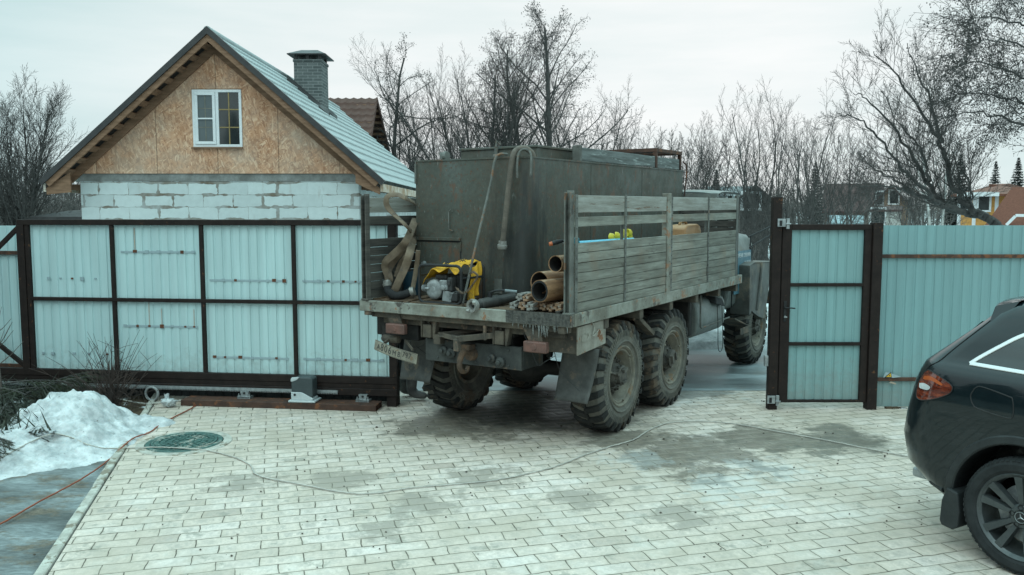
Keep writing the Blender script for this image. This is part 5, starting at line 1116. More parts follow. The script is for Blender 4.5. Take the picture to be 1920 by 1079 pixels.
# ------------------------------------------------------------------ dark estate car at the right: x to its right, y forward, z up; rear axle at y = 0
so_ = gnd(1907, 1079); SF = Vector((math.sin(R(149)), math.cos(R(149)), 0)); SRt = Vector((math.cos(R(149)), -math.sin(R(149)), 0))
SUVO = so_ - SRt * .97
def SP(px, py, x): p = onpl(px, py, SUVO + SRt * x, SRt) - SUVO; return Vector((p.dot(SRt), p.dot(SF), p.z))
def suv():
    t = thing('parked_car', 'dark green black estate car parked at the right edge, seen from its rear wheel', 'car', SUVO, R(-149))
    PA = NT('dark_car_paint'); n = PA.noise(3, 5); col = PA.ramp(n, [(.3, (.002, .0065, .0085)), (.7, (.003, .008, .0105))])
    d = PA.ramp(PA.noise(6, 8, .7), [(.45, 0.0), (.85, .10)]); col = PA.mix(d, col, (.03, .042, .042)); PA.set(col, .3, 0, .15); PA.b.inputs['Coat Weight'].default_value = .75; PA.b.inputs['Coat Roughness'].default_value = .03; PA.b.inputs['Coat IOR'].default_value = 1.5; PAINT = PA.m
    #      z    rear  half  corner  front
    K = [(.34, -.66, .93, .30, 3.60), (.42, -.80, .955, .34, 3.68), (.55, -.96, .97, .36, 3.74), (.75, -1.0, .975, .36, 3.75), (.92, -.97, .98, .35, 3.72), (1.05, -.93, .982, .33, 3.60), (1.16, -.90, .978, .32, 3.0),
         (1.25, -.865, .962, .30, 2.55), (1.31, -.83, .935, .26, 2.3), (1.345, -.79, .905, .22, 2.2), (1.42, -.70, .875, .20, 2.05), (1.52, -.585, .84, .18, 1.9), (1.62, -.475, .80, .17, 1.7), (1.70, -.40, .765, .17, 1.5), (1.76, -.33, .725, .17, 1.25), (1.80, -.24, .67, .17, .95), (1.825, -.08, .58, .17, .7)]
    def at(z):
        z = max(K[0][0], min(K[-1][0], z))
        for a, b in zip(K, K[1:]):
            if z <= b[0]: f = (z - a[0]) / (b[0] - a[0]); return [a[i] + (b[i] - a[i]) * f for i in range(5)]
    def bx(y, z):                                          # half width of the body at (y, z)
        _, yr, w, rc, yf = at(z)
        if y < yr + rc: k = max(0, 1 - ((yr + rc - y) / rc) ** 2); return w - rc * .8 + rc * .8 * math.sqrt(k)
        return w
    def ring(z):
        _, yr, w, rc, yf = at(z); o = []
        rx = rc * .8
        o.append((0, yr)); o.append((w * .3, yr + .005))
        for k in range(9): a = -math.pi / 2 + math.pi / 2 * k / 8; o.append((w - rx + rx * math.cos(a), yr + rc + rc * math.sin(a)))
        y0, y1 = yr + rc, yf - .5
        for k in range(1, 10): o.append((w, y0 + (y1 - y0) * k / 10))
        for k in range(8): a = math.pi / 2 * k / 7; o.append((w - .4 + .4 * math.cos(a), yf - .5 + .5 * math.sin(a)))
        o.append((0, yf)); r = [(x, y, z) for x, y in o]; return r + [(-x, y, z) for x, y, z in r[-2:0:-1]]
    zs = []
    for a, b in zip(K, K[1:]): zs += [a[0], (a[0] + b[0]) / 2]
    zs.append(K[-1][0]); rings = [ring(z) for z in zs]; n = len(rings[0])
    mb = MB(); mb.add([p for r in rings for p in r], [(i * n + j, i * n + (j + 1) % n, (i + 1) * n + (j + 1) % n, (i + 1) * n + j) for i in range(len(rings) - 1) for j in range(n)])
    top = rings[-1]; cx = sum(p[1] for p in top) / n; b0 = len(mb.v)
    mb.add(top + [(p[0] * .55, cx + (p[1] - cx) * .7, 1.842) for p in top] + [(0, cx, 1.848)], [(j, (j + 1) % n, n + (j + 1) % n, n + j) for j in range(n)] + [(n + j, n + (j + 1) % n, 2 * n) for j in range(n)])
    mb.add(rings[0], [tuple(range(n))])
    body = mb.build('body', PAINT, t)
    bm = bmesh.new(); bm.from_mesh(body.data); bmesh.ops.remove_doubles(bm, verts=bm.verts, dist=.0005); bmesh.ops.recalc_face_normals(bm, faces=bm.faces); bm.to_mesh(body.data); bm.free()
    for yc in (0, 2.93):                                   # cut the wheel arches
        for s in (1, -1):
            cb = MB(); cb.cyl((s * 1.3, yc, .40), (s * .62, yc, .40), .475, n=56); c = cb.build('cutter', PAINT); c.matrix_world = body.matrix_world
            m = body.modifiers.new('arch', 'BOOLEAN'); m.object = c; m.operation = 'DIFFERENCE'; m.solver = 'EXACT'
            c.parent = t
            bpy.context.view_layer.update(); dg = bpy.context.evaluated_depsgraph_get(); me = bpy.data.meshes.new_from_object(body.evaluated_get(dg)); body.modifiers.clear(); body.data = me; bpy.data.objects.remove(c)
    me = body.data; me.name = 'body'; me.polygons.foreach_set('use_smooth', [True] * len(me.polygons)); me.set_sharp_from_angle(angle=R(38))
    PL = M['black']; CLAD = pm('black_cladding', (.022, .026, .027), (.016, .019, .02), 9, .6, bump=.05)
    def patch(pts, off, dens=.012):                        # a panel that follows the body's right side, outline in (y, z)
        bmp = bmesh.new(); vs = [bmp.verts.new((0, y, z)) for y, z in pts]; f = bmp.faces.new(vs); bmesh.ops.triangulate(bmp, faces=[f])
        for _ in range(5):
            es = [e_ for e_ in bmp.edges if e_.calc_length() > .03]
            if not es: break
            bmesh.ops.subdivide_edges(bmp, edges=es, cuts=1); bmesh.ops.triangulate(bmp, faces=bmp.faces)
        me_ = MB(); bmp.verts.index_update(); me_.add([(bx(v.co.y, v.co.z) + off, v.co.y, v.co.z) for v in bmp.verts], [tuple(v.index for v in f.verts) for f in bmp.faces]); bmp.free(); return me_
    def on(y, z, off=0): return (bx(y, z) + off, y, z)
    def smooth(pts, n=6, closed=True):
        P = [Vector((0, a, b)) for a, b in pts]
        if closed: q = spline(P + [P[0]], n)[:-1]
        else: q = spline(P, n)
        return [(p.y, p.z) for p in q]
    # arch cladding and flap
    for yc, in ((0,), (2.93,)):
        mb = MB(); A = [R(a) for a in range(-12, 193, 5)]
        sec = ((.472, -.30), (.472, .004), (.482, .014), (.525, .012), (.535, .002))
        def q(a, r, o): y, z = yc - r * math.cos(a), .40 + r * math.sin(a); return (bx(max(y, -.75), max(z, .36)) + o, y, max(z, .30))
        vs = [q(a, r, o) for a in A for r, o in sec]; k = len(sec)
        mb.add(vs, [(i * k + j, (i + 1) * k + j, (i + 1) * k + j + 1, i * k + j + 1) for i in range(len(A) - 1) for j in range(k - 1)]); mb.build('arch_trim', CLAD, t, smooth=True)
    for yc in (0, 2.93):
        for sx in (1, -1): mb = MB(); mb.lathe([(sx * .62, 0), (sx * .62, .47), (sx * .95, .47)], (0, yc, .40), 'x', 40, R(-15), R(195)); mb.build('wheel_housing', M['black'], t)
    mb = MB(); mb.prism([(-.50, .46), (-.42, .44), (-.40, .30), (-.41, .19), (-.45, .165), (-.53, .175), (-.545, .21), (-.535, .36)], lambda u, v, w: (.99 - w * .26, u, v), 1); mb.build('mud_flap', CLAD, t, bevel=.012, seg=2)
    # lower bumper skirt and exhaust
    mb = MB(); mb.tube([on(-.55, .42, -.02), on(-.66, .44, -.03), on(-.75, .46, -.06)], .03); mb.build('bumper_skirt', CLAD, t)
    mb = MB(); mb.bar((.66, -.93, .42), (.66, -.70, .42), .17, .075); mb.build('exhaust_tip', M['galv'], t, bevel=.02, seg=3)
    # tail lamp
    lp = smooth([(-.745, 1.24), (-.70, 1.262), (-.60, 1.235), (-.515, 1.195), (-.495, 1.165), (-.52, 1.125), (-.60, 1.08), (-.70, 1.045), (-.775, 1.04), (-.80, 1.08), (-.785, 1.17)], 4)
    RL = NT('red_lamp_glass'); c = RL.ramp(RL.noise(9, 5, .6, RL.map((1, 1, 4), (R(25), 0, 0))), [(.38, (.045, .008, .005)), (.56, (.13, .022, .010)), (.70, (.25, .052, .02))]); RL.set(c, .12, 0, .6); RL.b.inputs['Coat Weight'].default_value = 1
    lamp = patch(lp, .006).build('tail_lamp', RL.m, t, smooth=True)
    patch(smooth([(-.775, 1.155), (-.72, 1.165), (-.665, 1.15), (-.68, 1.125), (-.73, 1.12), (-.77, 1.125)], 4), .009).build('reversing_lens', pm('clear_lens', (.62, .64, .64), rough=.2), lamp, smooth=True)
    patch(smooth([(-.74, 1.215), (-.66, 1.222), (-.575, 1.19), (-.58, 1.175), (-.66, 1.195), (-.74, 1.19)], 3), .0085).build('light_strip', plain('orange_strip', (.36, .075, .018), .25), lamp, smooth=True)
    mb = MB(); mb.tube([on(y, z, .005) for y, z in lp], .004, 6, closed=True); mb.build('lamp_gap', PL, lamp)
    # fuel flap outline and tailgate gap
    fp = smooth([(-.345, 1.195), (-.30, 1.215), (-.12, 1.185), (-.085, 1.165), (-.075, 1.07), (-.11, 1.04), (-.30, 1.062), (-.345, 1.085), (-.365, 1.14)], 5)
    mb = MB(); mb.tube([on(y, z, .0002) for y, z in fp], .0045, 6, closed=True); fl = mb.build('fuel_flap', PL, t, smooth=True)
    mb = MB(); mb.tube([on(y, z, .001) for y, z in smooth([(-.745, 1.25), (-.715, 1.29), (-.655, 1.33), (-.58, 1.42), (-.49, 1.52), (-.40, 1.62), (-.33, 1.70), (-.25, 1.765)], 6, False)], .0045, 6); mb.build('tailgate_gap', PL, t, smooth=True)
    # windows with bright trim
    wy = [(-.42, 1.352), (-.36, 1.405), (-.25, 1.49), (-.11, 1.585), (.1, 1.665), (.45, 1.70), (1.0, 1.70), (1.45, 1.62), (1.75, 1.50), (1.95, 1.35), (1.2, 1.342), (.4, 1.345), (0, 1.347)]
    patch(smooth(wy, 4), .004).build('side_glass', M['glass'], t, smooth=True)
    CH_ = pm('bright_trim', (.72, .74, .75), (.71, .73, .74), 2, .22, .5, 0, fine=0)
    mb = MB(); w = smooth(wy[:9], 5, False); bot = smooth([(-.42, 1.352), (-.2, 1.349), (0, 1.347), (.4, 1.345), (1.2, 1.342), (1.95, 1.35)], 5, False)
    for ln in (w, bot):
        mb.ribbon([on(y, z, .008) for y, z in ln], [(-.35, 0, 1)] * len(ln), .026, .010)
    mb.build('window_trim', CH_, t, smooth=True)
    mb = MB()
    for y in (.30, 1.25): mb.bar(on(y, 1.355, .006), on(y + .02, 1.69, .006), .05, .01, (1, 0, 0))
    mb.build('window_post', PL, t)
    # roof spoiler
    mb = MB()
    def sp(u, v):
        x = -.78 + 1.56 * u; e = abs(2 * u - 1); ys = -.47 + .10 * e ** 3
        P = [(-.22, 1.822), (ys + .02, 1.785), (ys, 1.772), (ys - .005, 1.70), (ys + .0, 1.655), (ys + .06, 1.652), (-.3, 1.66)]
        k = v * 6; i = min(5, int(k)); f = k - i; sx = 1 - .10 * max(0, (P[i][1] + (P[i + 1][1] - P[i][1]) * f) - 1.66) / .16
        return (x * sx, P[i][0] + (P[i + 1][0] - P[i][0]) * f, P[i][1] + (P[i + 1][1] - P[i][1]) * f - .03 * e ** 4)
    mb.grid(sp, 24, 18)
    for u in (0, 1): mb.add([sp(u, v / 18) for v in range(19)], [tuple(range(19))])
    mb.build('roof_spoiler', PAINT, t, smooth=True, angle=45)
    mb = MB(); mb.tube([(.70, -.15, 1.80), (.69, 0.1, 1.85), (.68, .9, 1.875), (.70, 1.2, 1.80)], .02); mb.build('roof_rail', M['black'], t, smooth=True)
    mb = MB(); mb.add([(-.68, -.715, 1.40), (.68, -.715, 1.40), (.64, -.505, 1.62), (-.64, -.505, 1.62)], [(0, 1, 2, 3)]); mb.build('rear_glass', M['glass'], t)
    mb = MB(); mb.lathe([(.0, 0), (.0, .014), (.004, .016)], (bx(-.66, .47), -.66, .50), 'x', 14); mb.build('parking_sensor', CLAD, t)
    # wheels
    RIMC = pm('grey_alloy', (.085, .095, .098), (.06, .068, .07), 8, .4, .5, .03); TYC = pm('car_tyre', (.018, .021, .022), (.011, .013, .014), 9, .85, bump=.2)
    def wheel(yc, s, first=None):
        if first: 
            q = first.copy(); COL.objects.link(q); q.parent = t
            for g in first.children: c = g.copy(); COL.objects.link(c); c.parent = q
        else:
            mb = MB(); mb.lathe([(-.13, .28), (.02, .255), (.10, .262), (.112, .275), (.120, .286), (.112, .294)], axis='x', n=64)
            for i in range(10):
                a = 2 * math.pi * (i + .5) / 10 + (.07 if i % 2 else -.07); ca, sa = math.cos(a), math.sin(a)
                def p(r, w, x): return (x, r * ca - w * sa, r * sa + w * ca)
                mb.hexa([p(.065, -.020, .045), p(.065, .020, .045), p(.275, .033, .06), p(.275, -.033, .06), p(.065, -.013, .085), p(.065, .013, .085), p(.268, .026, .112), p(.268, -.026, .112)])
            mb.lathe([(.03, .085), (.080, .085), (.092, .072), (.096, .05)], axis='x', n=40)
            q = mb.build('wheel', RIMC, t, smooth=True, angle=30)
            mb = MB(); mb.lathe([(-.11, .285), (-.135, .33), (-.125, .375), (-.09, .388), (0, .39), (.09, .388), (.118, .378), (.132, .35), (.128, .31), (.112, .288)], axis='x', n=80)
            for i in range(64):
                for sx in (-1, 1):
                    a = 2 * math.pi * (i + (.5 if sx > 0 else 0)) / 64; b = a + .055
                    def pp(x, r, g): return (sx * x, r * math.cos(g), r * math.sin(g))
                    mb.hexa([pp(.07, .385, a), pp(.126, .368, a), pp(.126, .368, b), pp(.07, .385, b), pp(.07, .394, a), pp(.128, .377, a), pp(.128, .377, b), pp(.07, .394, b)])
            mb.build('tyre', TYC, q, smooth=True, angle=30)
            mb = MB(); mb.lathe([(.0, .055), (.0, .20), (-.02, .20), (-.02, .05)], axis='x', n=40); mb.build('brake_disc', M['galv'], q, smooth=True, angle=30)
            mb = MB()
            for i in range(5): a = 2 * math.pi * i / 5 + .3; mb.lathe([(.09, .0), (.09, .014), (.097, .014), (.097, .018), (.08, .018)], (0, .064 * math.cos(a), .064 * math.sin(a)), 'x', 12)
            mb.build('wheel_bolt', M['black'], q)
            mb = MB(); mb.lathe([(.092, .044), (.104, .042), (.107, .036), (.106, 0)], axis='x', n=32); cap = mb.build('hub_cap', M['black'], q, smooth=True, angle=30)
            mb = MB(); mb.tube([(.1075, .036 * math.cos(a), .036 * math.sin(a)) for a in [2 * math.pi * k / 32 for k in range(32)]], .0025, 6, closed=True)
            for k in range(3):
                a = math.pi / 2 + 2 * math.pi * k / 3; d = Vector((0, math.cos(a), math.sin(a))); n_ = Vector((0, -math.sin(a), math.cos(a))); c0 = Vector((.107, 0, 0))
                mb.add([c0 - n_ * .0055, c0 + d * .035, c0 + n_ * .0055, c0 + Vector((.004, 0, 0))], [(0, 1, 3), (1, 2, 3)])
            mb.build('star_emblem', pm('emblem_silver', (.34, .37, .38), rough=.3, metal=.6), q, smooth=True)
        q.location = (s * .86, yc, .392); q.rotation_euler = (.17, 0, 0 if s > 0 else math.pi); return q
    w = wheel(0, 1); wheel(2.93, 1, w); wheel(0, -1, w); wheel(2.93, -1, w)
    mb = MB(); mb.box(-.9, .9, .3, 2.5, .25, .40); mb.build('underbody', M['black'], t)
suv()
# ------------------------------------------------------------------ house under construction on the left
def uvec(t):                                  # wall coordinates: along the wall, up
    s = t.n('ShaderNodeSeparateXYZ'); t.l(t.co, s.inputs[0]); c = t.n('ShaderNodeCombineXYZ')
    t.l(t.math('ADD', s.outputs[0], s.outputs[1]), c.inputs[0]); t.l(s.outputs[2], c.inputs[1]); return c.outputs[0]
def brick_node(t, v, w, h, m, c1, c2, cm, sm=.1, off=.5):
    b = t.n('ShaderNodeTexBrick'); b.offset = off; b.inputs['Scale'].default_value = 1; b.inputs['Brick Width'].default_value = w; b.inputs['Row Height'].default_value = h; b.inputs['Mortar Smooth'].default_value = sm
    for nm, c in (('Color1', c1), ('Color2', c2), ('Mortar', cm)): b.inputs[nm].default_value = (*c, 1)
    if isinstance(m, float): b.inputs['Mortar Size'].default_value = m
    else: t.l(m, b.inputs['Mortar Size'])
    t.l(v, b.inputs['Vector']); return b
def block_mat():
    t = NT('aerated_block_wall'); u = uvec(t)
    wob = t.n('ShaderNodeTexNoise'); wob.inputs['Scale'].default_value = 9; wob.inputs['Detail'].default_value = 3; t.l(u, wob.inputs['Vector'])
    a = t.n('ShaderNodeVectorMath'); a.operation = 'MULTIPLY_ADD'; t.l(wob.outputs['Color'], a.inputs[0]); a.inputs[1].default_value = (.06, .035, 0); t.l(u, a.inputs[2])
    n = t.noise(1.25, 4, .6, u); m = t.ramp(n, [(.40, .002), (.48, .006), (.55, .034), (.62, .040), (.7, .012)])
    b = brick_node(t, a.outputs[0], .615, .252, m, (.47, .515, .51), (.55, .60, .595), (0, 0, 0), .15)
    mc = t.ramp(t.noise(2.3, 5, .6, u), [(.38, (.34, .35, .34)), (.52, (.24, .225, .20)), (.66, (.15, .115, .085))])
    st = t.mix(.35, b.outputs['Color'], t.ramp(t.noise(7, 6, .65, u), [(.3, .75), (.65, 1.05)]), 'MULTIPLY')
    drips = t.ramp(t.noise(8, 5, .6, t.map((1, .28, 1), src=u)), [(.62, 0.0), (.70, .55)]); st = t.mix(drips, st, (.42, .42, .40))
    col = t.mix(b.outputs['Fac'], st, mc); t.bump(b.outputs['Fac'], .4, .01); return t.set(col, .9, 0, .15)
def osb_mat():
    t = NT('osb_board'); u = uvec(t); col = None; wig = t.n('ShaderNodeTexNoise'); wig.inputs['Scale'].default_value = 4; t.l(u, wig.inputs['Vector'])
    for k, (rot, sc) in enumerate(((.35, 9), (1.4, 8), (2.3, 10), (.9, 7), (2.9, 8))):
        a = t.n('ShaderNodeVectorMath'); a.operation = 'MULTIPLY_ADD'; t.l(wig.outputs['Color'], a.inputs[0]); a.inputs[1].default_value = (.10, .10, 0); t.l(u, a.inputs[2])
        v = t.map((1, .24, 1), (0, 0, 0), (k * 3.7, k, 0), src=t.map((1, 1, 1), (0, 0, rot), src=a.outputs[0])); c = t.vor(sc * 5.0, v)
        s = t.n('ShaderNodeSeparateColor'); t.l(c, s.inputs[0])
        chip = t.ramp(s.outputs[0], [(0, (.32, .15, .085)), (.45, (.48, .25, .145)), (.8, (.58, .325, .20)), (1, (.70, .46, .31))])
        if col is None: col = chip
        else: col = t.mix(t.ramp(s.outputs[1], [(.50, 0.0), (.56, .9)]), col, chip)
    g = t.ramp(t.noise(.8, 7, .7, u), [(.42, 0.0), (.72, .6)]); col = t.mix(g, col, (.44, .40, .34))
    dk = t.ramp(t.noise(1.7, 5, .6, u), [(.3, .78), (.6, 1.05)]); col = t.mix(.6, col, dk, 'MULTIPLY')
    b = brick_node(t, t.map(loc=(.03, -.68, 0), src=u), 1.25, 2.5, .010, (0, 0, 0), (0, 0, 0), (1, 1, 1)); col = t.mix(t.math('MULTIPLY', b.outputs['Fac'], .6), col, (.10, .06, .035))
    return t.set(col, .75, 0, .25)
def tile_roof(mb, x0, x1, y0, y1, sx, z0, slope, row=.35, wave=.19, amp=.016):
    """metal tile sheet: from the ridge x0 down to x1, along y; z falls from z0"""
    n = int(abs(x1 - x0) / row * (1 + slope * slope) ** .5); prof = []
    L = abs(x1 - x0)
    for i in range(n + 1):
        a, b = i / n, min(1, (i + 1) / n)
        for f, d in ((0.0, 0.0), (.5, .016), (.90, .042), (.999, .044)):
            if i < n: prof.append((a + (b - a) * f, d))
    k = int((y1 - y0) / (wave / 4)); vs = []
    for px, d in prof:
        for j in range(k + 1):
            y = y0 + (y1 - y0) * j / k; x = x0 + (x1 - x0) * px
            vs.append((x, y, z0 - abs(x - x0) * slope + d + amp * (.5 + .5 * math.cos(2 * math.pi * j / 4)) ** 1.5))
    m = k + 1
    mb.add(vs, [(i * m + j, i * m + j + 1, (i + 1) * m + j + 1, (i + 1) * m + j) for i in range(len(prof) - 1) for j in range(k)])
WP = M['wood_pale']
def house():
    t = thing('brick_house', 'unfinished house with chipboard gable, white block walls and grey metal tile roof', 'house', (-6.04, 17.5, 0)); 
    RZ, SL, RX = 5.99, .872, 3.43; D = 12.2
    mb = MB(); mb.box(-2.86, 2.875, 0, .3, -.2, 3.03); mb.box(2.575, 2.875, .3, D - .4, -.2, 3.03); mb.box(-2.86, -2.56, .3, D - .4, -.2, 3.03); mb.build('wall', block_mat(), t)
    mb = MB(); mb.box(-2.87, 2.885, -.01, .28, 3.032, 3.185); mb.box(2.58, 2.885, .28, D - .4, 3.032, 3.185); mb.box(-2.87, -2.57, .28, D - .4, 3.032, 3.185); mb.build('concrete_band', pm('grey_concrete_band', (.26, .265, .255), (.14, .14, .13), 3, .9, bump=.2), t)
    mb = MB(); zt = RZ - .19
    w0, w1, h0, h1 = -.486, .52, 3.725, 4.885
    def g(x): return zt - abs(x) * SL
    for poly in ([(-2.90, 3.187), (w0, 3.187), (w0, g(w0)), (-2.90, max(3.2, g(-2.9)))], [(w1, 3.187), (2.91, 3.187), (2.91, max(3.2, g(2.91))), (w1, g(w1))], [(w0, 3.187), (w1, 3.187), (w1, h0), (w0, h0)], [(w0, h1), (w1, h1), (w1, g(w1)), (0, zt), (w0, g(w0))]):
        mb.prism(poly, lambda u, v, w: (u, -.03 + w * .04, v), 1)
    mb.build('gable_board', osb_mat(), t)
    # window: left sash opens, right light fixed, brass coloured glazing bars
    fr = MB(); a = .055
    fr.box(w0, w1, -.055, .02, h0, h0 + a); fr.box(w0, w1, -.055, .02, h1 - a, h1); fr.box(w0, w0 + a, -.055, .02, h0 + a, h1 - a); fr.box(w1 - a, w1, -.055, .02, h0 + a, h1 - a); fr.box(-.012, .052, -.055, .02, h0 + a, h1 - a)
    WPL = M['white_plastic']; wf = fr.build('window', WPL, t, bevel=.006)
    mb = MB(); x0, x1 = w0 + a, -.012
    mb.box(x0, x1, -.072, -.04, h0 + a, h0 + a + .06); mb.box(x0, x1, -.072, -.04, h1 - a - .06, h1 - a); mb.box(x0, x0 + .06, -.072, -.04, h0 + a + .06, h1 - a - .06); mb.box(x1 - .06, x1, -.072, -.04, h0 + a + .06, h1 - a - .06); mb.box(x0 + .05, x1 - .05, -.072, -.05, 4.285, 4.315)
    mb.build('sash', WPL, wf, bevel=.006)
    mb = MB(); mb.box(x0, x1, -.030, -.022, h0 + a, h1 - a); mb.box(.052, w1 - a, -.030, -.022, h0 + a, h1 - a); mb.build('pane', M['glass'], wf)
    mb = MB(); mb.box(x0 + .06, x1 - .06, -.046, -.0455, h0 + .12, h1 - .12); mb.build('insect_net', plain('grey_net', (.10, .115, .12), .7), wf)
    mb = MB(); BR = pm('brass_bar', (.34, .25, .11), (.26, .19, .08), 9, .4, .4)
    for x in (.052 + (w1 - a - .052) / 2,): mb.box(x - .011, x + .011, -.038, -.031, h0 + a, h1 - a)
    for z in (h0 + .40, h0 + .76): mb.box(.052, w1 - a, -.0385, -.0315, z - .011, z + .011)
    mb.build('glazing_bar', BR, wf)
    mb = MB(); mb.box((x0 + x1) / 2 - .008, (x0 + x1) / 2 + .008, -.0505, -.047, h0 + .12, h1 - .12)
    for z in (h0 + .40, h0 + .78): mb.box(x0 + .06, x1 - .06, -.051, -.0475, z - .008, z + .008)
    mb.build('glazing_bar', pm('dull_bar', (.21, .20, .16)), wf)
    mb = MB(); mb.box(w0 - .02, w1 + .02, -.035, -.031, h1 - .0, h1 + .02); mb.box(w0 - .03, w1 + .01, -.09, .0, h0 - .03, h0 - .005); mb.build('sill', WP, wf)
    # roof
    RM = NT('grey_metal_tile'); n = RM.noise(2, 5); c = RM.ramp(n, [(.3, (.265, .30, .30)), (.7, (.335, .375, .375))]); RM.set(c, .6, 0, .25)
    F = -.42
    mb = MB(); tile_roof(mb, 0.0, RX, F, D, 1, RZ, SL); mb.build('roof', RM.m, t, smooth=True, angle=50)
    rf = t.children[-1]
    mb = MB(); tile_roof(mb, 0.0, -RX, F, D, 1, RZ, SL); mb.build('roof', RM.m, t, smooth=True, angle=50)
    TR_ = pm('dark_verge_trim', (.045, .043, .043), (.03, .029, .03), 5, .5, bump=.03)
    nrm = Vector((SL, 0, 1)).normalized()
    for s in (1, -1):
        a_ = Vector((0, 0, RZ)); b_ = Vector((s * (RX + .02), 0, RZ - SL * (RX + .02)))
        up = Vector((s * nrm.x, 0, nrm.z)); d = (b_ - a_).normalized()
        def bar(name, mat, y0, y1, n0, n1, l0=0, l1=0, part=True):
            mbx = MB(); P = []
            for n_ in (n0, n1):
                ap = Vector((0, 0, RZ + n_ / up.z)) - up * n_
                for p, q in ((ap, y0), (b_ + d * l1, y0), (b_ + d * l1, y1), (ap, y1)): P.append((p.x + up.x * n_, q, p.z + up.z * n_))
            mbx.hexa(P); return mbx.build(name, mat, t)
        bar('verge_trim', TR_, F - .035, F + .02, -.055, .055)
        bar('verge_trim', TR_, F + .0201, F + .12, .040, .054)
        bar('bargeboard', WP, F + .0, F + .045, -.165, -.056, 0, -.08)
        bar('soffit_sheet', M['black'], F + .05, .0, -.125, -.115)
        bar('rafter', WP, -.085, -.032, -.29, -.106, 0, -.06)
        L = (b_ - a_).length; k = 0
        for kk in range(13):
            l = .18 + kk * .345; mbx = MB(); P = []
            for n_ in (-.168, -.135):
                for q, y in ((l, F + .05), (l + .14, F + .05), (l + .14, -.09), (l, -.09)): p = a_ + d * q; P.append((p.x + up.x * n_, y, p.z + up.z * n_))
            mbx.hexa(P); mbx.build('batten', WP, t)
        # boxed eave: pale boards below the slope and along the side
        e = b_; x = s
        mb = MB(); mb.prism([(s * 2.88, 3.19), (s * (RX - .06), RZ - SL * (RX - .06) - .15), (s * (RX - .06), RZ - SL * (RX - .06) - .30), (s * 2.88, 2.98 if s > 0 else 2.80)], lambda u, v, w: (u, -.36 + w * .04, v), 1); mb.build('eave_board', WP, t)
        mb = MB(); mb.box(min(s * (RX - .05), s * RX), max(s * (RX - .05), s * RX), F + .06, D - .1, RZ - SL * RX - .19, RZ - SL * RX - .03); mb.build('fascia', pm('stained_white_fascia', (.60, .55, .48), (.36, .24, .15), 3, .7, spots=[((.25, .12, .06), 5, .58, .1)]), t)
        for k in range(18): mb = MB(); mb.box(min(s * 2.88, s * (RX - .08)), max(s * 2.88, s * (RX - .08)), .3 + k * .6, .35 + k * .6, 2.86, 2.98); mb.build('rafter_end', WP, t)
    mb = MB(); mb.lathe([(F - .01, .0), (F - .01, .075), (D, .075)], (0, 0, RZ + .005), 'y', 14); mb.build('ridge_cap', RM.m, t, smooth=True)
    # chimney
    cx0, cx1, cy0, cy1 = .40, 1.11, 4.7, 5.5
    CM = NT('grey_brick_chimney'); u = uvec(CM); b = brick_node(CM, u, .26, .078, .006, (.075, .085, .085), (.13, .14, .138), (.24, .25, .245), .1); CM.set(CM.mix(.3, b.outputs['Color'], CM.ramp(CM.noise(12), [(.3, .6), (.7, 1.1)]), 'MULTIPLY'), .85, 0, .2); CM.bump(b.outputs['Fac'], .5, .006)
    mb = MB(); mb.box(cx0, cx1, cy0, cy1, 4.2, 6.26); mb.box(cx0 - .02, cx1 + .02, cy0 - .02, cy1 + .02, 6.261, 6.33); ch = mb.build('chimney', CM.m, t, bevel=.006)
    mb = MB(); a0 = .13; ym, xm = (cy0 + cy1) / 2, (cx0 + cx1) / 2
    mb.hexa([(cx0 - a0, cy0 - a0, 6.46), (cx1 + a0, cy0 - a0, 6.46), (cx1 + a0, cy1 + a0, 6.46), (cx0 - a0, cy1 + a0, 6.46), (cx0 + .14, cy0 + .25, 6.61), (cx1 - .14, cy0 + .25, 6.61), (cx1 - .14, cy1 - .25, 6.61), (cx0 + .14, cy1 - .25, 6.61)])
    mb.box(cx0 - a0 - .01, cx1 + a0 + .01, cy0 - a0 - .01, cy1 + a0 + .01, 6.435, 6.46); mb.build('chimney_cap', TR_, ch)
    mb = MB()
    for x in (cx0 + .05, xm, cx1 - .05):
        for y in (cy0 + .05, cy1 - .05): mb.box(x - .035, x + .035, y - .03, y + .03, 6.33, 6.435)
    mb.build('cap_support', TR_, ch)
    mb = MB(); zc = lambda x: RZ - SL * x + .05
    for y0, y1 in ((cy0 - .16, cy0 - .005), (cy1 + .005, cy1 + .12)): mb = MB(); mb.hexa([(cx0 - .16, y0, zc(cx0 - .16) - .05), (cx1 + .2, y0, zc(cx1 + .2) - .05), (cx1 + .2, y1, zc(cx1 + .2) - .05), (cx0 - .16, y1, zc(cx0 - .16) - .05), (cx0 - .16, y0, zc(cx0 - .16) + .012), (cx1 + .2, y0, zc(cx1 + .2) + .012), (cx1 + .2, y1, zc(cx1 + .2) + .10), (cx0 - .16, y1, zc(cx0 - .16) + .10)]); mb.build('flashing', TR_, ch)
house()
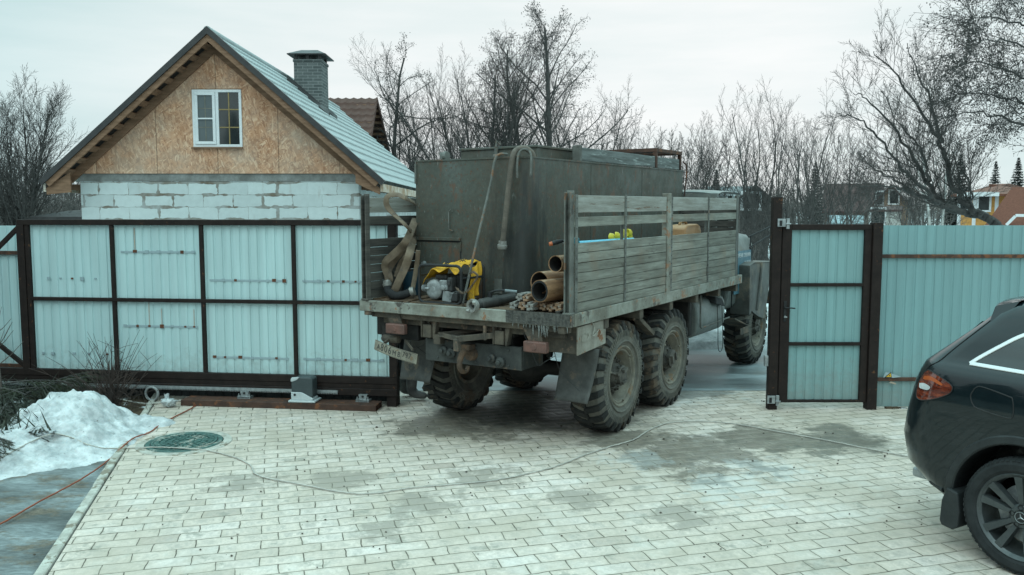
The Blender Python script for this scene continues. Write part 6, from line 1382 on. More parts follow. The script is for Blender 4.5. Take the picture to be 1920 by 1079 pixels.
def brown_house():
    Y = 33; t = thing('brown_roof_house', 'house with brown metal tile roof rising behind the unfinished house', 'house', (-5.2, Y, 0)); z = 6.75; sl = .56
    BRM = NT('brown_metal_tile'); BRM.set(BRM.ramp(BRM.noise(3), [(.3, (.065, .033, .025)), (.7, (.095, .05, .04))]), .62, .0, .2)
    TM2 = Matrix(((0, 1, 0, 0), (1, 0, 0, 0), (0, 0, 1, 0), (0, 0, 0, 1)))
    for s in (-1, 1):
        mb = MB(); mb.T = TM2; tile_roof(mb, 0, s * 4.6, -9, 0, 1, z, sl if s > 0 else 1.05, wave=.30, amp=.05); mb.build('roof', BRM.m, t, smooth=True, angle=50)
        f = sl if s > 0 else 1.05; mb = MB(); mb.hexa([(-.03, 0, z - .13), (.02, 0, z - .13), (.02, s * 4.6, z - 4.6 * f - .13), (-.03, s * 4.6, z - 4.6 * f - .13), (-.03, 0, z + .06), (.02, 0, z + .06), (.02, s * 4.6, z - 4.6 * f + .06), (-.03, s * 4.6, z - 4.6 * f + .06)]); mb.build('verge_trim', BRM.m, t)
        mb = MB()
        for k in range(13): y = s * (.15 + k * .35); mb.hexa([(-.75, y, z - abs(y) * f - .10), (-.04, y, z - abs(y) * f - .10), (-.04, y + s * .12, z - abs(y) * f - .15), (-.75, y + s * .12, z - abs(y) * f - .15), (-.75, y, z - abs(y) * f - .05), (-.04, y, z - abs(y) * f - .05), (-.04, y + s * .12, z - abs(y) * f - .1), (-.75, y + s * .12, z - abs(y) * f - .1)])
        mb.build('soffit_batten', WP, t)
    mb = MB(); mb.prism([(-4.2, -.2), (4.2, -.2), (4.2, 4.2), (0, z - .2), (-4.2, 2.2)], lambda u, v, w: (-9 + w * 8.2, u, v), 1); mb.build('wall', pm('grey_render', (.42, .43, .42)), t)
brown_house()
# ------------------------------------------------------------------ houses far to the right and small sheds
def far_house(name, label, x0, x1, y0, y1, zw, zr, wallc, roofc, axis='x', over=.4, wins=(), trim=None, hip=0):
    t = thing(name, label, 'house' if 'house' in name else 'shed', ((x0 + x1) / 2, y0, 0), -math.atan2((x0 + x1) / 2, y0) * (1 if x0 > 0 else 0)); cx = (x0 + x1) / 2; ck = math.cos(t.rotation_euler.z); a, b = (x0 - cx) * ck, (x1 - cx) * ck; d = y1 - y0
    WM = pm(name + '_wall', wallc, rough=.85, bump=.05, spots=[(tuple(c * .6 for c in wallc), .8, .58, .2)]); RM_ = pm(name + '_roof', roofc, rough=.7, bump=.1)
    mb = MB(); mb.box(a, b, 0, d, -.5, zw)
    if axis == 'y': mb.prism([(a, zw), (b, zw), ((a + b) / 2, zr - .15)], lambda u, v, w: (u, w * d, v), 1)
    mb.build('wall', WM, t)
    mb = MB(); th = .14
    if axis == 'y':
        m = (a + b) / 2; sl = (zr - zw) / (b - m); 
        for s, e in ((1, b + over), (-1, a - over)): mb.hexa([(m, -over, zr - th), (e, -over, zr - sl * abs(e - m) - th), (e, d + over, zr - sl * abs(e - m) - th), (m, d + over, zr - th), (m, -over, zr), (e, -over, zr - sl * abs(e - m)), (e, d + over, zr - sl * abs(e - m)), (m, d + over, zr)])
    else:
        m = d / 2; sl = (zr - zw) / m
        for e in (-over, d + over):
            z = zr - sl * abs(e - m); mb.hexa([(a - over, e, z - th), (b + over, e, z - th), (b + over - hip, m, zr - th), (a - over + hip, m, zr - th), (a - over, e, z), (b + over, e, z), (b + over - hip, m, zr), (a - over + hip, m, zr)])
        if hip:
            z = zr - sl * abs(-over - m)
            for sx, e in ((1, b + over), (-1, a - over)): mb.add([(e, -over, z), (e, d + over, z), (e - sx * hip, m, zr)], [(0, 1, 2)])
    mb.build('roof', RM_, t)
    for wx, wz, ww, wh in wins:
        mb = MB(); f = .12; X = (wx - cx) * ck; ww *= ck
        mb.box(X - ww / 2 - f, X + ww / 2 + f, -.06, -.002, wz - wh / 2 - f, wz + wh / 2 + f); w = mb.build('window', trim or M['white_plastic'], t)
        mb = MB(); mb.box(X - ww / 2, X + ww / 2, -.068, -.061, wz - wh / 2, wz + wh / 2); mb.build('pane', M['glass'], w)
    return t
def X(px, Y): return aty(px, 398, Y).x
def Zz(py, Y): return aty(960, py, Y).z
Yh = 52; YW = (.66, .33, .095); BRR = (.17, .060, .034)
h = far_house('yellow_house', 'yellow house with white window frames and brown roof at the far right', X(1797, Yh), X(1945, Yh), Yh, Yh + 9, Zz(362, Yh), Zz(341, Yh), YW, BRR, 'x', .5, [(X(1808, Yh), Zz(378, Yh), .6, .95), (X(1844, Yh), Zz(379, Yh), .65, 1.0)], hip=3.2)
cx = h.location.x; ck = math.cos(h.rotation_euler.z); HI = Matrix.Rotation(-h.rotation_euler.z, 3, 'Z')
def hl(px, py, dy): q = HI @ (aty(px, py, Yh) - h.location); return Vector((q.x, dy, q.z))
mb = MB()
for px in (1797, 1826, 1868): x = hl(px, 398, 0).x; mb.box(x - .10, x + .10, -.05, -.003, -.3, Zz(364, Yh))
x0, x1 = hl(1792, 398, 0).x, hl(1872, 398, 0).x; mb.box(x0, x1, -.56, -.50, Zz(365, Yh) - .12, Zz(361, Yh)); mb.build('white_trim', M['white_plastic'], h)
mb = MB(); a, b, c, e_ = hl(1846, 424, -3.0), hl(1897, 352, -.2), hl(1990, 352, -.2), hl(1990, 424, -3.0); dn = Vector((0, .05, -.16))
mb.hexa([a + dn, e_ + dn, c + dn, b + dn, a, e_, c, b]); mb.build('porch_roof', pm('brown_soft_tile', (.16, .055, .032), (.11, .04, .025), 14, .85), h)
mb = MB(); mb.bar(hl(1846, 424, -3.1), hl(1886, 424, -3.1), .08, .16); mb.bar(hl(1886, 421, -3.1), hl(1902, 405, -3.1), .08, .16); mb.bar(hl(1902, 404, -3.1), hl(1945, 404, -3.1), .08, .16); mb.build('white_gutter', M['white_plastic'], h)
Yh = 62
far_house('brown_house', 'brown roofed house with beige gable half hidden by bare trees', X(1636, Yh), X(1702, Yh), Yh, Yh + 8, Zz(382, Yh), Zz(345, Yh), (.36, .24, .16), (.085, .04, .034), 'y', .5, [(X(1648, Yh), Zz(372, Yh), .45, .9), (X(1675, Yh), Zz(370, Yh), .6, .9), (X(1648, Yh), Zz(408, Yh), .8, .9)])
far_house('long_roof_house', 'house with long dark brown roof left of the beige gable', X(1548, Yh + 2), X(1650, Yh + 2), Yh + 2, Yh + 9, Zz(392, Yh), Zz(340, Yh), (.2, .13, .1), (.075, .036, .032), 'x', .3)
far_house('white_house', 'small pale plastered house front below the beige gable', X(1628, 58), X(1690, 58), 58, 61, Zz(393, 58), Zz(386, 58), (.50, .50, .47), (.09, .05, .045), 'x', .1, [(X(1646, 58), Zz(406, 58), .9, 1.0)])
far_house('blue_roof_shed', 'low shed with pale blue roof in front of the brown houses', X(1560, 54), X(1612, 54), 54, 57, Zz(416, 54), Zz(404, 54), (.22, .2, .18), (.30, .40, .43), 'x', .3)
Yd = 44
sh = far_house('dark_timber_house', 'dark weathered timber house with a pale multi paned window behind the truck cab', X(1388, Yd), X(1442, Yd), Yd, Yd + 7, Zz(368, Yd), Zz(346, Yd), (.055, .05, .046), (.05, .046, .046), 'y', .5, [(X(1408, Yd), Zz(377, Yd), .85, .75)])
far_house('grey_roof_house', 'low house with grey roof behind the bare shrubs beside the tank', X(1330, 64), X(1400, 64), 64, 72, Zz(372, 64), Zz(347, 64), (.12, .11, .10), (.20, .22, .225), 'x', .4)
far_house('dark_roof_shed', 'low shed with dark sloping roof at left of the block wall', X(70, 26), X(168, 26), 26, 31, Zz(406, 26), Zz(394, 26), (.06, .05, .045), (.03, .026, .026), 'x', .2)
# ------------------------------------------------------------------ bare trees
BARK = pm('grey_brown_bark', (.080, .075, .070), (.045, .043, .042), 8, .9, bump=.3)
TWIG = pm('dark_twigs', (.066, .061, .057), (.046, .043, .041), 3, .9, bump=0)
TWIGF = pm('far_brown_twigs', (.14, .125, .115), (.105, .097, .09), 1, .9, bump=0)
def grow(mbs, rng, p, d, L, r, lvl, P):
    n = max(3, int(P['seg'][min(lvl, 3)])); pts = [p.copy()]; rs = [r]; q = p.copy(); dd = d.normalized(); rmin = P['rmin']
    tip = max(rmin, r * (.22 if lvl == 0 else .35)); dirs = []
    for i in range(n):
        j = P['jit'][min(lvl, 3)]
        dd = (dd + Vector((rng.gauss(0, j), rng.gauss(0, j), rng.gauss(0, j) + P['trop'][min(lvl, 3)]))).normalized()
        q = q + dd * (L / n); pts.append(q.copy()); rs.append(r + (tip - r) * ((i + 1) / n)); dirs.append(dd.copy())
    mbs[0 if lvl <= 1 else 1].tube(pts, rs, P['side'][min(lvl, 3)], cap=False)
    if lvl >= P['depth']:
        if P.get('clump') and rng.random() < P['clump']:
            for k in range(rng.choice((1, 2, 2, 3))):
                c = pts[-1] + Vector((rng.gauss(0, .07), rng.gauss(0, .07), rng.gauss(-.02, .06))); s = rng.uniform(.011, .021)
                mbs[1].add([c + Vector(v) * s for v in ((1, 0, 0), (-1, 0, 0), (0, 1, 0), (0, -1, 0), (0, 0, 1.3), (0, 0, -1.3))], [(0, 2, 4), (2, 1, 4), (1, 3, 4), (3, 0, 4), (2, 0, 5), (1, 2, 5), (3, 1, 5), (0, 3, 5)])
        return
    nc = P['nch'][lvl]; t0 = P['start'][min(lvl, 2)]; az = rng.uniform(0, 6.28)
    for k in range(nc):
        t = t0 + (1 - t0) * ((k + rng.uniform(.1, .9)) / nc); f = t * n; i = min(n - 1, int(f)); b = pts[i].lerp(pts[i + 1], f - i); d0 = dirs[i]
        az += 2.4 + rng.uniform(-.5, .5); a = R(P['ang'][min(lvl, 2)] + rng.uniform(-14, 14)) * (1.0 - .35 * t if lvl == 0 else 1)
        o = d0.orthogonal().normalized(); o2 = d0.cross(o); cd_ = d0 * math.cos(a) + (o * math.cos(az) + o2 * math.sin(az)) * math.sin(a)
        env = P['env'](t) if lvl == 0 else (1 - .45 * t)
        cl = L * P['ratio'][min(lvl, 2)] * env * rng.uniform(.7, 1.2)
        if P.get('flat') and lvl == 0: cd_.y *= P['flat']
        rb = rs[i] + (rs[i + 1] - rs[i]) * (f - i)
        grow(mbs, rng, b, cd_, cl, max(rmin, min(rb * .55, cl * .0125)), lvl + 1, P)
ALDER = dict(seg=(12, 6, 4, 2), jit=(.045, .11, .15, .2), trop=(.05, .05, .04, .03), side=(8, 5, 3, 3), depth=3, rmin=.0036, nch=(30, 10, 7), start=(.22, .25, .2), ang=(62, 48, 48), ratio=(.33, .42, .42), env=lambda t: (.45 + 1.0 * math.sin(math.pi * min(1, (t - .12) * 1.05)) ** .8) * (1.12 - .72 * t), clump=.45)
BARE = dict(seg=(10, 7, 5, 3), jit=(.05, .065, .08, .10), trop=(.05, .06, .06, .04), side=(8, 5, 3, 3), depth=3, rmin=.0034, nch=(16, 10, 8), start=(.2, .2, .15), ang=(36, 34, 36), ratio=(.50, .45, .45), env=lambda t: 1.1 - .6 * t)
CROOK = dict(ALDER, jit=(.16, .24, .3, .4), nch=(22, 10, 6), ang=(52, 50, 50), clump=.6)
SHRUB = dict(BARE, nch=(9, 7, 6), jit=(.06, .07, .09, .11), ang=(30, 32, 36), start=(.12, .2, .15))
FAR = dict(BARE, nch=(12, 8, 5), rmin=.0055, side=(6, 4, 3, 3))
def tree_mesh(seed, stems, P, name, bark=None, twig=None):
    """stems: list of (base offset, direction, length, radius)"""
    rng = random.Random(seed); mbs = [MB(), MB()]
    for b, d, L, r in stems: grow(mbs, rng, Vector(b), Vector(d), L, r, 0, P)
    return mbs
def tree(name, label, cat, px, Y, top, P, seed, stems=None, lean=(0, 0), r=None, group=None, twig=None, base=None):
    p = aty(px, 398, Y); z = -.15; Hh = aty(960, top, Y).z - z
    t = thing(name, label, cat, (p.x, Y, z), 0, group)
    Hh *= .93
    st = stems(Hh) if stems else [((0, 0, 0), (lean[0], lean[1], 1), Hh, r or Hh * .017)]
    m = tree_mesh(seed, st, P, name)
    m[0].build('trunk', BARK, t, smooth=True, recalc=False); m[1].build('crown', twig or TWIG, t, recalc=False)
    return t
def fan(n, spread, seed, r=.016, off=.25, bias=0, h0=.75):
    def f(Hh):
        g = random.Random(seed); o = []
        for i in range(n):
            a = R(-spread + 2 * spread * (i + .5) / n + g.uniform(-5, 5) + bias); L = Hh * g.uniform(h0, 1.02) / max(.6, math.cos(a)) * (.92 if i % 2 else 1)
            o.append(((math.sin(a) * off * 1.5, g.uniform(-off, off), 0), (math.sin(a), g.uniform(-.2, .2), math.cos(a)), L, Hh * r * g.uniform(.7, 1.1)))
        return o
    return f
G1 = 'tall bare trees behind the truck'
tree('bare_tree', 'crooked bare tree with twisted trunk just right of the brown tiled roof', 'tree', 742, 36, 70, CROOK, 1, r=.15, group=G1)
tree('bare_tree', 'wide many stemmed bare tree with limbs leaning left above the tank', 'tree', 915, 34, 55, BARE, 2, stems=fan(6, 20, 3, .010, .3, -10, .6), group=G1)
tree('bare_tree', 'dense alder with dark catkin clumps rising above the tank hatch', 'tree', 893, 38, 110, dict(ALDER, nch=(34, 11, 7), clump=.6), 3, r=.13, lean=(.03, 0), group=G1)
tree('bare_tree', 'thin bare tree with fine upright branches between the alders', 'tree', 945, 37, 85, BARE, 4, stems=fan(3, 9, 5, .012, .3), group=G1)
tree('bare_tree', 'slender alder standing left of the tallest alder', 'tree', 1002, 38, 55, dict(ALDER, nch=(34, 11, 7), clump=.6), 5, r=.15, group=G1)
tree('bare_tree', 'tallest straight alder with layered branches and a domed top', 'tree', 1030, 35, 18, dict(ALDER, nch=(38, 12, 8), clump=.6), 6, r=.19, group=G1)
tree('bare_tree', 'low rounded bare tree at the right foot of the tallest alder', 'tree', 1100, 44, 190, BARE, 7, stems=fan(5, 24, 2, .012, .4), group=G1, twig=TWIG)
tree('bare_tree', 'low bare tree filling the gap between house roof and tank', 'tree', 800, 42, 190, BARE, 8, stems=fan(5, 22, 6, .012, .4), group=G1)
tree('bare_tree', 'fine tree top showing above the ridge of the unfinished house', 'tree', 446, 46, 92, dict(BARE, nch=(9, 6, 5), ratio=(.25, .45, .45)), 9, r=.06, group='bare trees on the left')
tree('bare_tree', 'broad dense bare tree at the left edge of the picture', 'tree', 20, 27, 165, dict(BARE, nch=(20, 11, 8), ratio=(.40, .5, .5)), 10, stems=fan(8, 30, 12, .011, .4, 0, .85), group='bare trees on the left')
tree('bare_tree', 'tangled bare tree between the left edge tree and the house eave', 'tree', 105, 36, 290, BARE, 11, stems=fan(5, 26, 4, .012, .4), group='bare trees on the left')
tree('bare_tree', 'small bare tree whose top peeps over the left eave of the unfinished house', 'tree', 150, 44, 330, BARE, 12, stems=fan(3, 16, 4, .012, .4), group='bare trees on the left')
GS = 'bare shrubby trees beyond the lane'
for i, (px, Y, top, n, sp, sd, lab) in enumerate(((1240, 46, 222, 5, 22, 21, 'faint bare tree left of the brown roof frame'), (1287, 40, 232, 5, 16, 22, 'upright bare tree directly right of the tank end'), (1330, 46, 245, 5, 20, 23, 'loose bare tree above the truck cab roof'), (1412, 34, 205, 6, 22, 24, 'many stemmed bare tree above the dark timber house'), (1478, 32, 195, 7, 24, 25, 'broad many stemmed bare tree above the tall gate post'), (1535, 36, 205, 6, 22, 26, 'bare tree with fine upright twigs above the pedestrian gate'), (1590, 42, 235, 5, 22, 27, 'bare tree in front of the long brown roof'), (1385, 28, 335, 5, 30, 28, 'low bare bush behind the front of the side boards'), (1445, 26, 360, 5, 34, 29, 'low tangled bush left of the tall gate post'), (1690, 44, 270, 5, 30, 30, 'bare tree behind the leaning willow'), (1745, 50, 270, 4, 22, 31, 'faint bare tree between the leaning willow and the yellow house'))):
    tree('bare_shrub_tree', lab, 'tree', px, Y, top, SHRUB if Y < 40 else FAR, sd, stems=fan(n, sp, sd, .009, .5), group=GS)
# the leaning willow and the large tree at the right edge
def willow():
    Y = 24; B = aty(1858, 416, Y); t = thing('leaning_willow', 'large dark willow leaning far to the left over the sheet fence', 'tree', (B.x + .9, Y, -.15)); rng = random.Random(77); mbs = [MB(), MB()]; o = Vector((B.x + .9, Y, -.15))
    P = dict(BARE, nch=(12, 7, 5), start=(.25, .2, .15), ratio=(.30, .5, .45), ang=(40, 32, 34), jit=(.04, .06, .09, .14)); 
    limbs = [([(1885, 440), (1850, 412), (1830, 400), (1800, 370), (1780, 330), (1765, 270), (1748, 210), (1725, 150), (1700, 85)], .17, 0), ([(1845, 408), (1805, 398), (1772, 384), (1740, 340), (1710, 290), (1670, 230), (1625, 185), (1600, 175)], .13, .8), ([(1805, 398), (1770, 385), (1740, 365), (1700, 325), (1655, 270), (1610, 225), (1585, 215)], .10, -.8), ([(1765, 270), (1742, 230), (1705, 180), (1665, 125), (1635, 100)], .075, .5), ([(1772, 384), (1735, 372), (1690, 345), (1640, 318), (1600, 310)], .08, 1.2), ([(1752, 372), (1700, 360), (1660, 350), (1610, 352)], .06, -1.3), ([(1740, 340), (1735, 300), (1700, 250), (1650, 170)], .06, .2), ([(1830, 400), (1822, 370), (1812, 330), (1815, 310)], .05, -.5)]
    for pts, r, dy in limbs:
        q = spline([aty(a, b, Y + dy * i / len(pts) * 2) - o for i, (a, b) in enumerate(pts)], 5); n = len(q); q = [p + Vector((rng.gauss(0, .03), rng.gauss(0, .05), rng.gauss(0, .03))) for p in q]
        rs = [r + (.010 - r) * (i / (n - 1)) ** .6 for i in range(n)]; mbs[0].tube(q, rs, 8, cap=False); L = sum((q[i + 1] - q[i]).length for i in range(n - 1))
        for k in range(int(10 + L * 3.6)):
            f = (.22 + .78 * rng.random()) * (n - 1); i = min(n - 2, int(f)); d0 = (q[i + 1] - q[i]).normalized(); az = rng.uniform(0, 6.28); a = R(rng.uniform(25, 60)); u = d0.orthogonal().normalized(); v = d0.cross(u)
            grow(mbs, rng, q[i], d0 * math.cos(a) + (u * math.cos(az) + v * math.sin(az)) * math.sin(a) + Vector((0, 0, .25)), rng.uniform(.7, 2.0) * (1.1 - .4 * f / n), max(.006, min(.02, rs[i] * .3)), 2 if rng.random() < .4 else 1, dict(P, nch=(8, 8, 7)))
    mbs[0].build('trunk', BARK, t, smooth=True, recalc=False); mbs[1].build('crown', TWIG, t, recalc=False)
willow()
def edge_tree():
    Y = 21; B = aty(2015, 400, Y); t = thing('alder_tree', 'big spreading tree with drooping catkin clumps reaching in from the right edge', 'tree', (B.x, Y, -.15)); rng = random.Random(5); mbs = [MB(), MB()]; o = Vector((B.x, Y, -.15))
    P = dict(ALDER, nch=(9, 7, 5), start=(.2, .15, .15), ratio=(.4, .42, .42), ang=(50, 45, 45), trop=(.02, .0, -.02, -.05), clump=.22)
    mbs[0].tube(spline([(0, 0, 0), (.1, 0, 2.5), (-.05, .1, 5), (.1, 0, 7.5), (0, 0, 10)], 4), [.26 - .012 * i for i in range(17)], 9, cap=False)
    for py0, tx, ty, r in ((280, 1778, 215, .08), (240, 1800, 175, .075), (190, 1795, 120, .075), (140, 1830, 75, .07), (90, 1815, 35, .07), (50, 1850, -10, .06), (20, 1870, -60, .06), (210, 1850, 235, .05), (120, 1880, 140, .05), (-20, 1900, -110, .06)):
        dy = rng.uniform(-1.8, 1.8); a = aty(2013, py0 + 20, Y) - o; c = aty(tx, ty, Y + dy) - o; mid = a.lerp(c, .5) + Vector((0, 0, .35)); q = spline([a, a.lerp(mid, .5) + Vector((0, 0, .12)), mid, mid.lerp(c, .5) + Vector((0, 0, .1)), c], 4); n = len(q)
        q = [p + Vector((rng.gauss(0, .04), rng.gauss(0, .05), rng.gauss(0, .04))) for p in q]; rs = [.72 * (r + (.012 - r) * (i / (n - 1)) ** .7) for i in range(n)]; mbs[0].tube(q, rs, 7, cap=False)
        for k in range(34):
            f = (.15 + .85 * (k + rng.random()) / 20) * (n - 1); i = min(n - 2, int(f)); d0 = (q[i + 1] - q[i]).normalized(); az = rng.uniform(0, 6.28); an = R(rng.uniform(35, 65)); u = d0.orthogonal().normalized(); v = d0.cross(u)
            grow(mbs, rng, q[i], d0 * math.cos(an) + (u * math.cos(az) + v * math.sin(az)) * math.sin(an), rng.uniform(.7, 1.5), max(.006, min(.018, rs[i] * .3)), 1, dict(P, nch=(7, 7, 5)))
    mbs[0].build('trunk', BARK, t, smooth=True, recalc=False); mbs[1].build('crown', TWIG, t, recalc=False)
edge_tree()
# white birch stems
BIRCH = pm('birch_bark', (.50, .50, .48), (.22, .22, .21), 6, .8, stretch=(1, 1, .4))
for i, (px, lab) in enumerate(((1752, 'thin white birch stem left of the pair beside the yellow house'), (1768, 'white birch stem nearest the yellow house'))):
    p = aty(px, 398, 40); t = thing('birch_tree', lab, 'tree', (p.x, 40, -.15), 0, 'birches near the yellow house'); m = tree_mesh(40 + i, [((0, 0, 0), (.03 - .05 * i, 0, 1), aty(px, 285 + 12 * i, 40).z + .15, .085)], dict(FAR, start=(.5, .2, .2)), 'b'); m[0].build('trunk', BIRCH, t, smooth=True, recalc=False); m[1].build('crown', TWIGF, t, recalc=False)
# conifers
SPR = pm('dark_spruce_needles', (.022, .036, .030), (.012, .021, .018), 5, .9, bump=0)
def spruce_mesh(seed, Hh, w):
    rng = random.Random(seed); tr, cr = MB(), MB(); tr.tube([(0, 0, 0), (0, 0, Hh)], [Hh * .014, .01], 6)
    z = Hh * .08
    while z < Hh:
        f = 1 - z / Hh; n = 12; a0 = rng.uniform(0, 6.28)
        for k in range(n):
            a = a0 + 6.283 * k / n + rng.uniform(-.3, .3); L = w * (f ** .85) * rng.uniform(.55, 1.1) + .05; d = Vector((math.cos(a), math.sin(a), -.12 + .3 * (1 - f)))
            for q in range(7):
                s0 = Vector((0, 0, z)) + d * L * (q / 7); sd = Vector((-d.y, d.x, 0)) * L * .34 * (1.1 - q / 7); dn = Vector((0, 0, -L * .16 - rng.uniform(0, .05)))
                e = d * L / 5; cr.add([s0 - sd + dn * rng.uniform(.4, 1), s0, s0 + sd + dn * rng.uniform(.4, 1), s0 + e + dn * .3], [(0, 1, 3), (1, 2, 3)])
        z += Hh * .030
    for i in range(2600):
        h = rng.random() ** 1.5; z = Hh * (.05 + .95 * h); f = 1 - h; saw = .65 + .35 * ((h * 14) % 1); a = rng.uniform(0, 6.283); r = w * f ** .85 * saw * rng.uniform(.25, 1) + .02
        p = Vector((r * math.cos(a), r * math.sin(a), z)); d = Vector((math.cos(a), math.sin(a), rng.uniform(-.7, .1))) * w * .16 * (.4 + f); s = Vector((-math.sin(a), math.cos(a), rng.uniform(-.3, .3))) * w * .055
        cr.add([p - s, p + s, p + d], [(0, 1, 2)])
    return tr, cr
for i, (px, Y, top, w, lab) in enumerate(((1863, 75, 303, 1.35, 'small dark spruce behind the yellow house roof, left of two'), (1905, 72, 296, 1.6, 'dark spruce at the far right above the yellow house roof'), (1797, 60, 290, 1.5, 'dark spruce left of the yellow house behind the birches'), (1527, 55, 305, 1.2, 'dark spruce hidden among bare trees above the pedestrian gate'), (1342, 60, 318, 1.1, 'distant spruce tip above the truck cab roof'))):
    p = aty(px, 398, Y); t = thing('spruce_tree', lab, 'tree', (p.x, Y, -.2), 0, 'distant spruces'); tr, cr = spruce_mesh(60 + i, aty(px, top, Y).z + .2, w); tr.build('trunk', BARK, t); cr.build('crown', SPR, t, recalc=False)
# far thickets that read as one mass
def thicket(name, label, spans, seed):
    rng = random.Random(seed); mb = MB()
    for px0, px1, Y0, Y1, top, n in spans:
        for i in range(n):
            Y = rng.uniform(Y0, Y1); px = rng.uniform(px0, px1); b = aty(px, 398, Y); b.z = -.3; Hh = (aty(px, top, Y).z + .3) * rng.uniform(.45, 1.0); d = Vector((rng.gauss(0, .22), rng.gauss(0, .2), 1)).normalized(); r = rng.uniform(.009, .02); k = 5; q = b.copy(); pts = [q.copy()]
            for j in range(k): d = (d + Vector((rng.gauss(0, .10), rng.gauss(0, .1), .05))).normalized(); q = q + d * Hh / k; pts.append(q.copy())
            mb.tube(pts, [r * (1 - .7 * j / k) for j in range(k + 1)], 3, cap=False)
            for j in range(14):
                f = rng.uniform(.15, .98) * k; a = int(f); s = pts[a].lerp(pts[min(k, a + 1)], f - a); e = Vector((rng.gauss(0, .6), rng.gauss(0, .5), rng.uniform(.1, .9))).normalized() * Hh * rng.uniform(.12, .3); m = s + e * .5 + Vector((rng.gauss(0, .04), 0, rng.gauss(0, .04)))
                mb.tube([s, m, s + e], [.007, .006, .004], 3, cap=False)
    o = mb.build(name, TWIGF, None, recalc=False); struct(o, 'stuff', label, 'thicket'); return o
thicket('thicket', 'mass of brown bare brushwood below the trees on the far side of the lane', [(1375, 1660, 30, 44, 362, 60), (1640, 1800, 34, 46, 365, 40), (1180, 1380, 44, 56, 345, 25)], 1)
thicket('brushwood', 'mass of brown bare brushwood at the left behind the gate', [(-60, 170, 32, 50, 345, 200), (-60, 120, 26, 34, 375, 110)], 2)
for nm, lab, sp in (('far_wood', 'distant grey brown wood along the horizon at the right', (1150, 1990, 90, 130, 352, 650)), ('far_hillside_wood', 'distant brown wooded rise at the left horizon', (-80, 420, 80, 110, 350, 320))):
    rng = random.Random(len(nm)); mb = MB()
    for i in range(sp[5]):
        Y = rng.uniform(sp[2], sp[3]); px = rng.uniform(sp[0], sp[1]); b = aty(px, 398, Y); b.z = 0; Hh = aty(px, sp[4] - 18 * noise.noise(Vector((px * .01, 3, 0))), Y).z * rng.uniform(.6, 1.05)
        mb.tube([b, b + Vector((rng.gauss(0, .2), 0, Hh))], [.07, .02], 3, cap=False)
        for j in range(16):
            s = b + Vector((rng.gauss(0, .1), 0, Hh * rng.uniform(.2, .95))); mb.tube([s, s + Vector((rng.gauss(0, .9), rng.gauss(0, .5), rng.uniform(.2, 1.3)))], [.03, .012], 3, cap=False)
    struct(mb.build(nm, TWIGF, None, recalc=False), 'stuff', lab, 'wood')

# unseen spruces added left of the yard to darken what the car's flank mirrors
tr, cr = spruce_mesh(90, 6.5, 1.7); mb = MB()
for i in range(7):
    for src in (cr, tr): mb.T = Matrix.Translation((-11.2 - .7 * (i % 2), -4 + i * 2.3, -.1)) @ Matrix.Rotation(i, 4, 'Z'); mb.add(src.v, src.f)
mb.T = None; struct(mb.build('added_spruce_row', SPR, None, recalc=False), 'stuff', 'unseen row of spruces added to darken the reflections in the car', 'hedge')
# ------------------------------------------------------------------ cords, garden odds and ends
def cord(name, label, cat, pts, r, mat, wob=0):
    rng = random.Random(len(pts)); q = spline(pts, 10); q = [p + Vector((rng.gauss(0, wob), rng.gauss(0, wob), 0)) for p in q]
    mb = MB(); mb.tube(q, r, 7); return tag(mb.build(name, mat, None, smooth=True), label, cat)
def G(px, py, z=.012): return gnd(px, py, z)
cord('extension_cord', 'orange extension cord running along the kerb and over the ice', 'cord', [G(-60, 1010, -.02), G(0, 983, -.02), G(70, 943, -.015), G(150, 900, -.01), on_heap(200, 866), on_heap(222, 845), on_heap(250, 822), G(278, 812), G(300, 797), G(325, 783), G(355, 768), G(372, 757)], .007, M['orange_cord'], .002)
def heap_z(p, z): return Vector((p[0], p[1], z))
cord('pale_cable', 'thin pale cable lying across the snow heap, manhole cover and paving', 'cable', [on_heap(-40, 872), on_heap(-20, 866), on_heap(0, 858), on_heap(20, 849), on_heap(40, 838), on_heap(58, 829), on_heap(75, 821), on_heap(90, 816), on_heap(105, 814), on_heap(122, 817), on_heap(140, 823), on_heap(160, 832), on_heap(180, 838), on_heap(198, 841), on_heap(215, 841), on_heap(232, 840), G(250, 840), G(300, 839, .03), G(345, 841, .035), G(390, 845), G(440, 858), G(468, 872), G(478, 888), G(500, 896), G(560, 908), G(640, 923), G(700, 925), G(770, 915), G(850, 908), G(930, 900), G(990, 888), G(1050, 872), G(1100, 852), G(1150, 836), G(1190, 824), G(1215, 808), G(1250, 794), G(1300, 790), G(1370, 794), G(1450, 808), G(1550, 826), G(1650, 846), G(1720, 860), G(1800, 880)], .0065, M['cream_pipe'], .003)
# corrugated conduit coil and its tail
c = gnd(282, 753); t = thing('conduit_coil', 'coil of grey corrugated conduit leaning under the sliding gate', 'conduit', (c.x + .02, c.y - .02, .0), R(-8)); mb = MB(); pts = []
for i in range(80):
    a = i * .2; pts.append((.085 * math.cos(a), .012 * math.sin(a * .37) + .02, .10 + .085 * math.sin(a)))
mb.tube(pts, [.010 + .002 * (i % 2) for i in range(80)], 8); mb.build('coil', pm('grey_conduit', (.34, .35, .35), (.25, .26, .26), 30, .6), t, smooth=True)
cord('grey_conduit', 'pale conduit lying along the foot of the sliding gate', 'conduit', [G(205, 745, .03), G(230, 750, .02), G(270, 757, .02), G(300, 755, .02), G(325, 752, .02), G(360, 751, .02), G(400, 752, .02)], .009, M['cream_pipe'], .003)
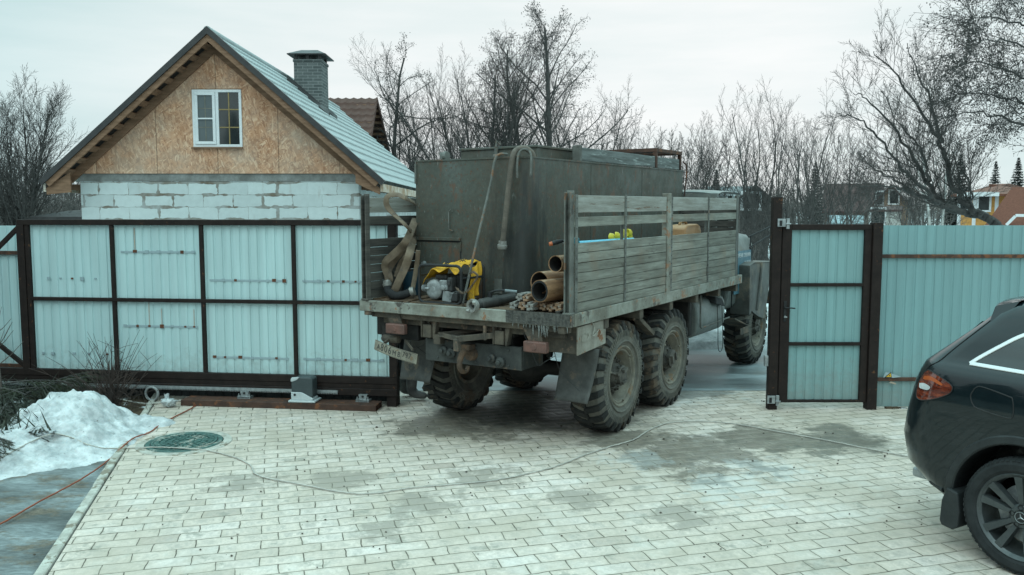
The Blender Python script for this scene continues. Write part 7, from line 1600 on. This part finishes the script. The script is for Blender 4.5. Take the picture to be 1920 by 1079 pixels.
# plastic bag
c = gnd(318, 764); t = thing('plastic_bag', 'small crumpled clear plastic bag near the gate foot', 'bag', (c.x, c.y, 0)); mb = MB()
def bg_(u, v):
    a = u * 6.283; k = math.sin(math.pi * min(1, v * 1.25)) ** .6 if v < .62 else .25 + .25 * (v - .62); r = .075 * k * (1 + .35 * noise.noise(Vector((math.cos(a) * 2, math.sin(a) * 2, v * 5)))); return (r * math.cos(a) * 1.2 - .03 * (v > .6), r * math.sin(a), .005 + .16 * v + .02 * noise.noise(Vector((a, v * 6, 3))))
mb.grid(bg_, 30, 18); mb.build('film', plain('crumpled_film', (.62, .66, .67), .25, trans=.35), t, smooth=True, angle=25)
# leafless shrub in front of the gate
def dry_shrub():
    c = gnd(212, 768); t = thing('dry_shrub', 'leafless brown garden shrub with arching stems in front of the sliding gate', 'shrub', (c.x, c.y, -.03)); rng = random.Random(9); mbs = MB(), MB()
    RB = pm('red_brown_twig', (.075, .05, .042), (.045, .034, .03), 6, .85, bump=0)
    for i in range(62):
        a = rng.uniform(0, 6.28); lean = abs(rng.gauss(.0, .42)); d = Vector((math.cos(a) * lean * 1.25, math.sin(a) * lean * .55, 1)).normalized(); L = rng.uniform(.45, 1.05); q = Vector((rng.gauss(0, .05), rng.gauss(0, .05), 0)); pts = [q.copy()]; n = 9
        for j in range(n): d = (d + Vector((d.x * .055, d.y * .05, -.015 - .025 * lean)) + Vector((rng.gauss(0, .035), rng.gauss(0, .035), 0))).normalized(); q = q + d * L / n; pts.append(q.copy())
        mbs[0].tube(pts, [.0058 * (1 - .7 * j / n) for j in range(n + 1)], 4, cap=False)
        for j in range(rng.choice((1, 2, 2, 3))):
            k = rng.randint(2, 7); e = Vector((rng.gauss(0, .5), rng.gauss(0, .35), rng.uniform(.3, .9))).normalized(); s = pts[k]; l = rng.uniform(.10, .32); mbs[1].tube([s, s + e * l * .5 + Vector((0, 0, .01)), s + e * l + Vector((e.x * .03, 0, -.0))], [.0035, .003, .002], 3, cap=False)
    for i in range(90):
        a = rng.uniform(0, 6.28); r = rng.uniform(.03, .42); s = Vector((r * math.cos(a) * 1.3, r * math.sin(a) * .6, rng.uniform(.02, .28))); e = Vector((rng.gauss(.3, .5), rng.gauss(0, .3), rng.uniform(-.1, .7))).normalized() * rng.uniform(.1, .3); mbs[1].tube([s, s + e * .5 + Vector((0, 0, .02)), s + e], [.003, .0028, .002], 3, cap=False)
    mbs[0].build('stem', RB, t, recalc=False); mbs[1].build('twig', RB, t, recalc=False)
dry_shrub()
def sapling():
    c = gnd(10, 752); t = thing('sapling', 'thin leafless sapling with a green tie at the far left', 'sapling', (c.x + .25, c.y - .5, 0)); rng = random.Random(2); mb = MB()
    pts = spline([(0, 0, -.1), (.01, 0, .35), (-.02, 0, .75), (-.06, .02, 1.1), (-.05, .0, 1.5)], 4); mb.tube(pts, [.016 - .0007 * i for i in range(len(pts))], 6)
    for k in range(16):
        i = rng.randint(6, len(pts) - 1); e = Vector((rng.gauss(0, .7), rng.gauss(0, .4), rng.uniform(.4, 1))).normalized() * rng.uniform(.15, .42); mb.tube([pts[i], pts[i] + e * .5, pts[i] + e + Vector((0, 0, .04))], [.006, .0045, .0025], 4, cap=False)
    mb.build('stem', pm('sapling_bark', (.12, .10, .085)), t, smooth=True); mb = MB(); mb.lathe([(-.02, .02), (0, .026), (.02, .02)], (-.02, 0, .63), 'z', 10); mb.bar((-.02, 0, .63), (-.09, -.02, .60), .02, .01); mb.build('plant_tie', plain('green_tie', (.03, .30, .22), .5), t)
sapling()
# cut spruce branches heaped over the flower bed
NEED = pm('spruce_green', (.085, .10, .055), (.045, .06, .035), 9, .85, bump=0)
def bough(label, loc, rz, L, seed, tilt):
    t = thing('spruce_bough', label, 'spruce branch', loc, rz, 'cut spruce branches by the snow heap'); rng = random.Random(seed); st, nd = MB(), MB()
    def needles(a, b, w):
        d = (b - a); n = max(8, int(d.length / .0035)); dn = d.normalized(); u = dn.orthogonal().normalized(); v = dn.cross(u)
        for i in range(n):
            p = a + d * (i + rng.random()) / n; an = rng.uniform(0, 6.28); s = (u * math.cos(an) + v * math.sin(an)) * w * rng.uniform(.7, 1.1) + dn * w * .8; q = s.cross(dn).normalized() * .0022
            nd.add([p - q, p + q, p + s], [(0, 1, 2)])
    main = [Vector((0, 0, 0))]; d = Vector((1, 0, tilt)).normalized()
    for i in range(10): d = (d + Vector((0, rng.gauss(0, .04), -.05))).normalized(); main.append(main[-1] + d * L / 10)
    st.tube(main, [.011 - .0008 * i for i in range(11)], 5)
    for i in range(2, 11):
        for s in (-1, 1):
            l = L * .42 * (1.1 - i / 12) * rng.uniform(.8, 1.15); e = (d * .6 + Vector((0, s * .85, -.22 + rng.gauss(0, .1)))).normalized(); a = main[i]; b = a + e * l + Vector((0, 0, -.05 * l)); st.tube([a, a.lerp(b, .5) + Vector((0, 0, .01)), b], [.005, .004, .0025], 4, cap=False); needles(a, b, .028)
            for k in range(3):
                f = .3 + .22 * k; p = a.lerp(b, f); e2 = (e + Vector((d.x * .4, rng.choice((-1, 1)) * .6, -.12))).normalized() * l * .38; st.tube([p, p + e2], [.003, .002], 3, cap=False); needles(p, p + e2, .026)
        needles(main[i - 1], main[i], .02)
    st.build('stem', BARK, t, recalc=False); nd.build('needles', NEED, t, recalc=False)
for lab, px, py, z, rz, L, sd, ti in (('spruce branch reaching highest up from the heap towards the gate', 50, 772, .12, 25, .75, 1, .45), ('spruce branch fanned out beside the sapling at the left edge', 12, 775, .26, 20, .8, 2, .15), ('spruce branch drooping at the far left edge of the heap', 15, 800, .16, -70, .85, 3, .05), ('spruce branch lying flat under the drooping one', 10, 830, .05, -50, .8, 4, .12), ('spruce branch behind the others along the gate foot', 10, 765, .10, 5, 1.0, 5, .25), ('short spruce branch poking out beside the snow peak', 78, 760, .12, 40, .6, 6, .5), ('spruce branch near the lower left corner of the heap', -10, 850, .10, -62, .7, 7, .2), ('spruce branch leaning left behind the sapling', 50, 775, .12, 160, .7, 8, .35), ('spruce branch low in the middle of the heap', 35, 800, .12, -120, .7, 9, .25)):
    p = gnd(px, py); bough(lab, (p.x, p.y, z + .10), R(rz), L * 1.15, sd, ti)
# dark brush under the branches
rng = random.Random(4); mb = MB()
for i in range(2200):
    p = gnd(rng.uniform(-60, 105), rng.uniform(745, 850)); s = Vector((p.x, p.y, rng.uniform(-.02, .24))); e = Vector((rng.gauss(0, .8), rng.gauss(0, .6), rng.gauss(.05, .35))).normalized() * rng.uniform(.08, .3); w = e.cross(Vector((0, 0, 1))).normalized() * .012
    mb.add([s - w, s + w, s + e], [(0, 1, 2)])
struct(mb.build('needle_litter', pm('dark_needles', (.035, .04, .027), (.018, .022, .016), 5, .9, bump=0), None, recalc=False), 'stuff', 'dark spruce needle litter under the cut branches', 'litter')
# crumbs of dirt, leaves and small stones
rng = random.Random(12); mb = MB()
for i in range(420):
    x = rng.uniform(-4, 6); y = rng.uniform(5, 11); 
    if x < kerb_x(y) - .2 and rng.random() < .5: continue
    s = rng.uniform(.003, .011) * (1.6 if rng.random() < .08 else 1); z = .004 + s * .3 if x > kerb_x(y) else -.03
    vs = [Vector((x, y, z)) + Vector((a * s * rng.uniform(.6, 1.4), b * s * rng.uniform(.6, 1.4), c * s * .7)) for a, b, c in ((1, 0, 0), (-1, 0, 0), (0, 1, 0), (0, -1, 0), (0, 0, 1), (0, 0, -1))]
    mb.add(vs, [(0, 2, 4), (2, 1, 4), (1, 3, 4), (3, 0, 4), (2, 0, 5), (1, 2, 5), (3, 1, 5), (0, 3, 5)])
struct(mb.build('grit', pm('dark_grit', (.10, .08, .06), (.04, .035, .03), 9, .9), None), 'stuff', 'scattered grit and crumbs of dirt on the paving', 'grit')
